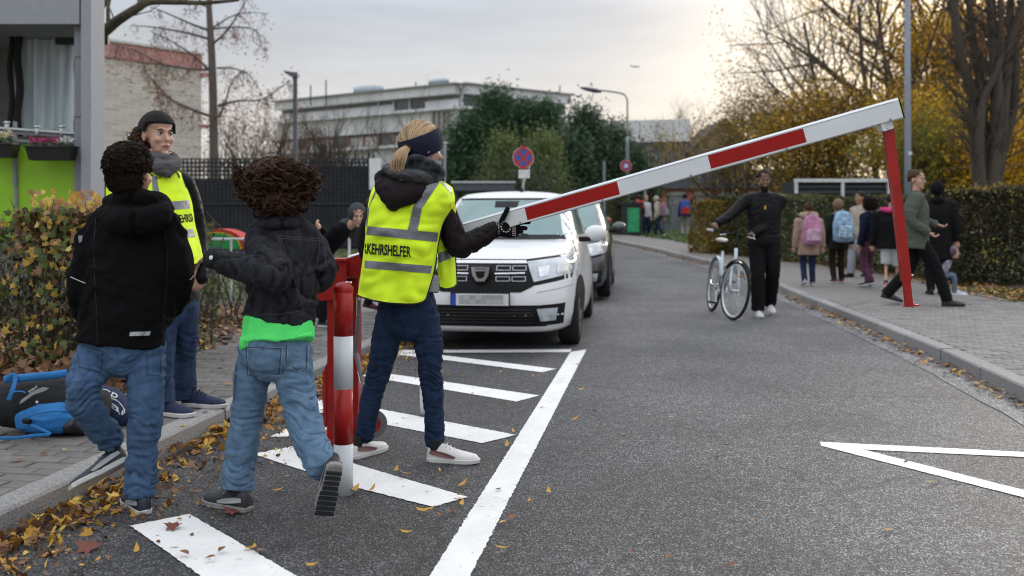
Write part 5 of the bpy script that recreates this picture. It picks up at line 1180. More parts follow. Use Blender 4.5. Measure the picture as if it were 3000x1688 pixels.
P0 = W(1000, 778, 5.08)+Vector((0, .0, 0)); TIP = W(2638, 314, 3.95)
th = thing('barrier_gate', (P0.x, 5.06, 0), 'red and white hand operated road barrier with its boom half raised', 'barrier')
Mb_ = th
d = (TIP-P0).normalized(); sidev = Vector((d.y, -d.x, 0)).normalized(); up = sidev.cross(d)  # sidev faces the camera
if up.z < 0: up = -up
MM = Matrix((d, -sidev, up)).transposed()
def bpt(s, y, z): return P0+d*s+(-sidev)*y+up*z
Lb = (TIP-P0).length
hb, db, ch = .0435, .05, .011
prof = [(-.0, -hb), (db, -hb), (db, hb-.006), (db-.008, hb), (ch+.002, hb), (.0, hb-ch)]
mb = MB(); vs = []
for s in (.05, Lb): vs += [bpt(s, y, z) for y, z in prof]
n = len(prof); mb.add(vs, [tuple(range(n-1, -1, -1)), tuple(range(n, 2*n))]+[(i, (i+1) % n, n+(i+1) % n, n+i) for i in range(n)])
boom = mb.build('boom', M_WB, th)
mb = MB(); mb.add([bpt(Lb+.001+x*.0, y*1.0, z) for x in (0,) for y, z in prof]+[bpt(Lb+.006, y, z) for y, z in prof], [tuple(range(n-1, -1, -1)), tuple(range(n, 2*n))]+[(i, (i+1) % n, n+(i+1) % n, n+i) for i in range(n)]); mb.build('end_cap', M_TRIM, boom)
def s_at(px):    # distance along the boom seen at this picture column
    lo, hi = 0, Lb
    for _ in range(40):
        m = (lo+hi)/2; q = bpt(m, 0, 0); 
        if q.x/q.y*F+CX < px: lo = m
        else: hi = m
    return lo
for (x0, x1) in ((1541, 1811), (2078, 2357), (1230, 1330)):
    a, b = s_at(x0), s_at(x1); vs = [bpt(a, -.0015, -hb+.0085), bpt(b, -.0015, -hb+.0085), bpt(b, -.0015, hb-ch-.0055), bpt(a, -.0015, hb-ch-.0055)]
    MB().slab(vs, -sidev*.001).build('red_reflector', M_RFOIL, boom)
mb = MB(); mb.add([bpt(.06, -.0008, hb-ch-.001), bpt(Lb-.02, -.0008, hb-ch-.001), bpt(Lb-.02, -.0008, hb-ch-.0035), bpt(.06, -.0008, hb-ch-.0035)], [(0, 1, 2, 3)]); mb.build('edge_groove', mat('groove_grey', (.3, .32, .35), .6), boom)
for k in range(7):
    sx = .2+k*(Lb-.25)/6; MB().lathe([(0, .003), (.004, .003), (.0055, 0)], bpt(sx, -.001, -hb+.0045), sidev, 8).build('rivet', M_RIM, boom)
# hanging support leg near the tip
Yl = 3.985+.03; la, lm, lb_ = W(2602, 378, Yl), W(2650, 806, Yl), W(2663, 893, Yl)
ud = (lb_-la).normalized()
br = MB().slab([W(2581, 362, Yl-.03), W(2614, 353, Yl-.03), W(2619, 374, Yl-.03), W(2616, 377, Yl-.03), W(2591, 385, Yl-.03), W(2586, 382, Yl-.03)], (0, .055, 0)).build('bracket', M_WB, th); MB().lathe([(0, .004), (.005, .004), (.006, 0)], W(2602, 375, Yl-.031), (0, -1, 0), 6).build('bolt', M_CHR, br)
leg = MB().beam(la, W(2655, 823, Yl), .038, .032, up=(0, 1, 0)).build('support_leg', M_RP, th)
ft = MB().beam(W(2654, 815, Yl), W(2663, 897, Yl), .0285, .024, up=(0, 1, 0)).build('inner_tube', M_RP, leg)
a = W(2650, 897, Yl); b = W(2689, 894, Yl); MB().beam(a, b, .034, .006).build('foot_plate', M_RP, leg)
MB().tube([W(2676, 890, Yl), W(2676, 896, Yl)], .009, 10).tube([W(2676, 897, Yl), W(2676, 902, Yl)], .008, 10).build('foot_bolt', M_CHR, leg)
MB().tube([W(2660, 807, Yl), W(2674, 806, Yl)], .004, 8).tube([W(2674, 809, Yl), W(2674, 804, Yl)], .005, 8).build('locking_pin', M_CHR, leg)
# stand: seen through the gap between bollard and people
S = lambda x, y, Y=5.0: W(x, y, Y)
def sslab(pts, Y, dep, nm, m=M_RP, par=th): return MB().slab([W(x, y, Y) for x, y in pts], (0, dep, 0)).build(nm, m, par)
sslab([(958, 762), (1014, 762), (1014, 1300), (958, 1300), (958, 1065), (959, 1050)], 4.98, .06, 'post')
sslab([(958, 1065), (948, 1085), (948, 1250), (958, 1250)], 5.0, .03, 'side_flange')
hd = sslab([(958, 763), (1014, 763), (1014, 870), (958, 880)], 4.93, .02, 'head_plate')
MB().lathe([(0, .002), (.023, .002), (.023, -.01)], W(980, 786, 4.93), (0, -1, 0), 24).build('hole', M_TRIM, hd)
MB().box(W(988, 762, 5.0)+Vector((0, 0, .004)), (.11, .2, .01)).build('top_plate', M_RP, hd)
sslab([(930, 818), (960, 818), (960, 880), (936, 882), (926, 856)], 4.95, .012, 'hook_plate'); MB().lathe([(0, .003), (.013, .003), (.013, -.01)], W(944, 847, 4.948), (0, -1, 0), 20).build('hole', M_WP, hd)
sslab([(1014, 760), (1056, 744), (1062, 812), (1014, 812)], 4.99, .10, 'hinge_box'); sslab([(1010, 814), (1050, 814), (1050, 1310), (1030, 1310), (1028, 900), (1010, 880)], 5.02, .1, 'rear_post')
for (x0, x1) in ((948, 1060),): MB().box(((W(x0, 0, 5).x+W(x1, 0, 5).x)/2, 5.05, .012), (.26, .3, .024)).build('base_plate', M_RP, th)
lk = sslab([(1010, 834), (1028, 834), (1028, 862), (1010, 862)], 4.90, .03, 'padlock', M_TRIM); MB().lathe([(.014, -.003), (.018, 0), (.014, .003)], W(1017, 834, 4.9), (0, 1, .2), 14).build('shackle', M_CHR, lk); MB().ell(W(1026, 828, 4.88), .007).build('key', M_CHR, lk)
ro = MB().tube([W(1051, 878, 4.95), W(1042, 1040, 4.98)], .011, 10).build('gas_strut', mat('strut_grey', (.2, .21, .23), .35, metal=.6), th); MB().tube([W(1042, 1035, 4.98), W(1048, 1055, 4.98), W(1055, 1090, 4.98)], .013, 10).build('strut_spring', M_RIM, ro); MB().tube([W(1050, 1085, 4.98), W(1058, 1120, 5)], .009, 8).build('strut_rod', M_CHR, ro)
MB().tube([W(1047, 870, 4.95), W(1047, 925, 4.95)], .007, 8).build('strut_pin', M_CHR, ro)
mb = MB()
for i in range(30):
    y = 1092+i*5.2; p = W(951, y, 4.985); q = W(944+random.uniform(-3, 2), y-random.uniform(1, 4), 4.98); mb.tube([p, q], [.006, .001], 5)
mb.build('spike_strip', M_RP, th, kind='stuff'); sslab([(947, 1086), (956, 1086), (956, 1250), (947, 1250)], 4.975, .012, 'spike_bar')
c = W(1092, 1242, 5.02); ds = MB().lathe([(0, -.01), (.075, -.01), (.078, 0), (.075, .01), (0, .01)], c, (.25, -1, 0), 36).build('round_disc', mat('disc_grey', (.16, .15, .16), .6), th); MB().lathe([(0, .0125), (.042, .0125), (.042, .008)], c, (.25, -1, 0), 30).build('red_centre', M_RP, ds)
MB().tube([W(1035, 1225, 5.06), c], .012, 8).build('disc_arm', M_RP, ds)

# ------------------------------------------------------------------ bicycle
def bicycle(fc, rc, steer, lean):
    fc = Vector(fc); rc = Vector(rc); th = thing('bicycle', fc, 'pale blue white city bicycle pushed along by the bearded man', 'bicycle'); R = .345
    fwd = (fc-rc); fwd.z = 0; wb = fwd.length; fwd.normalize(); side = Vector((-fwd.y, fwd.x, 0)); upv = (Vector((0, 0, 1))+side*lean).normalized(); sd_ = fwd.cross(upv)
    P = lambda f, u, s=0: rc+fwd*f+upv*u+sd_*s
    M_BF = mat('bike_frame', (.46, .54, .58), .3, coat=.5, var=.04); M_BK = M_TRIM
    def wheel(c, ax, nm):
        w = MB().lathe([(R-.02, -.016), (R-.005, -.02), (R+.008, 0), (R-.005, .02), (R-.02, .016)], c, ax, 48).build(nm, M_TYRE, th, smooth=True)
        MB().lathe([(R-.045, -.012), (R-.02, -.013), (R-.018, 0), (R-.02, .013), (R-.045, .012), (R-.05, 0)], c, ax, 48).build('rim', mat('bike_rim', (.6, .62, .64), .3, metal=.5), w, smooth=True)
        q = Vector((0, 0, 1)).rotation_difference(Vector(ax).normalized()); mb = MB()
        for k in range(28):
            a = 2*math.pi*k/28; mb.tube([c+q @ Vector((.02*math.cos(a+.8), .02*math.sin(a+.8), .03*(-1)**k)), c+q @ Vector(((R-.045)*math.cos(a), (R-.045)*math.sin(a), 0))], .0016, 3)
        mb.build('spoke', M_CHR, w, kind='stuff'); MB().tube([c-q @ Vector((0, 0, .05)), c+q @ Vector((0, 0, .05))], .018, 10).build('hub', M_CHR, w)
        return w
    Rr = R+.006; rcn = P(0, Rr); wheel(rcn, sd_, 'wheel')
    fd = (Matrix.Rotation(steer, 3, upv) @ fwd); fs_ = fd.cross(upv); fcn = P(wb, Rr); wheel(fcn, fs_, 'wheel')
    hd0, hd1 = P(wb-.12, .62), P(wb-.19, .86); bb = P(.44, .29); st = P(.24, .80)
    fr = MB().tube([hd0, hd1], .022, 10).tube([bb, hd0], .022, 10).tube([P(.37, .47), P(wb-.15, .74)], .02, 10).tube([bb, st], .018, 10).tube([bb, rcn], .011, 8).tube([P(.3, .62), rcn], .009, 8).build('frame', M_BF, th, smooth=True)
    mb = MB()
    for s in (-.055, .055): mb.tube([hd0+fs_*s*.7, P(wb-.07, .45)+fs_*s, fcn+fs_*s], [.015, .017, .012], 8)
    mb.tube([hd0-fs_*.045, hd0+fs_*.045], .018, 8); mb.build('fork', M_BF, th, smooth=True)
    hs = P(wb-.24, 1.02); hb_ = MB().tube([hd1, hs], .014, 8).tube([hs-fs_*.30-fd*.13+upv*.03, hs-fs_*.18+upv*.02, hs, hs+fs_*.18+upv*.02, hs+fs_*.30-fd*.13+upv*.03], .011, 8).build('handlebar', M_BK, th, smooth=True)
    for s in (-1, 1):
        MB().tube([hs+fs_*s*.27-fd*.09+upv*.027, hs+fs_*s*.32-fd*.16+upv*.03], .017, 8).build('grip', mat('grip_white', (.6, .6, .58), .6), hb_); MB().tube([hs+fs_*s*.14+upv*.0, hs+fs_*s*.24+fd*.03-upv*.02], .006, 6).build('brake_lever', M_CHR, hb_)
    MB().ell(hs+fd*.02+fs_*.03+upv*.03, .022).build('bell', M_BK, hb_)
    sp = P(.19, .93); MB().tube([st, sp], .013, 8).build('seat_post', M_BK, th); q0 = sp
    MB().tube([q0-fwd*.13+upv*.015, q0-fwd*.05+upv*.02, q0+fwd*.06+upv*.015, q0+fwd*.15+upv*.008], [(.075, .028), (.08, .03), (.04, .025), (.022, .018)], 12, ref=sd_, round0=.6, round1=.6).build('saddle', mat('saddle_white', (.55, .55, .52), .5), th, smooth=True)
    for cn, f_, s_ in ((rcn, fwd, sd_), (fcn, fd, fs_)):
        vs = []; fs = []; k = 0
        for i in range(13):
            a = math.radians(20+i*11.5 if cn is rcn else 40+i*9); o = cn+(f_*math.cos(math.pi-a if cn is rcn else math.pi-a)+upv*math.sin(a))*(R+.03)
            vs += [o-s_*.028, o+upv*.012, o+s_*.028]
        for i in range(12): q = i*3; fs += [(q, q+1, q+4, q+3), (q+1, q+2, q+5, q+4)]
        MB().add(vs, fs).build('mudguard', M_BK if cn is fcn else M_BF, th, smooth=True)
    lt = hd0+fd*.09+upv*.06; l_ = MB().tube([lt-fd*.03, lt+fd*.01], [.02, .032], 14).build('headlamp', M_BK, th); MB().lathe([(.0, .014), (.022, .008), (.03, .0)], lt+fd*.01, fd, 14).build('lamp_glass', mat('bike_lamp_lit', (.9, .8, .55), .3, emit=1.2), l_)
    cr = MB().lathe([(.07, -.004), (.085, -.004), (.085, .004), (.07, .004)], bb+sd_*.05, sd_, 24).build('chainring', M_CHR, th)
    for s, ddir in ((1, 1), (-1, -1)):
        a = bb+sd_*s*.07; e_ = a+(-upv*.14+fwd*.09)*ddir; MB().tube([a, e_], .009, 6).build('crank', M_CHR, cr)
        MB().box(e_+sd_*s*.055, (.1, .085, .022), Matrix((sd_, fwd, upv)).transposed()).build('pedal', M_BK, cr)
    MB().tube([bb+sd_*.05-upv*.08, rcn+sd_*.05-upv*.035], .005, 4).tube([bb+sd_*.05+upv*.08, rcn+sd_*.05+upv*.035], .005, 4).build('chain', M_BK, cr)
    MB().box(fcn+fs_*.03+fd*.12+upv*.18, (.012, .06, .02)).build('reflector', mat('amber', (.6, .25, .03), .4), th)
    return P, hs, fs_, fd, upv
gf = G(2143, 938); gr_ = G(2084, 912)
BK = bicycle(gf, gr_, math.radians(14), .12)
# ------------------------------------------------------------------ school bag lying by the hedge
def R_(c, r, M=None, seg=16): return ellmesh(c, r, M, seg)
M_NAVY = mat('bag_black', (.006, .007, .011), .8, var=.2, ns=6, bump=.5, bs=250); M_BLU = mat('bag_blue', (.015, .17, .46), .7, var=.12, ns=8, bump=.4, bs=200); M_GRS = mat('bag_grey', (.3, .31, .33), .5)
Yg = 4.75; th = thing('school_backpack', W(150, 1270, Yg), 'black and blue school backpack lying on its side by the hedge', 'backpack')
pts = [(25, 1180), (70, 1170), (150, 1165), (230, 1175), (300, 1190)]
body = fuse([tubemesh([W(20, 1180, Yg+.05), W(80, 1180, Yg+.05), W(180, 1188, Yg+.05), W(290, 1205, Yg+.05)], [(.13, .12), (.14, .135), (.14, .14), (.11, .11)], 20, ref=(0, 1, 0), round0=.35, round1=.5)], .008, 4); folds(body, .006, (8, 8, 8), .6)
bo = link('bag_body', body, M_NAVY, th, smooth=True); bv = bvh_of(bo)
f = fuse([tubemesh([W(55, 1232, Yg-.06), W(120, 1228, Yg-.085), W(180, 1226, Yg-.08), W(235, 1228, Yg-.05)], [(.05, .03), (.075, .05), (.08, .05), (.04, .03)], 16, ref=(0, 0, 1), round0=.5, round1=.5)], .006, 3); folds(f, .006, (9, 9, 14), .5)
po = link('front_pocket', f, M_BLU, th, smooth=True)
strip_px(bvh_of(po), [(52, 1225), (100, 1208), (150, 1198), (215, 1200)], 7, .004).build('zip_band', M_BLU, po)
MB().tube(catmull([W(15, 1112, Yg-.05), W(60, 1108, Yg-.08), (W(110, 1103, Yg-.08)), W(150, 1100, Yg-.05), W(195, 1093, Yg)], 4), [(.012, .02)]*17, 10, ref=(0, 1, 0)).build('shoulder_strap', M_BLU, th, smooth=True)
MB().tube(catmull([W(15, 1112, Yg-.08), W(38, 1098, Yg-.09), W(45, 1112, Yg-.1), W(36, 1145, Yg-.12), (W(25, 1172, Yg-.12))], 4), [(.003, .011)]*17, 8, ref=(0, 1, 0)).build('webbing_strap', M_BLU, th)
MB().tube(catmull([W(-10, 1284, Yg-.2), W(50, 1283, Yg-.21), W(100, 1276, Yg-.2), W(148, 1272, Yg-.17), W(90, 1246, Yg-.16)], 4), [(.003, .008)]*17, 8, ref=(0, 1, 0)).build('loose_strap', M_BLU, th)
MB().tube(catmull([W(30, 1172, Yg-.1), W(40, 1150, Yg-.12), W(60, 1147, Yg-.12), W(76, 1151, Yg-.11)], 4), .004, 6).build('cord', MATS['bag_blue'], th)
g_ = MB().slab([W(x, y, Yg-.125) for x, y in ((56, 1184), (62, 1172), (95, 1148), (120, 1136), (142, 1138), (130, 1146), (95, 1158), (68, 1178))], (0, .01, 0)).build('grey_flash', M_GRS, th)
text_flat('SPIRIT', W(97, 1141, Yg-.128), W(112, 1132, Yg)-W(83, 1151, Yg), (-.55, 0, .84), .9, .012).build('lettering', M_WHITE, g_)
MB().lathe([(0, .003), (.008, .0)], W(108, 1179, Yg-.12), (0, -1, 0), 12).build('stud', M_CHR, th); MB().tube([W(70, 1234, Yg-.13), W(88, 1236, Yg-.14)], .012, 10).build('toggle', M_TRIM, po)
mb = MB(); 
link('side_net', fuse([tubemesh([W(175, 1240, Yg-.05), W(215, 1240, Yg-.06), W(250, 1262, Yg-.02)], [(.06, .05), (.065, .05), (.03, .03)], 14, round0=.5, round1=.5)], .008, 3), mat('net_black', (.02, .02, .022), .3, bump=.8, bs=90, var=.5, ns=40), th, smooth=True)
th = thing('drawstring_bag', W(320, 1230, 4.95), 'navy gym bag with white scribbled print lying against the black backpack', 'bag')
f = fuse([tubemesh([W(270, 1142, 4.95), W(300, 1165, 4.92), W(335, 1195, 4.9), W(365, 1222, 4.9)], [(.03, .03), (.075, .07), (.09, .08), (.05, .05)], 16, round0=.6, round1=.8)], .007, 4); folds(f, .008, (12, 12, 12), .6)
gb = link('bag_body', f, mat('navy_cloth', (.015, .025, .075), .8, bump=.4, bs=120), th, smooth=True); bv2 = bvh_of(gb)
for (tx_, q) in (('CP', ((298, 1134), (348, 1156), (336, 1178), (290, 1156))), ('ai', ((330, 1175), (368, 1200), (360, 1218), (322, 1192)))):
    text_on(bv2, tx_, q, .0, .004).build('printed_letters', M_WHITE, gb)
for ln in (((310, 1165), (335, 1170), (352, 1180)), ((350, 1180), (362, 1195), (366, 1212)), ((330, 1185), (345, 1200), (350, 1215))): strip_px(bv2, ln, 1.1, .003).build('printed_line', M_WHITE, gb)
strip_px(bv2, [(275, 1130), (290, 1150), (298, 1162)], 4, .006).build('light_blue_trim', mat('pale_blue', (.15, .45, .65), .7), gb)
th = thing('hi_vis_bib', W(5, 1225, 4.8), 'corner of a yellow reflective bib on the ground at the left edge', 'vest')
MB().slab([W(x, y, 4.78) for x, y in ((-40, 1150), (2, 1165), (8, 1195), (20, 1222), (14, 1226), (0, 1222), (-40, 1215))], (0, .04, 0)).build('bib', mat('hivis', (.74, 1.0, .03), .7, emit=.0, spec=.2), th)
bp_ = [o for o in COL.objects if o.parent == th][0]; text_on(bvh_of(bp_), 'VA', ((-4, 1200), (14, 1188), (16, 1204), (-2, 1216)), .02, .003).build('lettering', M_TRIM, bp_)
# ------------------------------------------------------------------ people
M_SK1 = mat('skin_light', (.52, .30, .22), .5, var=.08, ns=30); M_SK2 = mat('skin_brown', (.19, .10, .065), .5, var=.1, ns=30); M_SK3 = mat('skin_tan', (.36, .19, .12), .5, var=.08, ns=30)
def cloth(nm, c, rough=.9, bump=.35, bs=260, var=.12, ns=9, sheen=0): return mat('cloth_'+nm, c, rough, var=var, ns=ns, bump=bump, bs=bs, sheen=sheen, spec=.12)
RK = [1]
M_BJ = cloth('black_fleece', (.0055, .0055, .0062), .95, .6, 320); M_BD = denim('black_denim', (.034, .035, .042), (.009, .009, .011))
M_BN = cloth('black_nylon', (.008, .008, .009), .5, .2, 90); M_PJ = cloth('plum_black', (.014, .010, .012), .6, .2, 90)
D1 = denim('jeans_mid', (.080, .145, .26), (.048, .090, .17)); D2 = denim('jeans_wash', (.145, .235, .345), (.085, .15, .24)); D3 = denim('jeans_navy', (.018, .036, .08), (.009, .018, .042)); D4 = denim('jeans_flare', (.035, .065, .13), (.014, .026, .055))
M_HV = mat('hivis', (.62, .95, .03), .65); M_HV.node_tree.nodes['Principled BSDF'].inputs['Emission Strength'].default_value = 0
M_REF = mat('reflective_grey', (.17, .18, .2), .45, metal=.2, var=.08, ns=14, bump=.4, bs=60); M_INK = mat('print_black', (.006, .006, .006), .8)
M_EYE = mat('eye_white', (.6, .58, .56), .3); M_IRIS = mat('eye_dark', (.02, .013, .01), .2); M_LIP = mat('lip', (.38, .16, .13), .5)
H_DK = fibre('hair_dark', (.035, .022, .017), (.008, .005, .004)); H_BR = fibre('hair_brown', (.105, .052, .03), (.012, .006, .004), 60); H_BL = mat('hair_blond', (.36, .25, .14), .55, var=.2, ns=14, spec=.2); H_BL2 = mat('hair_blond_light', (.60, .45, .28), .5, var=.2, ns=14, spec=.3); H_BL3 = mat('hair_blond_dark', (.24, .15, .08), .5, var=.2, ns=14, spec=.2)
def lerpP(a, b, t): return a+(b-a)*t
REF = [Vector((1, 0, 0))]
def limbp(J, R, seg=16, r0=.8, r1=.8, n=4, ref=None):
    ref = ref or REF[0]
    P = catmull(J, n); Rr = catn([(r*RK[0], r*RK[0]) if not isinstance(r, tuple) else (r[0]*RK[0], r[1]*RK[0]) for r in R], n); return tubemesh(P, [tuple(max(v, .004) for v in r) for r in Rr], seg, ref, r0, r1)
def headparts(M, c, s=1.0, fine=True):
    T = lambda r, f, u: c+M @ (Vector((r, f, u))*s); E = lambda r, f, u, a, b, d: ellmesh(T(r, f, u), (a*s, b*s, d*s), M, 18)
    p = [E(0, -.018, .03, .076, .096, .088), E(0, .03, -.025, .063, .062, .083), E(0, .038, -.078, .046, .05, .042), E(0, .03, .055, .066, .058, .05),
         E(0, .072, -.108, .02, .02, .016), E(.034, .066, -.03, .024, .022, .022), E(-.034, .066, -.03, .024, .022, .022), E(.08, -.012, -.008, .010, .02, .032), E(-.08, -.012, -.008, .010, .02, .032),
         tubemesh([T(0, .086, .012), T(0, .1, -.014), T(0, .112, -.032)], [.008*s, .010*s, .014*s], 10, None, 1, 1), tubemesh([T(-.035, .082, .024), T(0, .089, .022), T(.035, .082, .024)], [.009*s]*3, 8, None, 1, 1),
         tubemesh([T(-.022, .082, -.066), T(0, .094, -.066), T(.022, .082, -.066)], [.006*s, .011*s, .006*s], 8, None, 1, 1)]
    return p
def face(M, c, s, par, skin, brow=H_DK, lip=M_LIP):
    T = lambda r, f, u: c+M @ (Vector((r, f, u))*s)
    for k in (-1, 1):
        e = MB().ell(T(.031*k, .079, .004), .0125*s, seg=12).build('eye', M_EYE, par, smooth=True); MB().ell(T(.031*k, .0865, .004), (.0078*s, .0070*s, .0080*s), seg=10).build('iris', M_IRIS, e, smooth=True)
        MB().tube([T(.017*k, .096, .021), T(.033*k, .0955, .027), T(.05*k, .083, .021)], [.003*s, .0036*s, .002*s], 6).build('eyebrow', brow, par)
        MB().tube([T(.018*k, .091, .007), T(.031*k, .0925, .013), T(.046*k, .083, .006)], .0017*s, 5).build('eyelid', M_IRIS, e)
    MB().tube([T(-.024, .090, -.066), T(0, .1045, -.064), T(.024, .090, -.066)], [.0025*s, .0055*s, .0025*s], 8).build('lips', lip, par, smooth=True)
def basis(f, upv=Vector((0, 0, 1))):     # columns: right, forward, up
    f = Vector(f).normalized(); r = f.cross(upv).normalized(); u = r.cross(f); return Matrix((r, f, u)).transposed()
def handparts(w, d, palm, L_=.18, curl=.5, spread=.12, thumb=1, s=None):
    """wrist, direction of the fingers, palm normal; four unequal bent fingers and a thumb leaving the side"""
    d = Vector(d).normalized(); pn = Vector(palm); pn = (pn-d*pn.dot(d)).normalized(); sd_ = d.cross(pn); k = L_/.18
    p = [tubemesh([w-d*.02*k, w+d*.03*k, w+d*.085*k], [(.026*k, .019*k), (.036*k, .016*k), (.040*k, .013*k)], 14, ref=sd_, round0=1, round1=.5)]
    for i, (o, ln) in enumerate(((-.030, .068), (-.010, .078), (.010, .073), (.029, .056))):
        b = w+d*.082*k+sd_*(o*k*thumb); dd = (d+sd_*(o*3*spread*thumb/.03*.3)).normalized(); pts = [b-dd*.012*k]; a = 0; q = b
        for f_ in (.42, .32, .26):
            pts.append(q); a += curl*.75; q = q+(dd*math.cos(a)+pn*math.sin(a))*(ln*f_*k)
        pts.append(q); p.append(tubemesh(catmull(pts, 2), [.0088*k]*3+[.0083*k]*3+[.0076*k]*3, 8, ref=sd_, round0=1, round1=1))
    b = w+d*.028*k-sd_*(.026*k*thumb); t1 = b+(d*.55-sd_*thumb*.7+pn*.35).normalized()*.042*k; t2 = t1+(d*.8-sd_*thumb*.2+pn*.5).normalized()*.034*k
    p.append(tubemesh([b-(t1-b)*.3, b, t1, t2], [.012*k, .0125*k, .0105*k, .009*k], 8, None, 1, 1)); return p
def shoe(par, ank, toe, upv, Ls, mats, w=.048, stripe=None, nm='shoe', sf=.1):
    """ank: heel point on the sole, toe direction, up direction"""
    d = Vector(toe).normalized(); u = Vector(upv); u = (u-d*u.dot(d)).normalized(); sd_ = d.cross(u); P = lambda f, x, z: ank+d*(f*Ls)+sd_*x+u*z; k = Ls/.27
    secs = [(-.06, .026, .030, .062), (0.02, .036, .036, .080), (.16, .037, .037, .088), (.32, .036, .036, .082), (.48, .041, .041, .062), (.64, .047, .047, .050), (.80, .047, .047, .042), (.93, .038, .038, .034), (1.0, .018, .018, .018)]
    vs = []; fs = []; n = 14
    for f, a, a2, h in secs:
        for i in range(n): an = math.pi*i/(n-1); vs.append(P(f, a*k*math.cos(an)*w/.048, .018*k+h*k*max(math.sin(an), 0)**.75-.002))
    for j in range(len(secs)-1):
        for i in range(n-1): fs.append((j*n+i, j*n+i+1, (j+1)*n+i+1, (j+1)*n+i))
    fs += [tuple(range(n-1, -1, -1)), tuple(range((len(secs)-1)*n, len(secs)*n))]
    up_ = MB().add(vs, fs).build(nm, mats[0], par, smooth=True)
    outl = [(-.075, .0), (-.06, .026), (.0, .037), (.2, .038), (.4, .038), (.6, .048), (.8, .050), (.93, .041), (1.01, .018), (1.025, 0)]; lp = [(f, x) for f, x in outl]+[(f, -x) for f, x in outl[-2:0:-1]]
    vs = []; m = len(lp)
    for z, g, tt in ((0, .93, 0), (.004, 1, 0), (.022, 1.02, 0), (.026, .97, 0)): vs += [P(f*g+(1-g)*.45, x*k*g*w/.048, z*k+.012*k*max(0, f-.75)) for f, x in lp]
    fs = [tuple(range(m-1, -1, -1)), tuple(range(3*m, 4*m))]+[(j*m+i, j*m+(i+1) % m, (j+1)*m+(i+1) % m, (j+1)*m+i) for j in range(3) for i in range(m)]
    MB().add(vs, fs).build('sole', mats[1], up_); MB().tube([P(sf, 0, .05*k), P(sf, 0, .09*k), P(sf+.01, 0, .12*k)], [(.034*k, .036*k), (.035*k, .038*k), (.033*k, .035*k)], 12, ref=sd_).build('sock', mats[2] if len(mats) > 2 else mats[0], up_)
    for f, z in ((.34, .098), (.42, .088), (.50, .076)): MB().tube([P(f-.02, -.022*k, z*k-.008), P(f, 0, z*k+.004), P(f+.01, .022*k, z*k-.008)], .0035*k, 5).build('lace', mats[3] if len(mats) > 3 else mats[1], up_)
    if stripe:
        for sg in (-1, 1):
            pts = [P(f, sg*(x*k*w/.048+.0015), z*k) for f, x, z in ((.0, .034, .05), (.16, .0395, .042), (.34, .041, .034), (.52, .043, .030), (.56, .043, .040), (.36, .040, .058), (.16, .0375, .068), (.02, .032, .068))]
            MB().slab(pts, sd_*sg*.0015).build('side_stripe', stripe, up_)
    return up_
def curls(c, M, rad, n, ln, rr, par, m, umin=-1, amp=.012, nm='curl', region=None, drop=.0, seed=1, grav=.35):
    r = random.Random(seed); mb = MB()
    for _ in range(n):
        while True:
            v = Vector((r.gauss(0, 1), r.gauss(0, 1), r.gauss(0, 1))).normalized()
            if v.z > umin and (region is None or region(v)): break
        p = c+M @ Vector((v.x*rad[0], v.y*rad[1], v.z*rad[2])); nn = (M @ v).normalized(); t = nn.cross(Vector((r.gauss(0, 1), r.gauss(0, 1), r.gauss(0, 1)))).normalized(); t = (t*.8+Vector((0, 0, -grav))+nn*.15).normalized(); b = nn.cross(t)
        pts = []; ph = r.uniform(0, 6.3); L_ = ln*r.uniform(.6, 1.3)
        for k in range(9):
            s = k/8; q = p+t*(L_*s)+nn*(amp*math.sin(ph+s*9)*s**.5+amp*.4)+b*(amp*math.cos(ph+s*9)); q = q-nn*(L_*s)**2*2.5+Vector((0, 0, -drop*s*s)); pts.append(q)
        mb.tube(pts, [rr*(1-.6*k/8) for k in range(9)], 4, cap=False)
    return mb.build(nm, m, par, smooth=True, kind='stuff')
def locks(c, M, rad, pole, n, ln, r0, amp, par, m, seed, region=None, umin=-1, flick=.06, wind=(0, 0, 0), nm='hair_lock', freq=1.2, sub=6, sr=.0017):
    """locks of hair: each a bundle of fine strands sharing one wave, lying over an ellipsoid and lifting at the ends"""
    r = random.Random(seed); mb = MB(); pole = Vector(pole).normalized(); wind = Vector(wind)
    for _ in range(n):
        while True:
            v = Vector((r.gauss(0, 1), r.gauss(0, 1), r.gauss(0, 1))).normalized()
            if v.z > umin and (region is None or region(v)): break
        q = Vector((v.x*rad[0], v.y*rad[1], v.z*rad[2])); t = (v-pole*v.dot(pole)); t = (t.normalized() if t.length > .05 else Vector((r.gauss(0, 1), 0, 0)))+wind+Vector((r.gauss(0, .35), r.gauss(0, .35), r.gauss(0, .3)-.3)); t.normalize()
        nn = v; b = nn.cross(t).normalized(); L_ = ln*r.uniform(.55, 1.4); ph = r.uniform(0, 6.3); fl = flick*r.uniform(.1, 1.8); K = 9; fq = freq*r.uniform(.7, 1.4); am = amp*r.uniform(.6, 1.4)
        for j in range(sub):
            ob = r.gauss(0, r0*.6); on = r.uniform(0, r0*1.1); dl = r.uniform(.85, 1.1); pts = []; p2 = ph+r.gauss(0, .15)
            for k in range(K):
                u = k/(K-1); cl_ = 1-.6*u; w = q+t*(L_*u*dl)+b*(am*math.sin(p2+u*fq*3.1)*(.25+u)+ob*cl_); e_ = math.sqrt((w.x/rad[0])**2+(w.y/rad[1])**2+(w.z/rad[2])**2); des = 1.0+fl*u*u+.8*am/rad[0]*math.cos(p2+u*fq*3.1)*u+on/rad[0]*cl_; pts.append(c+M @ (w*(des/e_)))
            mb.tube(pts, [sr*(1-.5*k/(K-1)) for k in range(K)], 3, cap=False)
    return mb.build(nm, m, par, smooth=True, kind='stuff')
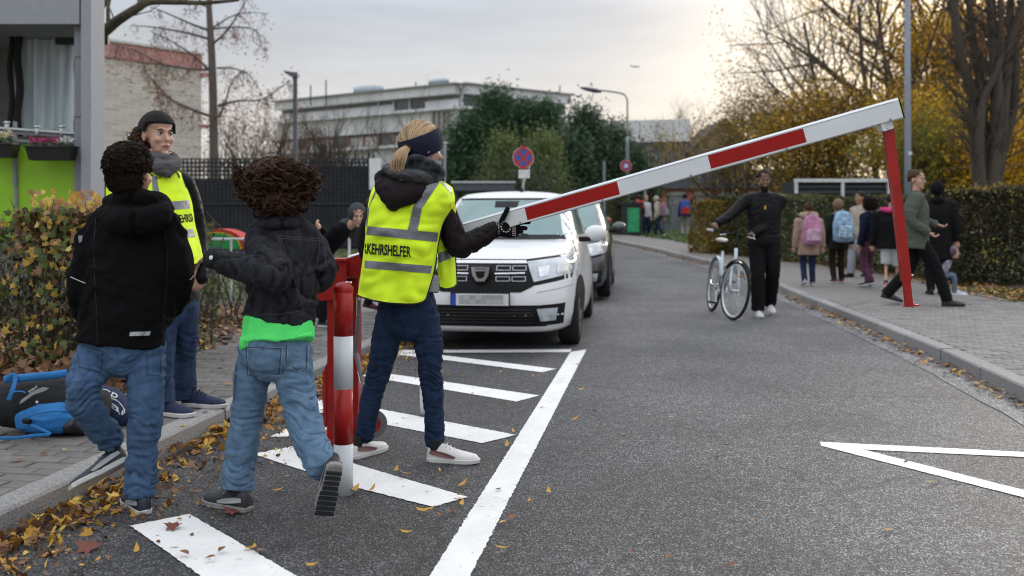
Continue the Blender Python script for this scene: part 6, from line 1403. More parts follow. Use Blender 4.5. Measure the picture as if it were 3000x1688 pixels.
def vest(par, rows, nm='vest', sub=(44, 56), wr=.006, thick=.003, m=M_HV, seed=0, edge=True):
    A = [[W(*p) for p in r] for r in rows]; nr = len(A); nu, nv = sub
    R2 = [catmull(r, max(2, nu//(len(r)-1))) for r in A]; cols = len(R2[0]); G2 = [catmull([R2[j][i] for j in range(nr)], max(2, nv//(nr-1))) for i in range(cols)]; rowsn = len(G2[0]); vs = []
    for j in range(rowsn):
        for i in range(cols):
            p = G2[i][j].copy(); q = noise.noise(Vector((p.x*7+seed, p.z*4, 1))); q2 = noise.noise(Vector((p.x*9+p.z*7, p.z*14-p.x*6+seed, 4)))
            edge_ = min(1, 6*min(i/cols, 1-i/cols)); p.y += (q*2.0+(1-2*abs(q2))*.9)*wr*(.3+.7*edge_); vs.append(p)
    fs = [(j*cols+i, (j+1)*cols+i, (j+1)*cols+i+1, j*cols+i+1) for j in range(rowsn-1) for i in range(cols-1)]
    n = len(vs); bk = [v+Vector((0, thick, 0)) for v in vs]; f2 = [tuple(k+n for k in f[::-1]) for f in fs]
    per = [(0, i) for i in range(cols)]+[(j, cols-1) for j in range(1, rowsn)]+[(rowsn-1, i) for i in range(cols-2, -1, -1)]+[(j, 0) for j in range(rowsn-2, 0, -1)]; pi = [a*cols+b for a, b in per]
    f3 = [(pi[k], pi[k]+n, pi[(k+1) % len(pi)]+n, pi[(k+1) % len(pi)]) for k in range(len(pi))]
    o = MB().add(vs+bk, fs+f2+f3).build(nm, m, par, smooth=True)
    if edge:
        # bound edge following bottom and sides
        MB().tube([vs[k]-Vector((0, .001, 0)) for k in [a*cols+b for a, b in [(j, cols-1) for j in range(0, rowsn)]+[(rowsn-1, i) for i in range(cols-2, -1, -1)]]], .0042, 6).build('edge_binding', M_INK, o)
    bv = BVHTree.FromPolygons(vs, fs); return o, bv

# ============ boy in the black fleece jacket, seen from behind ============
def v3(x, y, Y): return V(x, y, Y)
Y = 3.80; root = thing('person', V(345, 1290, 3.82), 'boy with short dark curls and black hooded jacket stepping off the kerb', 'person')
hc = V(331, 437, 3.78); HM = basis((.22, 1, .08))
RK[0] = .66
parts = headparts(HM, hc, .87)+[tubemesh([V(332, 440, 3.80), V(332, 520, 3.82)], [.052, .06], 14)]
parts += [limbp([V(260, 560, Y), V(215, 680, Y), V(235, 780, 4.0)], [.045, .038, .03]), limbp([V(420, 560, Y), V(458, 680, Y), V(430, 770, 4.0)], [.045, .038, .03]), limbp([V(335, 520, Y), V(332, 640, Y), V(322, 780, Y), V(318, 880, Y)], [(.12, .08), (.13, .09), (.12, .085), (.13, .09)])]
parts += [limbp([V(255, 880, 3.8), V(215, 985, 3.72), V(290, 1125, 3.92)], [.07, .05, .035]), limbp([V(370, 880, 3.8), V(368, 1060, 3.8), V(352, 1245, 3.82)], [.07, .05, .035])]
bd = link('body', fuse(parts, .0075, 2), M_SK3, root, smooth=True)
RK[0] = 1
J = [limbp([V(250, 562, 3.82), V(290, 545, 3.82), V(336, 540, 3.82), V(380, 545, 3.82), V(424, 562, 3.82)], [.058, .075, .08, .075, .058], 18), limbp([V(218, 600, 3.81), V(240, 720, 3.81), V(262, 800, 3.82)], [.055, .07, .07], 14), limbp([V(435, 600, 3.81), V(415, 700, 3.81), V(395, 800, 3.82)], [.055, .065, .06], 14), limbp([V(335, 500, 3.83), V(336, 545, 3.82), V(333, 600, 3.81), V(325, 700, 3.8), V(312, 790, 3.79), V(304, 862, 3.79)], [(.065, .07), (.135, .085), (.172, .105), (.175, .115), (.168, .12), (.172, .125)], 28, .6, .02, 5),
     limbp([V(264, 562, 3.81), V(228, 620, 3.81), V(212, 700, 3.80), V(214, 768, 3.86), V(244, 800, 3.98)], [.060, .060, .057, .052, .045], 18), limbp([V(412, 562, 3.81), V(441, 620, 3.81), V(450, 690, 3.80), V(443, 745, 3.88), V(412, 790, 3.98)], [.060, .060, .056, .052, .045], 18)]
me = fuse(J, .0075, 4); folds(me, .014, (7, 7, 6), .7, 3); creases(me, .010, [(V(210, 770, 3.8), .12, 1), (V(450, 750, 3.8), .12, 1), (V(320, 820, 3.7), .12, .5), (V(240, 620, 3.75), .1, .5)], 5, (7, 7, 13)); jk = link('jacket', me, M_BJ, root, smooth=True)
hd = fuse([limbp([V(262, 540, 3.76), V(300, 553, 3.70), V(350, 560, 3.69), V(405, 540, 3.72), V(418, 515, 3.78)], [.028, .05, .058, .045, .026], 16), limbp([V(275, 512, 3.82), V(310, 500, 3.74), V(350, 497, 3.73), V(395, 503, 3.77), V(412, 512, 3.82)], [.03, .036, .036, .034, .028], 14), limbp([V(330, 515, 3.80), V(335, 540, 3.74), V(337, 575, 3.72)], [(.095, .055), (.105, .05), (.05, .035)], 16), limbp([V(290, 530, 3.78), V(378, 528, 3.78)], [.05, .05], 14)], .007, 3); folds(hd, .007, (13, 13, 20)); link('hood', hd, M_BJ, jk, smooth=True)
bj = bvh_of(jk)
patch_px(bj, [(381, 973), (441, 971), (439, 983), (379, 985)], 8, 2, .004).build('reflective_label', mat('label_grey', (.35, .37, .38), .5, var=.5, ns=300), jk)
strip_px(bj, [(206, 811), (228, 821), (250, 830)], 1.2, .004).build('piping', M_WHITE, jk); strip_px(bj, [(556, 820), (562, 815), (568, 806)], 1.2, .004).build('piping', M_WHITE, jk)
patch_px(bj, [(229, 691), (242, 690), (240, 708), (231, 713)], 3, 4, .004).build('arm_badge', M_REF, jk)
strip_px(bj, [(280, 640), (275, 760), (282, 900), (285, 1010)], 1, .002).build('seam', M_INK, jk); strip_px(bj, [(480, 650), (492, 760), (482, 900), (480, 1020)], 1, .002).build('seam', M_INK, jk)
T = [limbp([V(308, 830, 3.8), V(312, 880, 3.8), V(312, 915, 3.8)], [(.15, .105), (.152, .11), (.10, .095)], 24, .3, .5), limbp([V(255, 865, 3.80), V(228, 930, 3.76), V(207, 990, 3.72), V(232, 1045, 3.79), V(272, 1098, 3.87), V(283, 1112, 3.89)], [.078, .074, .064, .057, .052, .052], 20, .5, .05), limbp([V(362, 865, 3.80), V(367, 960, 3.79), V(366, 1050, 3.78), V(358, 1140, 3.8), V(353, 1246, 3.80)], [.078, .072, .061, .056, .056], 20, .5, .05)]
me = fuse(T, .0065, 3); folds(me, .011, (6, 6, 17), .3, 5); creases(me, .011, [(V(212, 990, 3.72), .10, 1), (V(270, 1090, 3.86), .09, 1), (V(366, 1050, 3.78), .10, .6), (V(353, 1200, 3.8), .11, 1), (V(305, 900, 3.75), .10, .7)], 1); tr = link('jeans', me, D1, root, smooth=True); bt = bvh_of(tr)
for q in (((222, 1010), (300, 1030), (296, 1090), (232, 1075)), ((430, 1040), (472, 1040), (470, 1100), (432, 1098))):
    for a, b in zip(q, q[1:]+q[:1]):
        if a != q[0] or True: strip_px(bt, [a, b], 1.0, .0025).build('pocket_stitch', mat('stitch_dark', (.02, .03, .06), .8), tr)
SHM = (mat('shoe_navy', (.012, .016, .03), .5), mat('shoe_sole_white', (.5, .5, .48), .7, var=.2, ns=20), M_INK, M_WHITE)
GS = mat('shoe_grey', (.35, .36, .36), .6)
shoe(root, V(318, 1166, 3.86), V(222, 1217, 3.80)-V(318, 1166, 3.86), (.12, .5, .88), .225, SHM, stripe=GS)
shoe(root, Vector(((370*1.165-CX)*3.79/F, 3.76, 0.0)), (-.62, .78, 0), (0, 0, 1), .225, SHM, stripe=GS)
cap = fuse([ellmesh(hc+HM @ Vector((0, -.022, .036)), (.076, .09, .086), HM, 20), ellmesh(hc+HM @ Vector((0, -.044, -.02)), (.068, .06, .066), HM, 18)], .007, 2); folds(cap, .007, (30, 30, 30)); hr = link('hair', cap, H_DK, root, smooth=True)
locks(hc+HM @ Vector((0, -.022, .036)), HM, (.078, .092, .088), (0, -.3, .95), 700, .05, .008, .012, hr, H_DK, 3, sub=5, flick=.05, freq=1.6, region=lambda v: v.y < .55 or v.z > .3, umin=-.3)
locks(hc+HM @ Vector((0, -.044, -.02)), HM, (.069, .061, .067), (0, -.3, .95), 300, .035, .006, .007, hr, H_DK, 4, sub=5, flick=.05, region=lambda v: v.y < .2, umin=-.8)

# ============ child with a wind blown mop of curls, walking away ============
root = thing('person', V(690, 1275, 3.8), 'child with a big curly mop, black denim jacket and lime shirt walking away', 'person')
hc = V(697, 474, 3.88); HM = basis((.1, 1, -.12))
RK[0] = .66
parts = headparts(HM, hc, .88)+[tubemesh([V(700, 490, 3.88), V(705, 560, 3.88)], [.048, .055], 14)]
parts += [limbp([V(645, 590, 3.85), V(702, 692, 3.62), V(545, 655, 3.70)], [.042, .036, .028]), limbp([V(775, 590, 3.86), V(812, 680, 3.86), V(800, 700, 4.08)], [.042, .036, .028]), limbp([V(706, 560, 3.87), V(708, 650, 3.86), V(702, 760, 3.84), V(690, 860, 3.82)], [(.10, .075), (.12, .08), (.11, .08), (.12, .09)]),
          limbp([V(640, 880, 3.85), V(620, 1050, 3.86), V(600, 1215, 3.86)], [.065, .048, .034]), limbp([V(735, 880, 3.82), V(755, 1015, 3.78), V(812, 1170, 3.62)], [.065, .048, .034])]
parts += handparts(V(545, 655, 3.70), V(505, 648, 3.72)-V(545, 655, 3.70), (0, .5, -1), .12, .6)
link('body', fuse(parts, .0075, 2), M_SK3, root, smooth=True)
RK[0] = 1
J = [limbp([V(646, 592, 3.86), V(680, 580, 3.87), V(712, 576, 3.87), V(745, 580, 3.87), V(776, 594, 3.87)], [.05, .062, .066, .062, .05], 18), limbp([V(702, 548, 3.88), V(706, 575, 3.87), V(712, 620, 3.86), V(715, 690, 3.85), V(708, 760, 3.83), V(700, 808, 3.82)], [(.065, .06), (.118, .08), (.142, .10), (.142, .108), (.137, .11), (.139, .112)], 28, .5, .02, 5),
     limbp([V(655, 588, 3.86), V(660, 625, 3.80), V(690, 672, 3.66), V(688, 700, 3.64)], [.058, .066, .062, .058], 18), limbp([V(694, 692, 3.63), V(650, 682, 3.66), V(590, 668, 3.69), V(548, 655, 3.70), V(535, 652, 3.70)], [.062, .056, .047, .04, .044], 18),
     limbp([V(768, 592, 3.87), V(795, 640, 3.86), V(808, 678, 3.87), V(800, 705, 3.98), V(790, 700, 4.08)], [.058, .058, .055, .05, .042], 18)]
me = fuse(J, .0065, 3); folds(me, .015, (8, 8, 4), .5, 5); creases(me, .012, [(V(690, 680, 3.6), .13, 1), (V(812, 690, 3.8), .11, 1), (V(760, 760, 3.7), .13, .7), (V(600, 668, 3.69), .10, .7)], 6, (10, 10, 8)); jk = link('jacket', me, M_BD, root, smooth=True); bj = bvh_of(jk)
col = fuse([limbp([V(655, 575, 3.84), V(685, 562, 3.79), V(725, 560, 3.79), V(755, 570, 3.84)], [.022, .028, .028, .022], 12)], .006, 2); link('collar', col, M_BD, jk, smooth=True)
MS = mat('stitch_grey', (.045, .045, .05), .8)
for ln in ([(818, 690), (870, 696), (938, 699)], [(818, 697), (870, 702), (938, 705)], [(818, 692), (850, 780), (895, 930)], [(938, 700), (925, 800), (905, 900)], [(706, 920), (800, 922), (925, 904)], [(760, 640), (800, 670), (822, 720), (825, 790)], [(930, 650), (950, 720), (955, 780)]): strip_px(bj, ln, .9, .0025).build('seam', MS, jk)
MB().lathe([(0, .003), (.0085, .002), (.009, 0)], V(531, 648, 3.655), (-.3, -1, .2), 14).build('cuff_button', M_CHR, jk)
sh = fuse([limbp([V(700, 790, 3.82), V(700, 840, 3.82), V(697, 868, 3.81)], [(.135, .105), (.143, .118), (.15, .122)], 30, .1, .01)], .0055, 1)
for v in sh.vertices:      # hem rises to the right as the shirt swings
    k = (v.co.x-V(697, 0, 3.82).x)/.15; v.co.z += (.018*k*abs(k)+.022*k)*(1 if v.co.z < V(0, 850, 3.82).z else .2)
folds(sh, .008, (16, 16, 2.5)); link('shirt', sh, cloth('lime', (.12, .88, .2), .85), root, smooth=True)
T = [limbp([V(690, 850, 3.82), V(689, 900, 3.82), V(689, 928, 3.82)], [(.13, .105), (.134, .112), (.09, .09)], 24, .3, .5), limbp([V(645, 880, 3.84), V(632, 960, 3.85), V(620, 1050, 3.86), V(606, 1140, 3.86), V(596, 1230, 3.84)], [.076, .071, .062, .059, .060], 20, .5, .05), limbp([V(735, 880, 3.82), V(742, 960, 3.80), V(762, 1045, 3.75), V(785, 1120, 3.67), V(818, 1184, 3.58)], [.077, .071, .064, .060, .056], 20, .5, .05)]
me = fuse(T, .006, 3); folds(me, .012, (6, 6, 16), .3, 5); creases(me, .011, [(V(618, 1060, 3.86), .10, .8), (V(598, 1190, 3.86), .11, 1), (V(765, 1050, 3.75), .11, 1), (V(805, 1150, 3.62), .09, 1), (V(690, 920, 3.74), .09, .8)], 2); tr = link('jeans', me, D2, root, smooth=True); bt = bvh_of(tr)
ST = mat('stitch_pale', (.28, .36, .45), .8); SD = MATS['stitch_dark']
for q in ([(721, 1018), (824, 1022), (818, 1095), (770, 1107), (725, 1098), (721, 1018)], [(840, 1010), (838, 1060), (870, 1083), (898, 1078), (900, 1010)]):
    for a, b in zip(q, q[1:]): strip_px(bt, [a, b], 1.0, .0028).build('pocket_stitch', SD, tr); strip_px(bt, [(a[0]+4, a[1]+4), (b[0]+3, b[1]-4)], .6, .003).build('pocket_stitch', ST, tr)
strip_px(bt, [(800, 1160), (830, 1220), (850, 1290), (880, 1370)], .9, .003).build('seam', ST, tr); strip_px(bt, [(694, 1020), (690, 1100), (684, 1180)], .9, .003).build('seam', SD, tr)
RS = (mat('runner_black', (.02, .02, .022), .6, var=.3, ns=30), mat('runner_sole', (.26, .25, .24), .7, var=.2, ns=25), M_INK, MATS['shoe_grey'])
shoe(root, Vector(((628*1.165-CX)*3.84/F, 3.80, 0.0)), (-.86, .5, 0), (0, 0, 1), .235, RS, stripe=GS, sf=.2)
s2 = shoe(root, V(842, 1178, 3.52)+Vector((0, -.0, 0)), V(808, 1322, 3.60)-V(842, 1178, 3.52), (-.25, .85, .1), .22, RS, stripe=GS)
# tread of the lifted shoe
a = V(842, 1178, 3.52); d_ = (V(808, 1322, 3.60)-a).normalized(); u_ = Vector((-.25, .85, .1)); u_ = (u_-d_*u_.dot(d_)).normalized(); s_ = d_.cross(u_)
for i in range(9):
    f = .02+i*.023; w_ = .03 if i < 4 else .036; o_ = 0
    MB().box(a+d_*f-u_*.003, (w_*2, .013, .008), Matrix((s_, d_, u_)).transposed()).build('tread_bar', mat('tread', (.035, .04, .045) if i % 3 else (.12, .09, .07), .8), s2) if False else MB().box(a+d_*f-u_*.003, (w_*2, .013, .008), Matrix((s_, d_, u_)).transposed()).build('tread_bar', mat('tread_dark', (.02, .024, .028), .8), s2)
cap = fuse([ellmesh(hc+Vector((0, -.01, .032)), (.095, .105, .088), HM, 20), ellmesh(V(648, 480, 3.84), (.05, .06, .065), None, 16), ellmesh(V(748, 476, 3.86), (.05, .06, .065), None, 16), ellmesh(V(700, 505, 3.80), (.075, .045, .055), None, 16)], .009, 3); folds(cap, .012, (16, 16, 16), .5); hr = link('hair', cap, H_BR, root, smooth=True)
I3 = Matrix.Identity(3); rg = lambda v: v.y < .45
locks(hc+Vector((0, -.01, .030)), I3, (.103, .113, .093), (-.15, -.1, 1), 330, .19, .013, .034, hr, H_BR, 11, region=rg, umin=-.4, flick=.08, sub=11, sr=.0021, freq=1.9)
locks(hc+Vector((-.005, -.01, .030)), I3, (.106, .116, .096), (-.15, -.1, 1), 90, .20, .008, .036, hr, H_BR, 12, region=rg, umin=-.3, flick=.3, sub=4, freq=2)
locks(V(652, 478, 3.83), I3, (.060, .062, .068), (.6, 0, .8), 130, .14, .013, .036, hr, H_BR, 13, region=rg, flick=.22, wind=(-.5, 0, .1), sub=9, freq=2); locks(V(750, 474, 3.85), I3, (.058, .060, .066), (-.6, 0, .8), 130, .14, .013, .036, hr, H_BR, 14, region=rg, flick=.22, wind=(.4, 0, .2), sub=9, freq=2)
locks(V(702, 508, 3.79), I3, (.078, .045, .052), (0, 0, 1), 110, .10, .012, .022, hr, H_BR, 15, region=rg, flick=.3, sub=9)
locks(V(782, 452, 3.85), I3, (.03, .04, .03), (-1, 0, .1), 40, .08, .010, .02, hr, H_BR, 16, flick=.7, sub=7); locks(V(610, 450, 3.84), I3, (.03, .04, .035), (1, 0, .1), 46, .10, .010, .025, hr, H_BR, 17, flick=.7, sub=7)

# ============ traffic helper with the pony tail (main figure) ============
root = thing('person', V(1080, 1160, 4.65), 'woman with a blond ponytail in a yellow reflective vest holding the barrier boom', 'person')
hc = V(1062, 372, 4.63); HM = basis((.80, .60, -.02)); HM = HM @ Matrix.Rotation(math.radians(-6), 3, 'X')
RK[0] = .66
parts = headparts(HM, hc, .98)+[tubemesh([V(1052, 400, 4.62), V(1040, 470, 4.62)], [.052, .06], 14)]
parts += [limbp([V(1105, 520, 4.68), V(1155, 632, 4.68), V(1250, 573, 4.70)], [.045, .036, .027]), limbp([V(955, 520, 4.65), V(930, 600, 4.72), V(950, 640, 4.86)], [.045, .036, .028]), limbp([V(1040, 470, 4.64), V(1035, 540, 4.65), V(1030, 640, 4.65), V(1018, 740, 4.65), V(1015, 790, 4.66)], [(.10, .075), (.14, .09), (.12, .085), (.125, .09), (.13, .095)]),
          limbp([V(985, 790, 4.66), V(952, 935, 4.68), V(912, 1110, 4.70)], [.07, .048, .032]), limbp([V(1068, 790, 4.66), V(1082, 940, 4.63), V(1095, 1120, 4.62)], [.07, .048, .032])]
link('body', fuse(parts, .0075, 2), M_SK1, root, smooth=True)
RK[0] = 1
J = [limbp([V(952, 520, 4.66), V(990, 500, 4.66), V(1036, 492, 4.66), V(1080, 498, 4.67), V(1112, 512, 4.69)], [.055, .066, .07, .066, .06], 18), limbp([V(1040, 455, 4.64), V(1036, 480, 4.65), V(1034, 530, 4.66), V(1030, 620, 4.66), V(1020, 700, 4.66), V(1012, 745, 4.66)], [(.08, .07), (.145, .09), (.155, .105), (.142, .10), (.138, .105), (.145, .11)], 26, .5, .05, 5),
     limbp([V(1105, 505, 4.69), V(1128, 560, 4.69), V(1150, 618, 4.69), V(1165, 622, 4.69)], [.066, .062, .056, .052], 18), limbp([V(1152, 620, 4.69), V(1190, 608, 4.695), V(1230, 585, 4.70), V(1252, 572, 4.70)], [.056, .052, .043, .036], 18, .8, .1),
     limbp([V(962, 515, 4.66), V(932, 580, 4.70), V(930, 640, 4.78), V(955, 650, 4.88)], [.062, .058, .052, .042], 16)]
me = fuse(J, .0065, 3); folds(me, .006, (16, 16, 9), .5, 6); creases(me, .009, [(V(1155, 620, 4.66), .11, 1), (V(1215, 590, 4.7), .08, .8)], 7, (18, 12, 6)); jk = link('jacket', me, M_PJ, root, smooth=True); bj = bvh_of(jk)
H_ = [limbp([V(1012, 452, 4.56), V(1006, 476, 4.52), V(994, 500, 4.50), V(986, 518, 4.49)], [(.135, .035), (.115, .05), (.075, .045), (.03, .03)], 20, .5, .8), limbp([V(953, 442, 4.55), V(958, 470, 4.52), V(978, 502, 4.50)], [.022, .03, .03], 14), limbp([V(955, 436, 4.55), V(985, 436, 4.53), V(1025, 452, 4.51), V(1062, 478, 4.52), V(1078, 488, 4.56)], [.018, .02, .023, .022, .02], 14)]
me = fuse(H_, .0065, 3); folds(me, .007, (12, 12, 12), .4); hd = link('hood', me, M_PJ, jk, smooth=True)
me = fuse([limbp([V(975, 425, 4.55), V(1010, 440, 4.50), V(1060, 445, 4.52), V(1085, 460, 4.60)], [.03, .036, .038, .034], 14), limbp([V(990, 432, 4.60), V(1075, 455, 4.62)], [.04, .04], 14)], .006, 3); folds(me, .006, (10, 10, 34)); link('quilted_collar', me, mat('quilt_dark', (.03, .03, .036), .5, bump=.4, bs=80), jk, smooth=True)
me = fuse([limbp([V(1026, 412, 4.60), V(1045, 405, 4.545), V(1075, 415, 4.54), V(1105, 433, 4.60), V(1112, 440, 4.68)], [.025, .036, .036, .028, .014], 14), limbp([V(1035, 430, 4.56), V(1075, 445, 4.545), V(1105, 448, 4.62)], [.03, .036, .026], 14)], .006, 2); folds(me, .006, (12, 12, 22)); sc_ = link('scarf', me, mat('scarf_check', (.035, .045, .06), .9, var=1.2, ns=16), root, smooth=True)
# hair, headband
def headpiece(cond, grow_, nm, m, par, C=hc, Mx=HM, rad=(.082, .101, .098), off=(0, -.016, .028), seg=60, fold=0, thick=.006):
    v, f = ellmesh((0, 0, 0), (1, 1, 1), None, seg); keep = [q for q in f if cond(sum((v[i] for i in q), Vector())/len(q))]; idx = sorted({i for q in keep for i in q}); mp_ = {i: k for k, i in enumerate(idx)}
    P = lambda p, g: C+Mx @ (Vector((p.x*(rad[0]+g), p.y*(rad[1]+g), p.z*(rad[2]+g)))+Vector(off)); vs = []
    for i in idx:
        p = v[i]; fz = fold*noise.noise(p*14) if fold else 0; vs.append(P(p, grow_+thick+fz))
    n = len(vs); vs += [P(v[i], grow_-.002) for i in idx]; fs = [tuple(mp_[i] for i in q) for q in keep]; ec = {}
    for q in fs:
        for a, b in zip(q, q[1:]+q[:1]): ec[(a, b)] = 1
    rim = [(a, b) for (a, b) in ec if (b, a) not in ec]; fs2 = fs+[tuple(i+n for i in q[::-1]) for q in fs]+[(b, a, a+n, b+n) for a, b in rim]
    return MB().add(vs, fs2).build(nm, m, par, smooth=True)
pn = Vector((0, -.50, .87)); lo, hi = -.62, .33
hr = headpiece(lambda p: p.dot(pn) > hi-.12, .002, 'hair', H_BL, root, seg=120); hb2 = headpiece(lambda p: lo < p.dot(pn) < hi, .006, 'headband', mat('knit_navy', (.008, .012, .035), .95, bump=1, bs=150), root, seg=200, fold=.0015, thick=.009)
root_p = hc+HM @ Vector((-.0, -.125, .0)); pr_ = V(1026, 371, 4.53); mb = MB(); r = random.Random(2)
for k in range(420):
    a = r.uniform(0, 6.283); t0 = pn.orthogonal().normalized(); t1 = pn.cross(t0); zz = hi-.03+r.random()*.6; rr_ = math.sqrt(max(0, 1-zz*zz)); s = pn*zz+(t0*math.cos(a)+t1*math.sin(a))*rr_
    st = hc+HM @ (Vector((s.x*.091, s.y*.110, s.z*.107))+Vector((0, -.016, .028))); pts = []
    for i in range(8):
        t = i/7; q = lerpP(st, pr_, t); l_ = q-(hc+HM @ Vector((0, -.016, .028))); q2 = (HM.transposed() @ l_); e_ = math.sqrt((q2.x/.092)**2+(q2.y/.111)**2+(q2.z/.108)**2)
        if e_ < 1 and t < .93: q = (hc+HM @ Vector((0, -.016, .028)))+l_/max(e_, .2)*(1 if t < .8 else lerpP(1, e_, (t-.8)/.2))
        pts.append(q)
    mb.tube(pts, .0019, 4, cap=False, mi=k % 3)
mb.build('hair_strand', [H_BL2, H_BL, H_BL3], hr, smooth=True, kind='stuff')
pt_ = [pr_, V(1012, 385, 4.50), V(1002, 405, 4.49), V(1000, 425, 4.49), V(1012, 440, 4.49)]; link('ponytail', fuse([limbp(pt_, [(.016, .016), (.028, .026), (.034, .028), (.030, .024), (.012, .012)], 16, .5, .6)], .005, 2), H_BL, hr, smooth=True)
mb = MB()
for k in range(330):
    a = r.uniform(0, 6.283); q = math.sqrt(r.random()); pp = []
    for c_, w_ in zip(catmull(pt_, 3), [.014, .02, .025, .029, .033, .036, .038, .037, .035, .032, .028, .022, .015]): pp.append(c_+Vector((math.cos(a)*w_*q, math.sin(a)*w_*q*.8, 0)))
    pp[-1] += Vector((r.uniform(-.008, .012), 0, r.uniform(-.03, .01))); mb.tube(pp, .0019, 4, cap=False, mi=k % 3)
mb.build('hair_strand', [H_BL2, H_BL, H_BL3], hr, smooth=True, kind='stuff'); MB().lathe([(.018, -.006), (.024, 0), (.018, .006)], pr_+Vector((-.004, -.004, -.004)), (pt_[1]-pr_), 18).build('hair_tie', H_DK, hr, smooth=True)
# vest: back panel, then the loose front panel seen past the arm hole
rows = [[(1098, 540, 4.66), (1112, 541, 4.60), (1150, 560, 4.53), (1205, 560, 4.53), (1262, 524, 4.565), (1300, 532, 4.60), (1328, 550, 4.68)],
        [(1083, 575, 4.66), (1092, 585, 4.58), (1130, 600, 4.50), (1195, 605, 4.485), (1255, 590, 4.50), (1305, 588, 4.55), (1333, 595, 4.66)],
        [(1072, 640, 4.66), (1078, 645, 4.57), (1115, 655, 4.49), (1180, 658, 4.475), (1235, 655, 4.49), (1280, 650, 4.535), (1300, 650, 4.60)],
        [(1068, 710, 4.65), (1072, 712, 4.56), (1110, 720, 4.49), (1175, 724, 4.475), (1230, 722, 4.49), (1270, 712, 4.54), (1285, 706, 4.60)],
        [(1058, 790, 4.65), (1063, 794, 4.56), (1102, 800, 4.49), (1165, 806, 4.475), (1220, 804, 4.485), (1260, 798, 4.53), (1272, 792, 4.58)],
        [(1048, 860, 4.65), (1050, 868, 4.56), (1090, 880, 4.485), (1150, 890, 4.47), (1205, 892, 4.485), (1238, 884, 4.52), (1248, 872, 4.56)]]
vs_, vb = vest(root, rows, wr=.016)
def band(pts, nm='reflective_strip', m=M_REF, off=.003, nx=26, ny=3, b=None, par=None): patch_px(b or vb, pts, nx, ny, off).build(nm, m, par or vs_, smooth=True)
band([(1068, 662), (1285, 682), (1281, 709), (1064, 687)]); band([(1056, 762), (1274, 780), (1268, 802), (1050, 784)])
band([(1262, 527), (1288, 534), (1236, 610), (1210, 606)], nx=10, ny=12, off=.0035); band([(1210, 606), (1236, 610), (1222, 682), (1194, 678)], nx=8, ny=8, off=.0035); band([(1104, 542), (1110, 545), (1080, 610), (1074, 622)], nx=5, ny=10, off=.0035); band([(1074, 622), (1082, 606), (1076, 660), (1070, 668)], nx=4, ny=6, off=.0035)
band([(1288, 531), (1300, 534), (1322, 550), (1326, 572)], nx=5, ny=6, off=.003)
text_on(vb, 'RKEHRSHELFER', ((1064, 711), (1204, 722), (1204, 755), (1061, 743)), .028, .0045).build('lettering', M_INK, vs_)
rows = [[(1284, 690, 4.70), (1300, 700, 4.71), (1315, 712, 4.74), (1325, 722, 4.80)], [(1283, 735, 4.70), (1300, 738, 4.70), (1320, 738, 4.73), (1332, 736, 4.80)], [(1282, 790, 4.70), (1300, 790, 4.69), (1322, 788, 4.72), (1336, 785, 4.80)], [(1290, 842, 4.70), (1305, 847, 4.69), (1325, 843, 4.72), (1338, 832, 4.80)]]
v2_, vb2 = vest(root, rows, nm='vest_front', sub=(16, 24), wr=.010, seed=5); band([(1280, 742), (1333, 728), (1336, 750), (1281, 772)], b=vb2, par=v2_, nx=12)
MB().slab([W(x, y, 4.60) for x, y in ((1318, 593), (1328, 592), (1337, 612), (1334, 625), (1324, 608))], (0, .012, 0)).build('arm_badge', mat('badge_yellow', (.8, .75, .02), .6), jk)
T = [limbp([V(1022, 740, 4.66), V(1024, 785, 4.66), V(1025, 835, 4.66)], [(.13, .105), (.148, .112), (.10, .10)], 24, .3, .5), limbp([V(985, 800, 4.66), V(968, 870, 4.665), V(952, 938, 4.67), V(932, 1010, 4.68), V(915, 1105, 4.70)], [.078, .070, .054, .050, .042], 18, .4, .1), limbp([V(1066, 800, 4.66), V(1078, 870, 4.64), V(1083, 940, 4.63), V(1090, 1010, 4.63), V(1094, 1118, 4.62)], [.078, .070, .054, .049, .042], 18, .4, .1)]
me = fuse(T, .0058, 3); folds(me, .007, (5, 5, 24), .25, 5); creases(me, .010, [(V(950, 940, 4.67), .10, 1.1), (V(918, 1090, 4.7), .08, 1), (V(1083, 940, 4.63), .10, 1.1), (V(1094, 1095, 4.62), .08, 1), (V(1025, 820, 4.58), .09, .6)], 3, (4, 4, 34)); tr = link('jeans', me, D3, root, smooth=True)
me = fuse([limbp([V(1083, 700, 4.67), V(1082, 736, 4.66)], [(.045, .05), (.045, .05)], 16, .5, .05)], .006, 2); link('jumper', me, cloth('grey_knit', (.3, .3, .3), .95, .8, 90), root, smooth=True)
WS = (mat('white_leather', (.62, .6, .58), .5), mat('white_rubber', (.6, .59, .57), .6), M_INK, M_WHITE); BRZ = mat('bronze_stripe', (.2, .1, .09), .4, metal=.3)
shoe(root, Vector(((1262-CX)*4.60/F, 4.60, 0)), (.97, -.18, 0), (0, 0, 1), .24, WS, stripe=BRZ); shoe(root, Vector(((1038-CX)*4.68/F, 4.64, 0)), (.55, .83, 0), (0, 0, 1), .24, WS, stripe=BRZ)
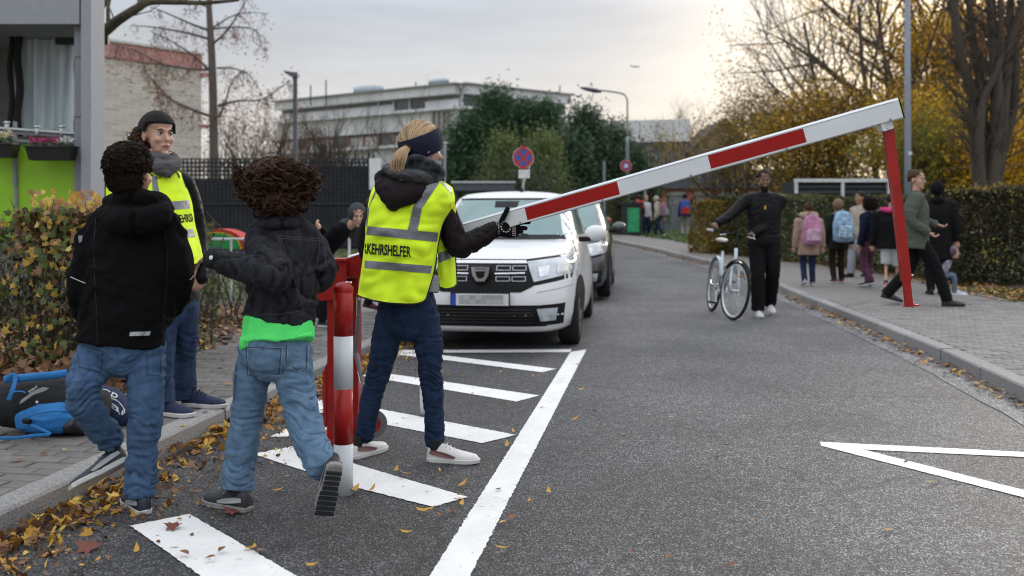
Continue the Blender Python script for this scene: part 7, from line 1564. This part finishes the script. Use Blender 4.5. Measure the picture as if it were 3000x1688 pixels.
# gloved hand under the boom: thumb up behind, fingers forward along it
wq = W(1452, 672, 4.70); dq = Vector((.98, -.03, .03)).normalized(); pal = Vector((.05, .8, .45)); k_ = 1.0
gp = [tubemesh([wq-dq*.03, wq+dq*.02, wq+dq*.06, wq+dq*.095], [(.030, .030), (.036, .028), (.046, .026), (.046, .020)], 16, ref=Vector((0, .15, 1)), round0=.5, round1=.6)]
def fing(a, b, c_, r0=.0115): gp.append(tubemesh(catmull([W(*a), W(*b), W(*c_)], 3), [r0]*4+[r0*.93]*3, 10, None, 1, 1))
fing((1500, 655, 4.69), (1528, 652, 4.672), (1549, 651, 4.668), .0125); fing((1500, 668, 4.69), (1525, 668, 4.69), (1540, 669, 4.70), .0125); fing((1496, 678, 4.70), (1515, 680, 4.71), (1528, 678, 4.73), .012); fing((1488, 685, 4.70), (1505, 690, 4.72), (1515, 688, 4.74), .0105); fing((1468, 650, 4.68), (1478, 630, 4.672), (1487, 612, 4.668), .0135)
me = fuse(gp, .0035, 2); gl = link('glove', me, cloth('glove_black', (.008, .008, .010), .95, .8, 200), root, smooth=True); bg_ = bvh_of(gl)
GP = mat('glove_pattern', (.55, .5, .5), .9)
for x in (1455, 1461, 1503, 1509):
    for i in range(9): y = 644+i*5.4+(x-1455)*.02; strip_px(bg_, [(x-1.6, y), (x+1.6, y+3.4)], 1.0, .0015).build('knit_mark', GP, gl)
for i in range(12): a = i*math.pi/6; x, y = 1482+14*math.cos(a), 664+16*math.sin(a); strip_px(bg_, [(x-2.4, y-1.5), (x+2.4, y+1.5)], 1.3, .0015).build('knit_mark', GP, gl)

# ============ woman with the black headband on the left ============
root = thing('person', V(440, 1020, 5.4), 'curly haired woman in black headband, grey scarf and yellow vest looking to the right', 'person')
Y = 5.4; hc = V(398, 341, 5.4); HM = basis((.74, -.67, .02)); REF[0] = Vector((-.8, -.6, 0)).normalized()
RK[0] = .66
parts = headparts(HM, hc, 1.0)+[tubemesh([V(392, 375, 5.42), V(398, 440, 5.42)], [.05, .06], 14)]
parts += [limbp([V(395, 430, Y), V(400, 520, Y), V(420, 640, Y), V(435, 730, Y)], [(.11, .08), (.14, .09), (.12, .09), (.13, .1)]), limbp([V(470, 470, 5.42), V(495, 580, 5.45), V(500, 680, 5.35)], [.045, .038, .028]), limbp([V(300, 460, 5.40), V(290, 600, 5.42), V(330, 690, 5.25)], [.045, .038, .028]),
          limbp([V(465, 740, Y), V(468, 860, 5.44), V(465, 985, 5.46)], [.075, .052, .036]), limbp([V(415, 740, Y), V(408, 870, 5.28), V(405, 1005, 5.22)], [.075, .052, .036])]+handparts(V(500, 672, 5.35), Vector((.1, -.1, -1)), (-.8, .5, 0), .17, .5)
bd = link('body', fuse(parts, .006, 3), M_SK1, root, smooth=True); face(HM, hc, 1.0, bd, M_SK1)
RK[0] = 1
J = [limbp([V(318, 462, 5.41), V(360, 450, 5.41), V(400, 448, 5.41), V(440, 450, 5.42), V(466, 462, 5.43)], [.05, .06, .066, .06, .05], 18), limbp([V(395, 425, 5.42), V(396, 450, 5.41), V(398, 510, Y), V(415, 620, Y), V(430, 700, Y), V(438, 770, Y)], [(.07, .065), (.14, .09), (.15, .11), (.14, .11), (.14, .115), (.14, .12)], 26, .5, .1, 5), limbp([V(465, 462, 5.43), V(487, 530, 5.46), V(500, 610, 5.46), V(505, 668, 5.38), V(506, 700, 5.35)], [.058, .055, .05, .043, .042], 16), limbp([V(318, 462, 5.41), V(288, 540, 5.43), V(290, 620, 5.42), V(330, 690, 5.25)], [.058, .055, .05, .042], 16)]
me = fuse(J, .008, 3); folds(me, .005, (9, 9, 9), .5); link('coat', me, M_BN, root, smooth=True)
rows = [[(312, 520, 5.42), (345, 512, 5.33), (400, 500, 5.28), (440, 492, 5.29), (470, 492, 5.27), (515, 498, 5.34), (540, 515, 5.43)], [(310, 580, 5.42), (345, 585, 5.30), (410, 590, 5.24), (460, 590, 5.22), (505, 590, 5.23), (550, 585, 5.33), (560, 580, 5.42)],
        [(318, 660, 5.42), (355, 665, 5.28), (430, 668, 5.22), (480, 668, 5.20), (525, 666, 5.21), (562, 660, 5.32), (572, 655, 5.42)], [(340, 720, 5.42), (380, 724, 5.28), (450, 726, 5.22), (500, 725, 5.20), (545, 722, 5.21), (575, 715, 5.32), (586, 708, 5.42)], [(370, 775, 5.42), (410, 778, 5.28), (470, 780, 5.22), (525, 778, 5.20), (562, 776, 5.22), (592, 768, 5.32), (602, 762, 5.42)]]
vv, vb3 = vest(root, rows, wr=.012, seed=9); B3 = dict(b=vb3, par=vv)
band([(440, 596), (560, 586), (566, 610), (440, 620)], **B3, nx=16); band([(500, 678), (585, 668), (591, 692), (505, 703)], **B3, nx=12); band([(445, 508), (458, 520), (470, 580), (448, 596)], **B3, nx=5, ny=10, off=.0035); band([(528, 500), (534, 506), (549, 548), (544, 550)], **B3, nx=3, ny=8, off=.0035)
text_on(vb3, 'KEHRSHE', ((512, 630), (578, 624), (582, 648), (522, 654)), .03, .0045).build('lettering', M_INK, vv); text_on(vb3, 'IDA', ((456, 515), (473, 513), (473, 523), (456, 525)), .02, .0045).build('lettering', M_INK, vv)
for y in (514, 519): strip_px(vb3, [(477, y), (502, y-1)], .6, .0035).build('small_print', M_INK, vv)
strip_px(vb3, [(518, 505), (523, 512), (526, 522)], 2.2, .004).build('chest_logo', M_INK, vv)
me = fuse([limbp([V(362, 402, 5.42), V(385, 412, 5.30), V(412, 425, 5.25), V(438, 415, 5.32), V(435, 398, 5.42)], [.03, .042, .045, .038, .03], 14), limbp([V(368, 392, 5.40), V(395, 398, 5.30), V(425, 402, 5.33)], [.026, .034, .028], 12), limbp([V(405, 420, 5.25), V(425, 440, 5.24)], [.035, .02], 12)], .007, 2); folds(me, .008, (8, 8, 40)); link('scarf', me, cloth('scarf_grey', (.09, .088, .09), .95), root, smooth=True)
pn = Vector((0, .38, .92)); headpiece(lambda p: p.dot(pn) > -.02+.25*0 and not (p.y > .35 and p.z < .28), .006, 'headband', mat('knit_black', (.007, .007, .008), .95, bump=1, bs=120), root, C=hc, Mx=HM, fold=.003, thick=.014)
hb = fuse([ellmesh(hc+HM @ Vector((.01, -.095, -.01)), (.08, .07, .075), HM, 16), ellmesh(hc+HM @ Vector((.03, -.13, -.06)), (.06, .05, .06), HM, 16)], .01, 2); folds(hb, .014, (20, 20, 20)); hr = link('hair', hb, H_BR, root, smooth=True)
curls(hc+HM @ Vector((.01, -.105, -.03)), HM, (.085, .085, .095), 420, .07, .0036, hr, H_BR, umin=-.95, amp=.014, seed=31, grav=.4, region=lambda v: v.y < .4)
T = [limbp([V(440, 735, Y), V(441, 780, Y), V(440, 805, Y)], [(.13, .10), (.138, .11), (.1, .1)], 22, .3, .5), limbp([V(462, 765, Y), V(468, 850, 5.43), V(464, 920, 5.45), V(462, 1000, 5.46)], [.083, .066, .062, .080], 18, .5, .05), limbp([V(418, 765, 5.36), V(412, 860, 5.28), V(408, 940, 5.24), V(404, 1015, 5.20)], [.083, .064, .060, .078], 18, .5, .05)]
me = fuse(T, .0075, 3); folds(me, .005, (8, 8, 12), .4, 4); creases(me, .009, [(V(468, 860, 5.43), .10, 1), (V(462, 980, 5.46), .10, .8), (V(410, 980, 5.22), .1, .8)], 4); tr = link('jeans', me, D4, root, smooth=True)
NS = (mat('runner_navy', (.012, .02, .06), .8, bump=.5, bs=200), mat('white_rubber', (.6, .59, .57), .6), M_INK, M_INK)
shoe(root, Vector(((468*1.165-CX)*5.45/F, 5.45, .105)), (.96, -.28, 0), (0, 0, 1), .26, NS); shoe(root, Vector(((388*1.165-CX)*5.2/F, 5.22, .105)), (.92, -.38, 0), (0, 0, 1), .26, NS)

# ============ generic figures further off ============
def figure(px, Y, h, fw, lbl, top, legs, skin=M_SK1, st=.25, hair=('short', H_DK), shoes=(M_INK, M_INK), coatlen=.0, armpose=None, zoff=None, cat='person', fatten=1.0, hood=None, bend=0, group=None, hat=None, pack=None, vox=None, headturn=None, seat=0, wide=1.0, short=False):
    z0 = gz(Y)+(.105 if zoff is None else zoff); s = h/1.72; X = (px-CX)*Y/F; O = Vector((X, Y, z0)); M = basis((fw[0], fw[1], 0)); th = thing('person', O, lbl, cat, group); hs = .45+.55*s; REF[0] = M @ Vector((1, 0, 0))
    k = fatten; L_ = lambda r, f, u: O+M @ (Vector((r, f, u))*s)
    hz = .92-.04*abs(st)-seat; b = math.radians(bend); sp = lambda d: (0, math.sin(b)*d, math.cos(b)*d)     # spine offset
    hip = lambda r: L_(r, 0, hz); shc = sp(.50); nk = sp(.58); hdv = sp(.62+.12*hs/s)
    SH = lambda r: L_(r, shc[1], hz+shc[2]); NK = L_(0, nk[1], hz+nk[2]); HC = L_(0, hdv[1]+.01, hz+hdv[2])
    A = armpose or {}; ar = A.get('R', (.24, -.12*st/.25, .24+.0)); al = A.get('L', (-.24, .12*st/.25, .24))
    # arms: wrist target given as (r, f, height below shoulder -> absolute local height)
    def arm(sg, tgt):
        s0 = SH(sg*.165*k); w = L_(tgt[0], tgt[1], tgt[2]) if len(tgt) == 3 and tgt[2] > .6 else L_(sg*.215*k, tgt[1], hz-.07)
        mid = (s0+w)/2; L2 = .29*s; dlt = (w-s0).length/2; q = math.sqrt(max(L2*L2-dlt*dlt, 0)); out = (M @ Vector((sg*.15, -.8, -.25))).normalized(); e = mid+out*q; return s0, e, w
    def armw(sg, w):
        s0 = SH(sg*.165*k); w = Vector(w); L2 = .30*s; dd = w-s0
        if dd.length > .59*s: w = s0+dd.normalized()*.59*s
        mid = (s0+w)/2; dlt = (w-s0).length/2; q = math.sqrt(max(L2*L2-dlt*dlt, 0)); out = M @ Vector((sg*.4, -.35, -.9)); ax = (w-s0).normalized(); out = (out-ax*out.dot(ax)).normalized(); return s0, mid+out*q, w
    aR = armw(1, A['RW']) if 'RW' in A else arm(1, ar); aL = armw(-1, A['LW']) if 'LW' in A else arm(-1, al)
    def leg(sg, f):
        a0 = L_(sg*.09, 0, hz-.02); an = L_(sg*.10, f, .09+(.05 if f < -.05 else 0)); kn = (a0+an)/2+M @ Vector((0, .045*s+(.08*s if f < 0 else 0), 0)); return a0, kn, an
    if seat:
        lR = (L_(.09, 0, hz), L_(.12, .35, hz+.08), L_(.1, .38, .08)); lL = (L_(-.09, 0, hz), L_(-.12, .33, hz+.1), L_(-.1, .36, .08))
    else: lR = leg(1, st); lL = leg(-1, -st)
    vox = vox or .016
    HT = basis(headturn) if headturn else M
    RK[0] = .66
    pts = headparts(HT, HC, hs)+[tubemesh([HC-Vector((0, 0, .05*s)), NK-Vector((0, 0, .03*s))], [.05*hs, .055*s], 12), limbp([NK, SH(0), lerpP(SH(0), L_(0, 0, hz), .6), L_(0, 0, hz)], [(.07*s, .06*s), (.13*s, .08*s), (.11*s, .08*s), (.12*s, .09*s)], 14)]
    for a in (aR, aL): pts.append(limbp(list(a), [.042*s, .034*s, .026*s], 10)); pts += handparts(a[2], (a[2]-a[1])+Vector((0, 0, -.02)), M @ Vector((0, 1, .2)), .17*hs, .7)
    for a in (lR, lL): pts.append(limbp(list(a), [.07*s, .05*s, .036*s], 10))
    bd = link('body', fuse(pts, vox*.55, 1), skin, th, smooth=True)
    if fw[1] < .3 or headturn: face(HT, HC, hs, bd, skin)
    hem = hz-.02-coatlen; up = .02
    RK[0] = 1
    J = [limbp([NK, lerpP(NK, SH(0), .6), lerpP(SH(0), L_(0, 0, hz), .25), lerpP(SH(0), L_(0, 0, hz), .65), L_(0, 0, hz), L_(0, -.01, hem)], [(.065*s, .06*s), (.15*s*k, .09*s), (.175*s*k, .115*s*k), (.16*s*k, .115*s*k), (.165*s*k, .12*s*k), (.175*s*k, .13*s*k)], 20, .5, .02, 4)]
    J.append(limbp([SH(-.165*k), SH(-.09)+Vector((0, 0, .02*s)), SH(.09)+Vector((0, 0, .02*s)), SH(.165*k)], [.058*s, .066*s, .066*s, .058*s], 14))
    for a in (aR, aL): J.append(limbp([a[0], a[1], a[2]], [.062*s*k, .055*s*k, .04*s*k], 12, .8, .1))
    me = fuse(J, vox*.75, 3); folds(me, .009*s, (9, 9, 12), .4); jk = link('jacket', me, top, th, smooth=True)
    T = [limbp([L_(0, 0, hz+.03), L_(0, 0, hz-.05), L_(0, 0, hz-.10)], [(.135*s, .10*s), (.14*s, .11*s), (.09*s, .09*s)], 18, .4, .5)]; tw = wide
    for a in (lR, lL): T.append(limbp([a[0], lerpP(a[0], a[1], .97), lerpP(a[0], a[1], 1.0)], [.088*s*tw, .078*s*tw, .08*s*tw], 12, .5, .05) if short else limbp([a[0], a[1], a[2]+Vector((0, 0, -.02*s))], [.088*s*tw, .070*s*tw, .062*s*tw], 12, .5, .05))
    me = fuse(T, vox*.75, 2); folds(me, .008*s, (8, 8, 16), .3); link('trousers', me, legs, th, smooth=True)
    for a, f in ((lR, st), (lL, -st)):
        low = a[2]-Vector((0, 0, .09*s)); toe = M @ Vector((0, 1, -.25 if f < -.05 else .0)); shoe(th, low-(M @ Vector((0, .05*s, 0)))+Vector((0, 0, .03*s if f < -.05 else 0)), toe, (0, 0, 1) if f > -.05 else M @ Vector((0, .25, 1)), .26*hs, (shoes[0], shoes[1], M_INK), nm='shoe')
    kind, hm_ = hair
    if hood: 
        me = fuse([ellmesh(HC+HT @ Vector((0, -.02*hs, .025*hs)), (.105*hs, .115*hs, .12*hs), HT, 16), ellmesh(NK+HT @ Vector((0, -.04*s, 0)), (.11*s, .10*s, .07*s), HT, 14)], .012, 2)
        if fw[1] < .3 or headturn:       # open the hood in front of the face
            bm = bmesh.new(); bm.from_mesh(me); c_ = HC+HT @ Vector((0, .10*hs, -.02*hs)); dl = [f for f in bm.faces if (HT.transposed() @ (f.calc_center_median()-c_)).y > -.055*hs and abs((HT.transposed() @ (f.calc_center_median()-c_)).x) < .06*hs and abs((HT.transposed() @ (f.calc_center_median()-c_)).z) < .085*hs]; bmesh.ops.delete(bm, geom=dl, context='FACES'); bm.to_mesh(me); bm.free()
        link('hood', me, hood, jk, smooth=True)
    elif kind != 'bald':
        cond = (lambda p: p.z > .15 or (p.y < .05 and p.z > -.55))
        hr = headpiece(lambda p: p.z > .3-.0 if p.y > .5 else (p.z > -.05 if p.y > .1 else p.z > -.6), .0, 'hair', hm_, th, C=HC, Mx=HT*1.0, rad=(.08*hs, .1*hs, .095*hs), off=(0, -.018*hs, .03*hs), seg=24, fold=.006, thick=.010)
        if kind == 'bun': MB().ell(HC+HT @ Vector((0, -.08*hs, .10*hs)), .04*hs).build('hair_bun', hm_, hr, smooth=True)
        if kind == 'curly': curls(HC+Vector((0, 0, .01)), HT, (.10*hs, .11*hs, .115*hs), 500, .06, .006, hr, hm_, umin=-.9, amp=.02, seed=5, region=lambda v: v.y < .35, grav=.3)
        if kind == 'long': me = fuse([limbp([HC+HT @ Vector((0, -.06*hs, .02)), HC+HT @ Vector((0, -.10*hs, -.1)), HC+HT @ Vector((0, -.11*hs, -.2*hs))], [(.085*hs, .05*hs), (.09*hs, .05*hs), (.06*hs, .035*hs)], 14)], .012, 2); folds(me, .01, (25, 25, 4)); link('hair_length', me, hm_, hr, smooth=True)
    if hat: headpiece(lambda p: p.z > .12, .004, 'hat', hat, th, C=HC, Mx=HT, rad=(.085*hs, .105*hs, .105*hs), off=(0, -.018*hs, .03*hs), seg=24, fold=.004, thick=.014)
    if pack:
        lb, m1, m2, sz = pack; pc = lerpP(SH(0), L_(0, 0, hz), .45)+M @ Vector((0, -(.115*k+.10*sz)*s, .02)); tp = thing('school_backpack', pc, lb, 'backpack')
        me = fuse([limbp([pc+M @ Vector((0, .02, .22*s*sz)), pc+M @ Vector((0, 0, .05*s)), pc-M @ Vector((0, 0, .22*s*sz))], [(.12*s*sz, .08*s*sz), (.17*s*sz, .12*s*sz), (.165*s*sz, .12*s*sz)], 18, .5, .3)], .012, 2); folds(me, .006, (9, 9, 9)); link('bag_body', me, m1, tp, smooth=True)
        me = fuse([limbp([pc+M @ Vector((0, -.10*s*sz, .0)), pc+M @ Vector((0, -.11*s*sz, -.17*s*sz))], [(.12*s*sz, .05*s*sz), (.13*s*sz, .055*s*sz)], 14, .5, .5)], .012, 2); link('front_pocket', me, m2, tp, smooth=True)
        for sg in (-1, 1): MB().tube(catmull([pc+M @ Vector((sg*.08*s, .06, .20*s*sz)), SH(sg*.10)+M @ Vector((0, 0, .085*s)), SH(sg*.11)+M @ Vector((0, .12*s, -.02*s)), SH(sg*.11)+M @ Vector((0, .13*s, -.18*s))], 3), [(.025*s, .008)]*10, 8, ref=M @ Vector((1, 0, 0))).build('shoulder_strap', m1, tp, smooth=True)
        MB().tube([pc+M @ Vector((-.03, .02, .25*s*sz)), pc+M @ Vector((0, .02, .29*s*sz)), pc+M @ Vector((.03, .02, .25*s*sz))], .008, 6).build('grab_loop', m2, tp)
    return th, dict(HC=HC, HT=HT, hs=hs, s=s, jk=jk, M=M, L=L_)
def gX(px, py, dz): p = G(px, py, dz); return p.y
# man wheeling the bicycle
g1 = BK[1]-BK[2]*.29-BK[3]*.12+BK[4]*.055; g2 = BK[1]+BK[2]*.29-BK[3]*.12+BK[4]*.055
gs = sorted([g1, g2], key=lambda p: p.x)
MN, I = figure(2238, 11.85, 1.78, (-.08, -1), 'bearded man in a black quilted jacket walking and wheeling a bicycle', M_BN, cloth('black_track', (.007, .007, .008), .8), skin=M_SK2, st=.16, hair=('short', H_DK), shoes=(MATS['white_leather'], MATS['white_rubber']), zoff=0.0, fatten=1.22, armpose={'RW': gs[0], 'LW': gs[1]}, vox=.013, headturn=(-.1, -1, -.16), wide=1.25)
hc_, hs, HT = I['HC'], I['hs'], I['HT']
me = fuse([ellmesh(hc_+HT @ Vector((0, .045*hs, -.09*hs)), (.058*hs, .052*hs, .05*hs), HT, 14), ellmesh(hc_+HT @ Vector((0, .045*hs, -.12*hs)), (.045*hs, .045*hs, .04*hs), HT, 12)], .008, 1); folds(me, .006, (40, 40, 40)); link('beard', me, H_DK, MN, smooth=True)
bj = bvh_of(I['jk'])
for y in (618, 632, 646, 660, 674, 688, 702): 
    for x0 in (2178, 2240): q = strip_px(bj, [(x0, y), (x0+28, y+4), (x0+52, y)], .7, .003); q.build('quilt_seam', M_INK, I['jk'])
patch_px(bj, [(2240, 603), (2244, 603), (2244, 613), (2240, 613)], 2, 2, .006).build('yellow_tag', mat('tag_yellow', (.6, .33, .02), .6), I['jk'])

def fig(px, fy, h, fw, lbl, top, legs, dz=.105, **k):
    return figure(px, gX(px, fy, dz), h, fw, lbl, top, legs, zoff=dz, **k)
TED = cloth('teddy_cream', (.36, .26, .2), .95, 1, 60, .2, 20); PNK = cloth('pink_sheen', (.45, .2, .32), .45, .4, 30, .35, 6); PL2 = cloth('pale_pink', (.5, .32, .42), .5, .3, 40, .4, 9)
LBL_ = cloth('pale_blue_print', (.25, .38, .52), .7, .3, 40, .5, 14); LB2 = cloth('sky_print', (.35, .5, .62), .7, .3, 40, .5, 18); DGR = cloth('dark_green', (.02, .022, .016), .9); FUR = fibre('fur_brown', (.26, .18, .12), (.08, .05, .035), 60)
NVY = cloth('navy', (.012, .016, .035), .85); PLM = cloth('plum', (.10, .045, .07), .9, .5, 90, .4, 20); GRY = cloth('sweat_grey', (.28, .29, .33), .95); TEAL = cloth('teal_pink', (.03, .12, .17), .7, var=.8, ns=9); HPK = cloth('hot_pink', (.6, .06, .22), .8, 1, 60, .3, 20)
OLV = cloth('olive_fleece', (.095, .108, .088), .95, .6, 120); WHT = cloth('white_cotton', (.55, .57, .58), .9); CRM = cloth('cream', (.42, .36, .3), .9); BLK2 = cloth('plain_black', (.008, .008, .009), .85); BRN2 = cloth('dark_brown', (.025, .016, .012), .9); BGE = cloth('beige', (.32, .3, .28), .9); RDB = cloth('red_bag', (.4, .03, .03), .6, var=.4, ns=12); BLB = cloth('blue_bag', (.04, .08, .28), .6, var=.6, ns=10); MAU = cloth('mauve', (.25, .14, .2), .9)
DJ = cloth('dark_jeans', (.02, .03, .07), .9)
t_, i_ = fig(2369, 838, 1.30, (.05, 1), 'child in a cream teddy coat with a shiny pink school bag, seen from behind', TED, DJ, hair=('bun', H_BR), st=.06, coatlen=.22, fatten=1.38, shoes=(BGE, M_WHITE), pack=('shiny pink school backpack on the child in the cream coat', PNK, PL2, 1.25))
me = fuse([limbp([i_['HC']+Vector((-.12, 0, -.10)), i_['HC']+Vector((0, -.09, -.115)), i_['HC']+Vector((.12, 0, -.10))], [.05, .075, .05], 12)], .012, 2); folds(me, .01, (20, 20, 20)); link('hood', me, TED, i_['jk'], smooth=True)
t_, i_ = fig(2455, 829, 1.36, (-.05, 1), 'child with a brown fur hood and a pale blue school bag, seen from behind', DGR, BRN2, hood=FUR, st=.05, coatlen=.16, fatten=1.35, shoes=(mat('shoe_maroon', (.15, .03, .04), .6), M_WHITE), pack=('pale blue patterned school backpack on the child with the fur hood', LBL_, LB2, 1.3))
fig(2520, 812, 1.52, (-.8, -.35), 'boy in a cream jacket and grey jogging trousers looking left behind the school group', CRM, GRY, hair=('short', H_DK), st=.16, fatten=1.2, wide=1.25, skin=M_SK3)
fig(2548, 842, 1.40, (-.55, .8), 'child with dark curly hair, navy jacket and plum trousers wearing a teal pink bag', NVY, PLM, hair=('curly', H_DK), st=.1, fatten=1.25, wide=1.15, shoes=(M_INK, M_WHITE), pack=('teal and pink school backpack on the child with plum trousers', TEAL, HPK, 1.25))
t_, i_ = fig(2612, 852, 1.44, (.35, .9), 'child in a long black coat with pink trim and white shorts', BLK2, WHT, hair=('short', H_DK), st=.14, fatten=1.5, coatlen=.12, short=True, wide=1.2, shoes=(mat('shoe_pink', (.4, .1, .14), .6), M_WHITE))
me = fuse([limbp([i_['HC']+Vector((-.15, .02, -.13)), i_['HC']+Vector((-.05, -.10, -.15)), i_['HC']+Vector((.08, -.10, -.14)), i_['HC']+Vector((.15, .0, -.12))], [.03, .045, .045, .03], 12)], .01, 2); folds(me, .01, (25, 25, 25)); link('fur_trim', me, HPK, i_['jk'], smooth=True)
me = fuse([ellmesh(i_['HC']+Vector((.04, -.03, -.04)), (.09, .09, .08), None, 12)], .01, 1); link('white_hood', me, WHT, i_['jk'], smooth=True)
t_, i_ = fig(2684, 893, 1.69, (1, -.28), 'woman in an olive fleece jacket and black trousers striding to the right', OLV, BLK2, hair=('bun', H_BR), st=.36, fatten=1.3, wide=1.15, coatlen=.14, shoes=(M_BLK, M_INK), vox=.012, headturn=(.6, -.8, 0), armpose={'R': (.22, .12, .96), 'L': (-.2, .28, 1.06)})
for sg in (-1, 1): MB().lathe([(.016, 0), (.018, .001), (.016, .002)], i_['HC']+i_['HT'] @ Vector((.03*sg, .105, .002)), i_['HT'] @ Vector((0, 1, 0)), 14).build('spectacle_rim', M_TRIM, t_)
fig(2745, 862, 1.60, (.2, .95), 'person in a long black hooded coat standing behind the woman in olive', BLK2, BLK2, hood=BLK2, st=.04, fatten=1.35, coatlen=.35)
fig(2752, 862, .95, (.5, -.3), 'small child in a pale patterned jacket crouching by the hedge behind the olive woman', cloth('pastel_print', (.3, .27, .34), .8, var=.9, ns=12), cloth('grey_blue', (.12, .15, .2), .9), hood=cloth('pastel_hood', (.16, .12, .15), .8, var=.6, ns=12), st=.0, seat=.50, bend=25, shoes=(WHT, M_WHITE))
# far group at the bin
fig(1868, 694, 1.45, (-.3, 1), 'child in black with a red and black bag beside the green bin', BLK2, BLK2, dz=0.0, hair=('short', H_DK), st=.08, pack=('red and black school backpack on the child beside the green bin', RDB, BLK2, 1.3), vox=.02)
fig(1893, 693, 1.42, (.2, -.9), 'fair haired child in a white jacket facing the others by the bin', WHT, DJ, dz=0.0, hair=('long', H_BL), st=.03, vox=.02)
fig(1932, 696, 1.42, (-.85, .5), 'child in a puffy cream coat stretching one foot forward on the grass', CRM, DJ, dz=0.0, hood=CRM, st=.22, fatten=1.25, bend=12, shoes=(WHT, M_WHITE), pack=('grey and pink school bag on the child in the puffy cream coat', MAU, GRY, 1.2), vox=.02)
fig(2006, 694, 1.46, (.1, 1), 'child in navy with a blue school bag and beige trousers standing on the grass', NVY, BGE, dz=0.0, hat=NVY, st=.06, fatten=1.1, pack=('blue and red school backpack on the child with beige trousers', BLB, RDB, 1.35), vox=.02)
fig(1978, 676, 1.35, (-.3, .9), 'child in a mauve coat standing further back by the board fence', MAU, PLM, dz=0.0, hood=MAU, st=.05, vox=.022)
fig(2030, 678, 1.5, (.5, -.8), 'person in dark clothes with brown hair beyond the blue school bag', BRN2, BLK2, dz=0.0, hair=('curly', H_BR), st=.05, vox=.022)
# child leaning into view behind the barrier post
pk = W(1020, 668, 9.5)
t_, i_ = fig(938, 955, 1.38, (.9, -.42), 'child in a grey hood leaning sideways to peek past the barrier post', BLK2, BLK2, st=.12, hood=cloth('grey_hood', (.06, .065, .075), .95, .8, 90), bend=48, vox=.012, headturn=(.35, -.93, -.25), armpose={'LW': W(938, 668, 9.45)}, shoes=(M_BLK, WHT))
fig(1098, 915, 1.30, (.95, .2), 'child in dark clothes and maroon shoes almost hidden behind the ponytailed woman', BLK2, BLK2, st=.12, hair=('short', H_BR), shoes=(mat('shoe_dark_red', (.1, .012, .02), .7), M_INK), vox=.016)
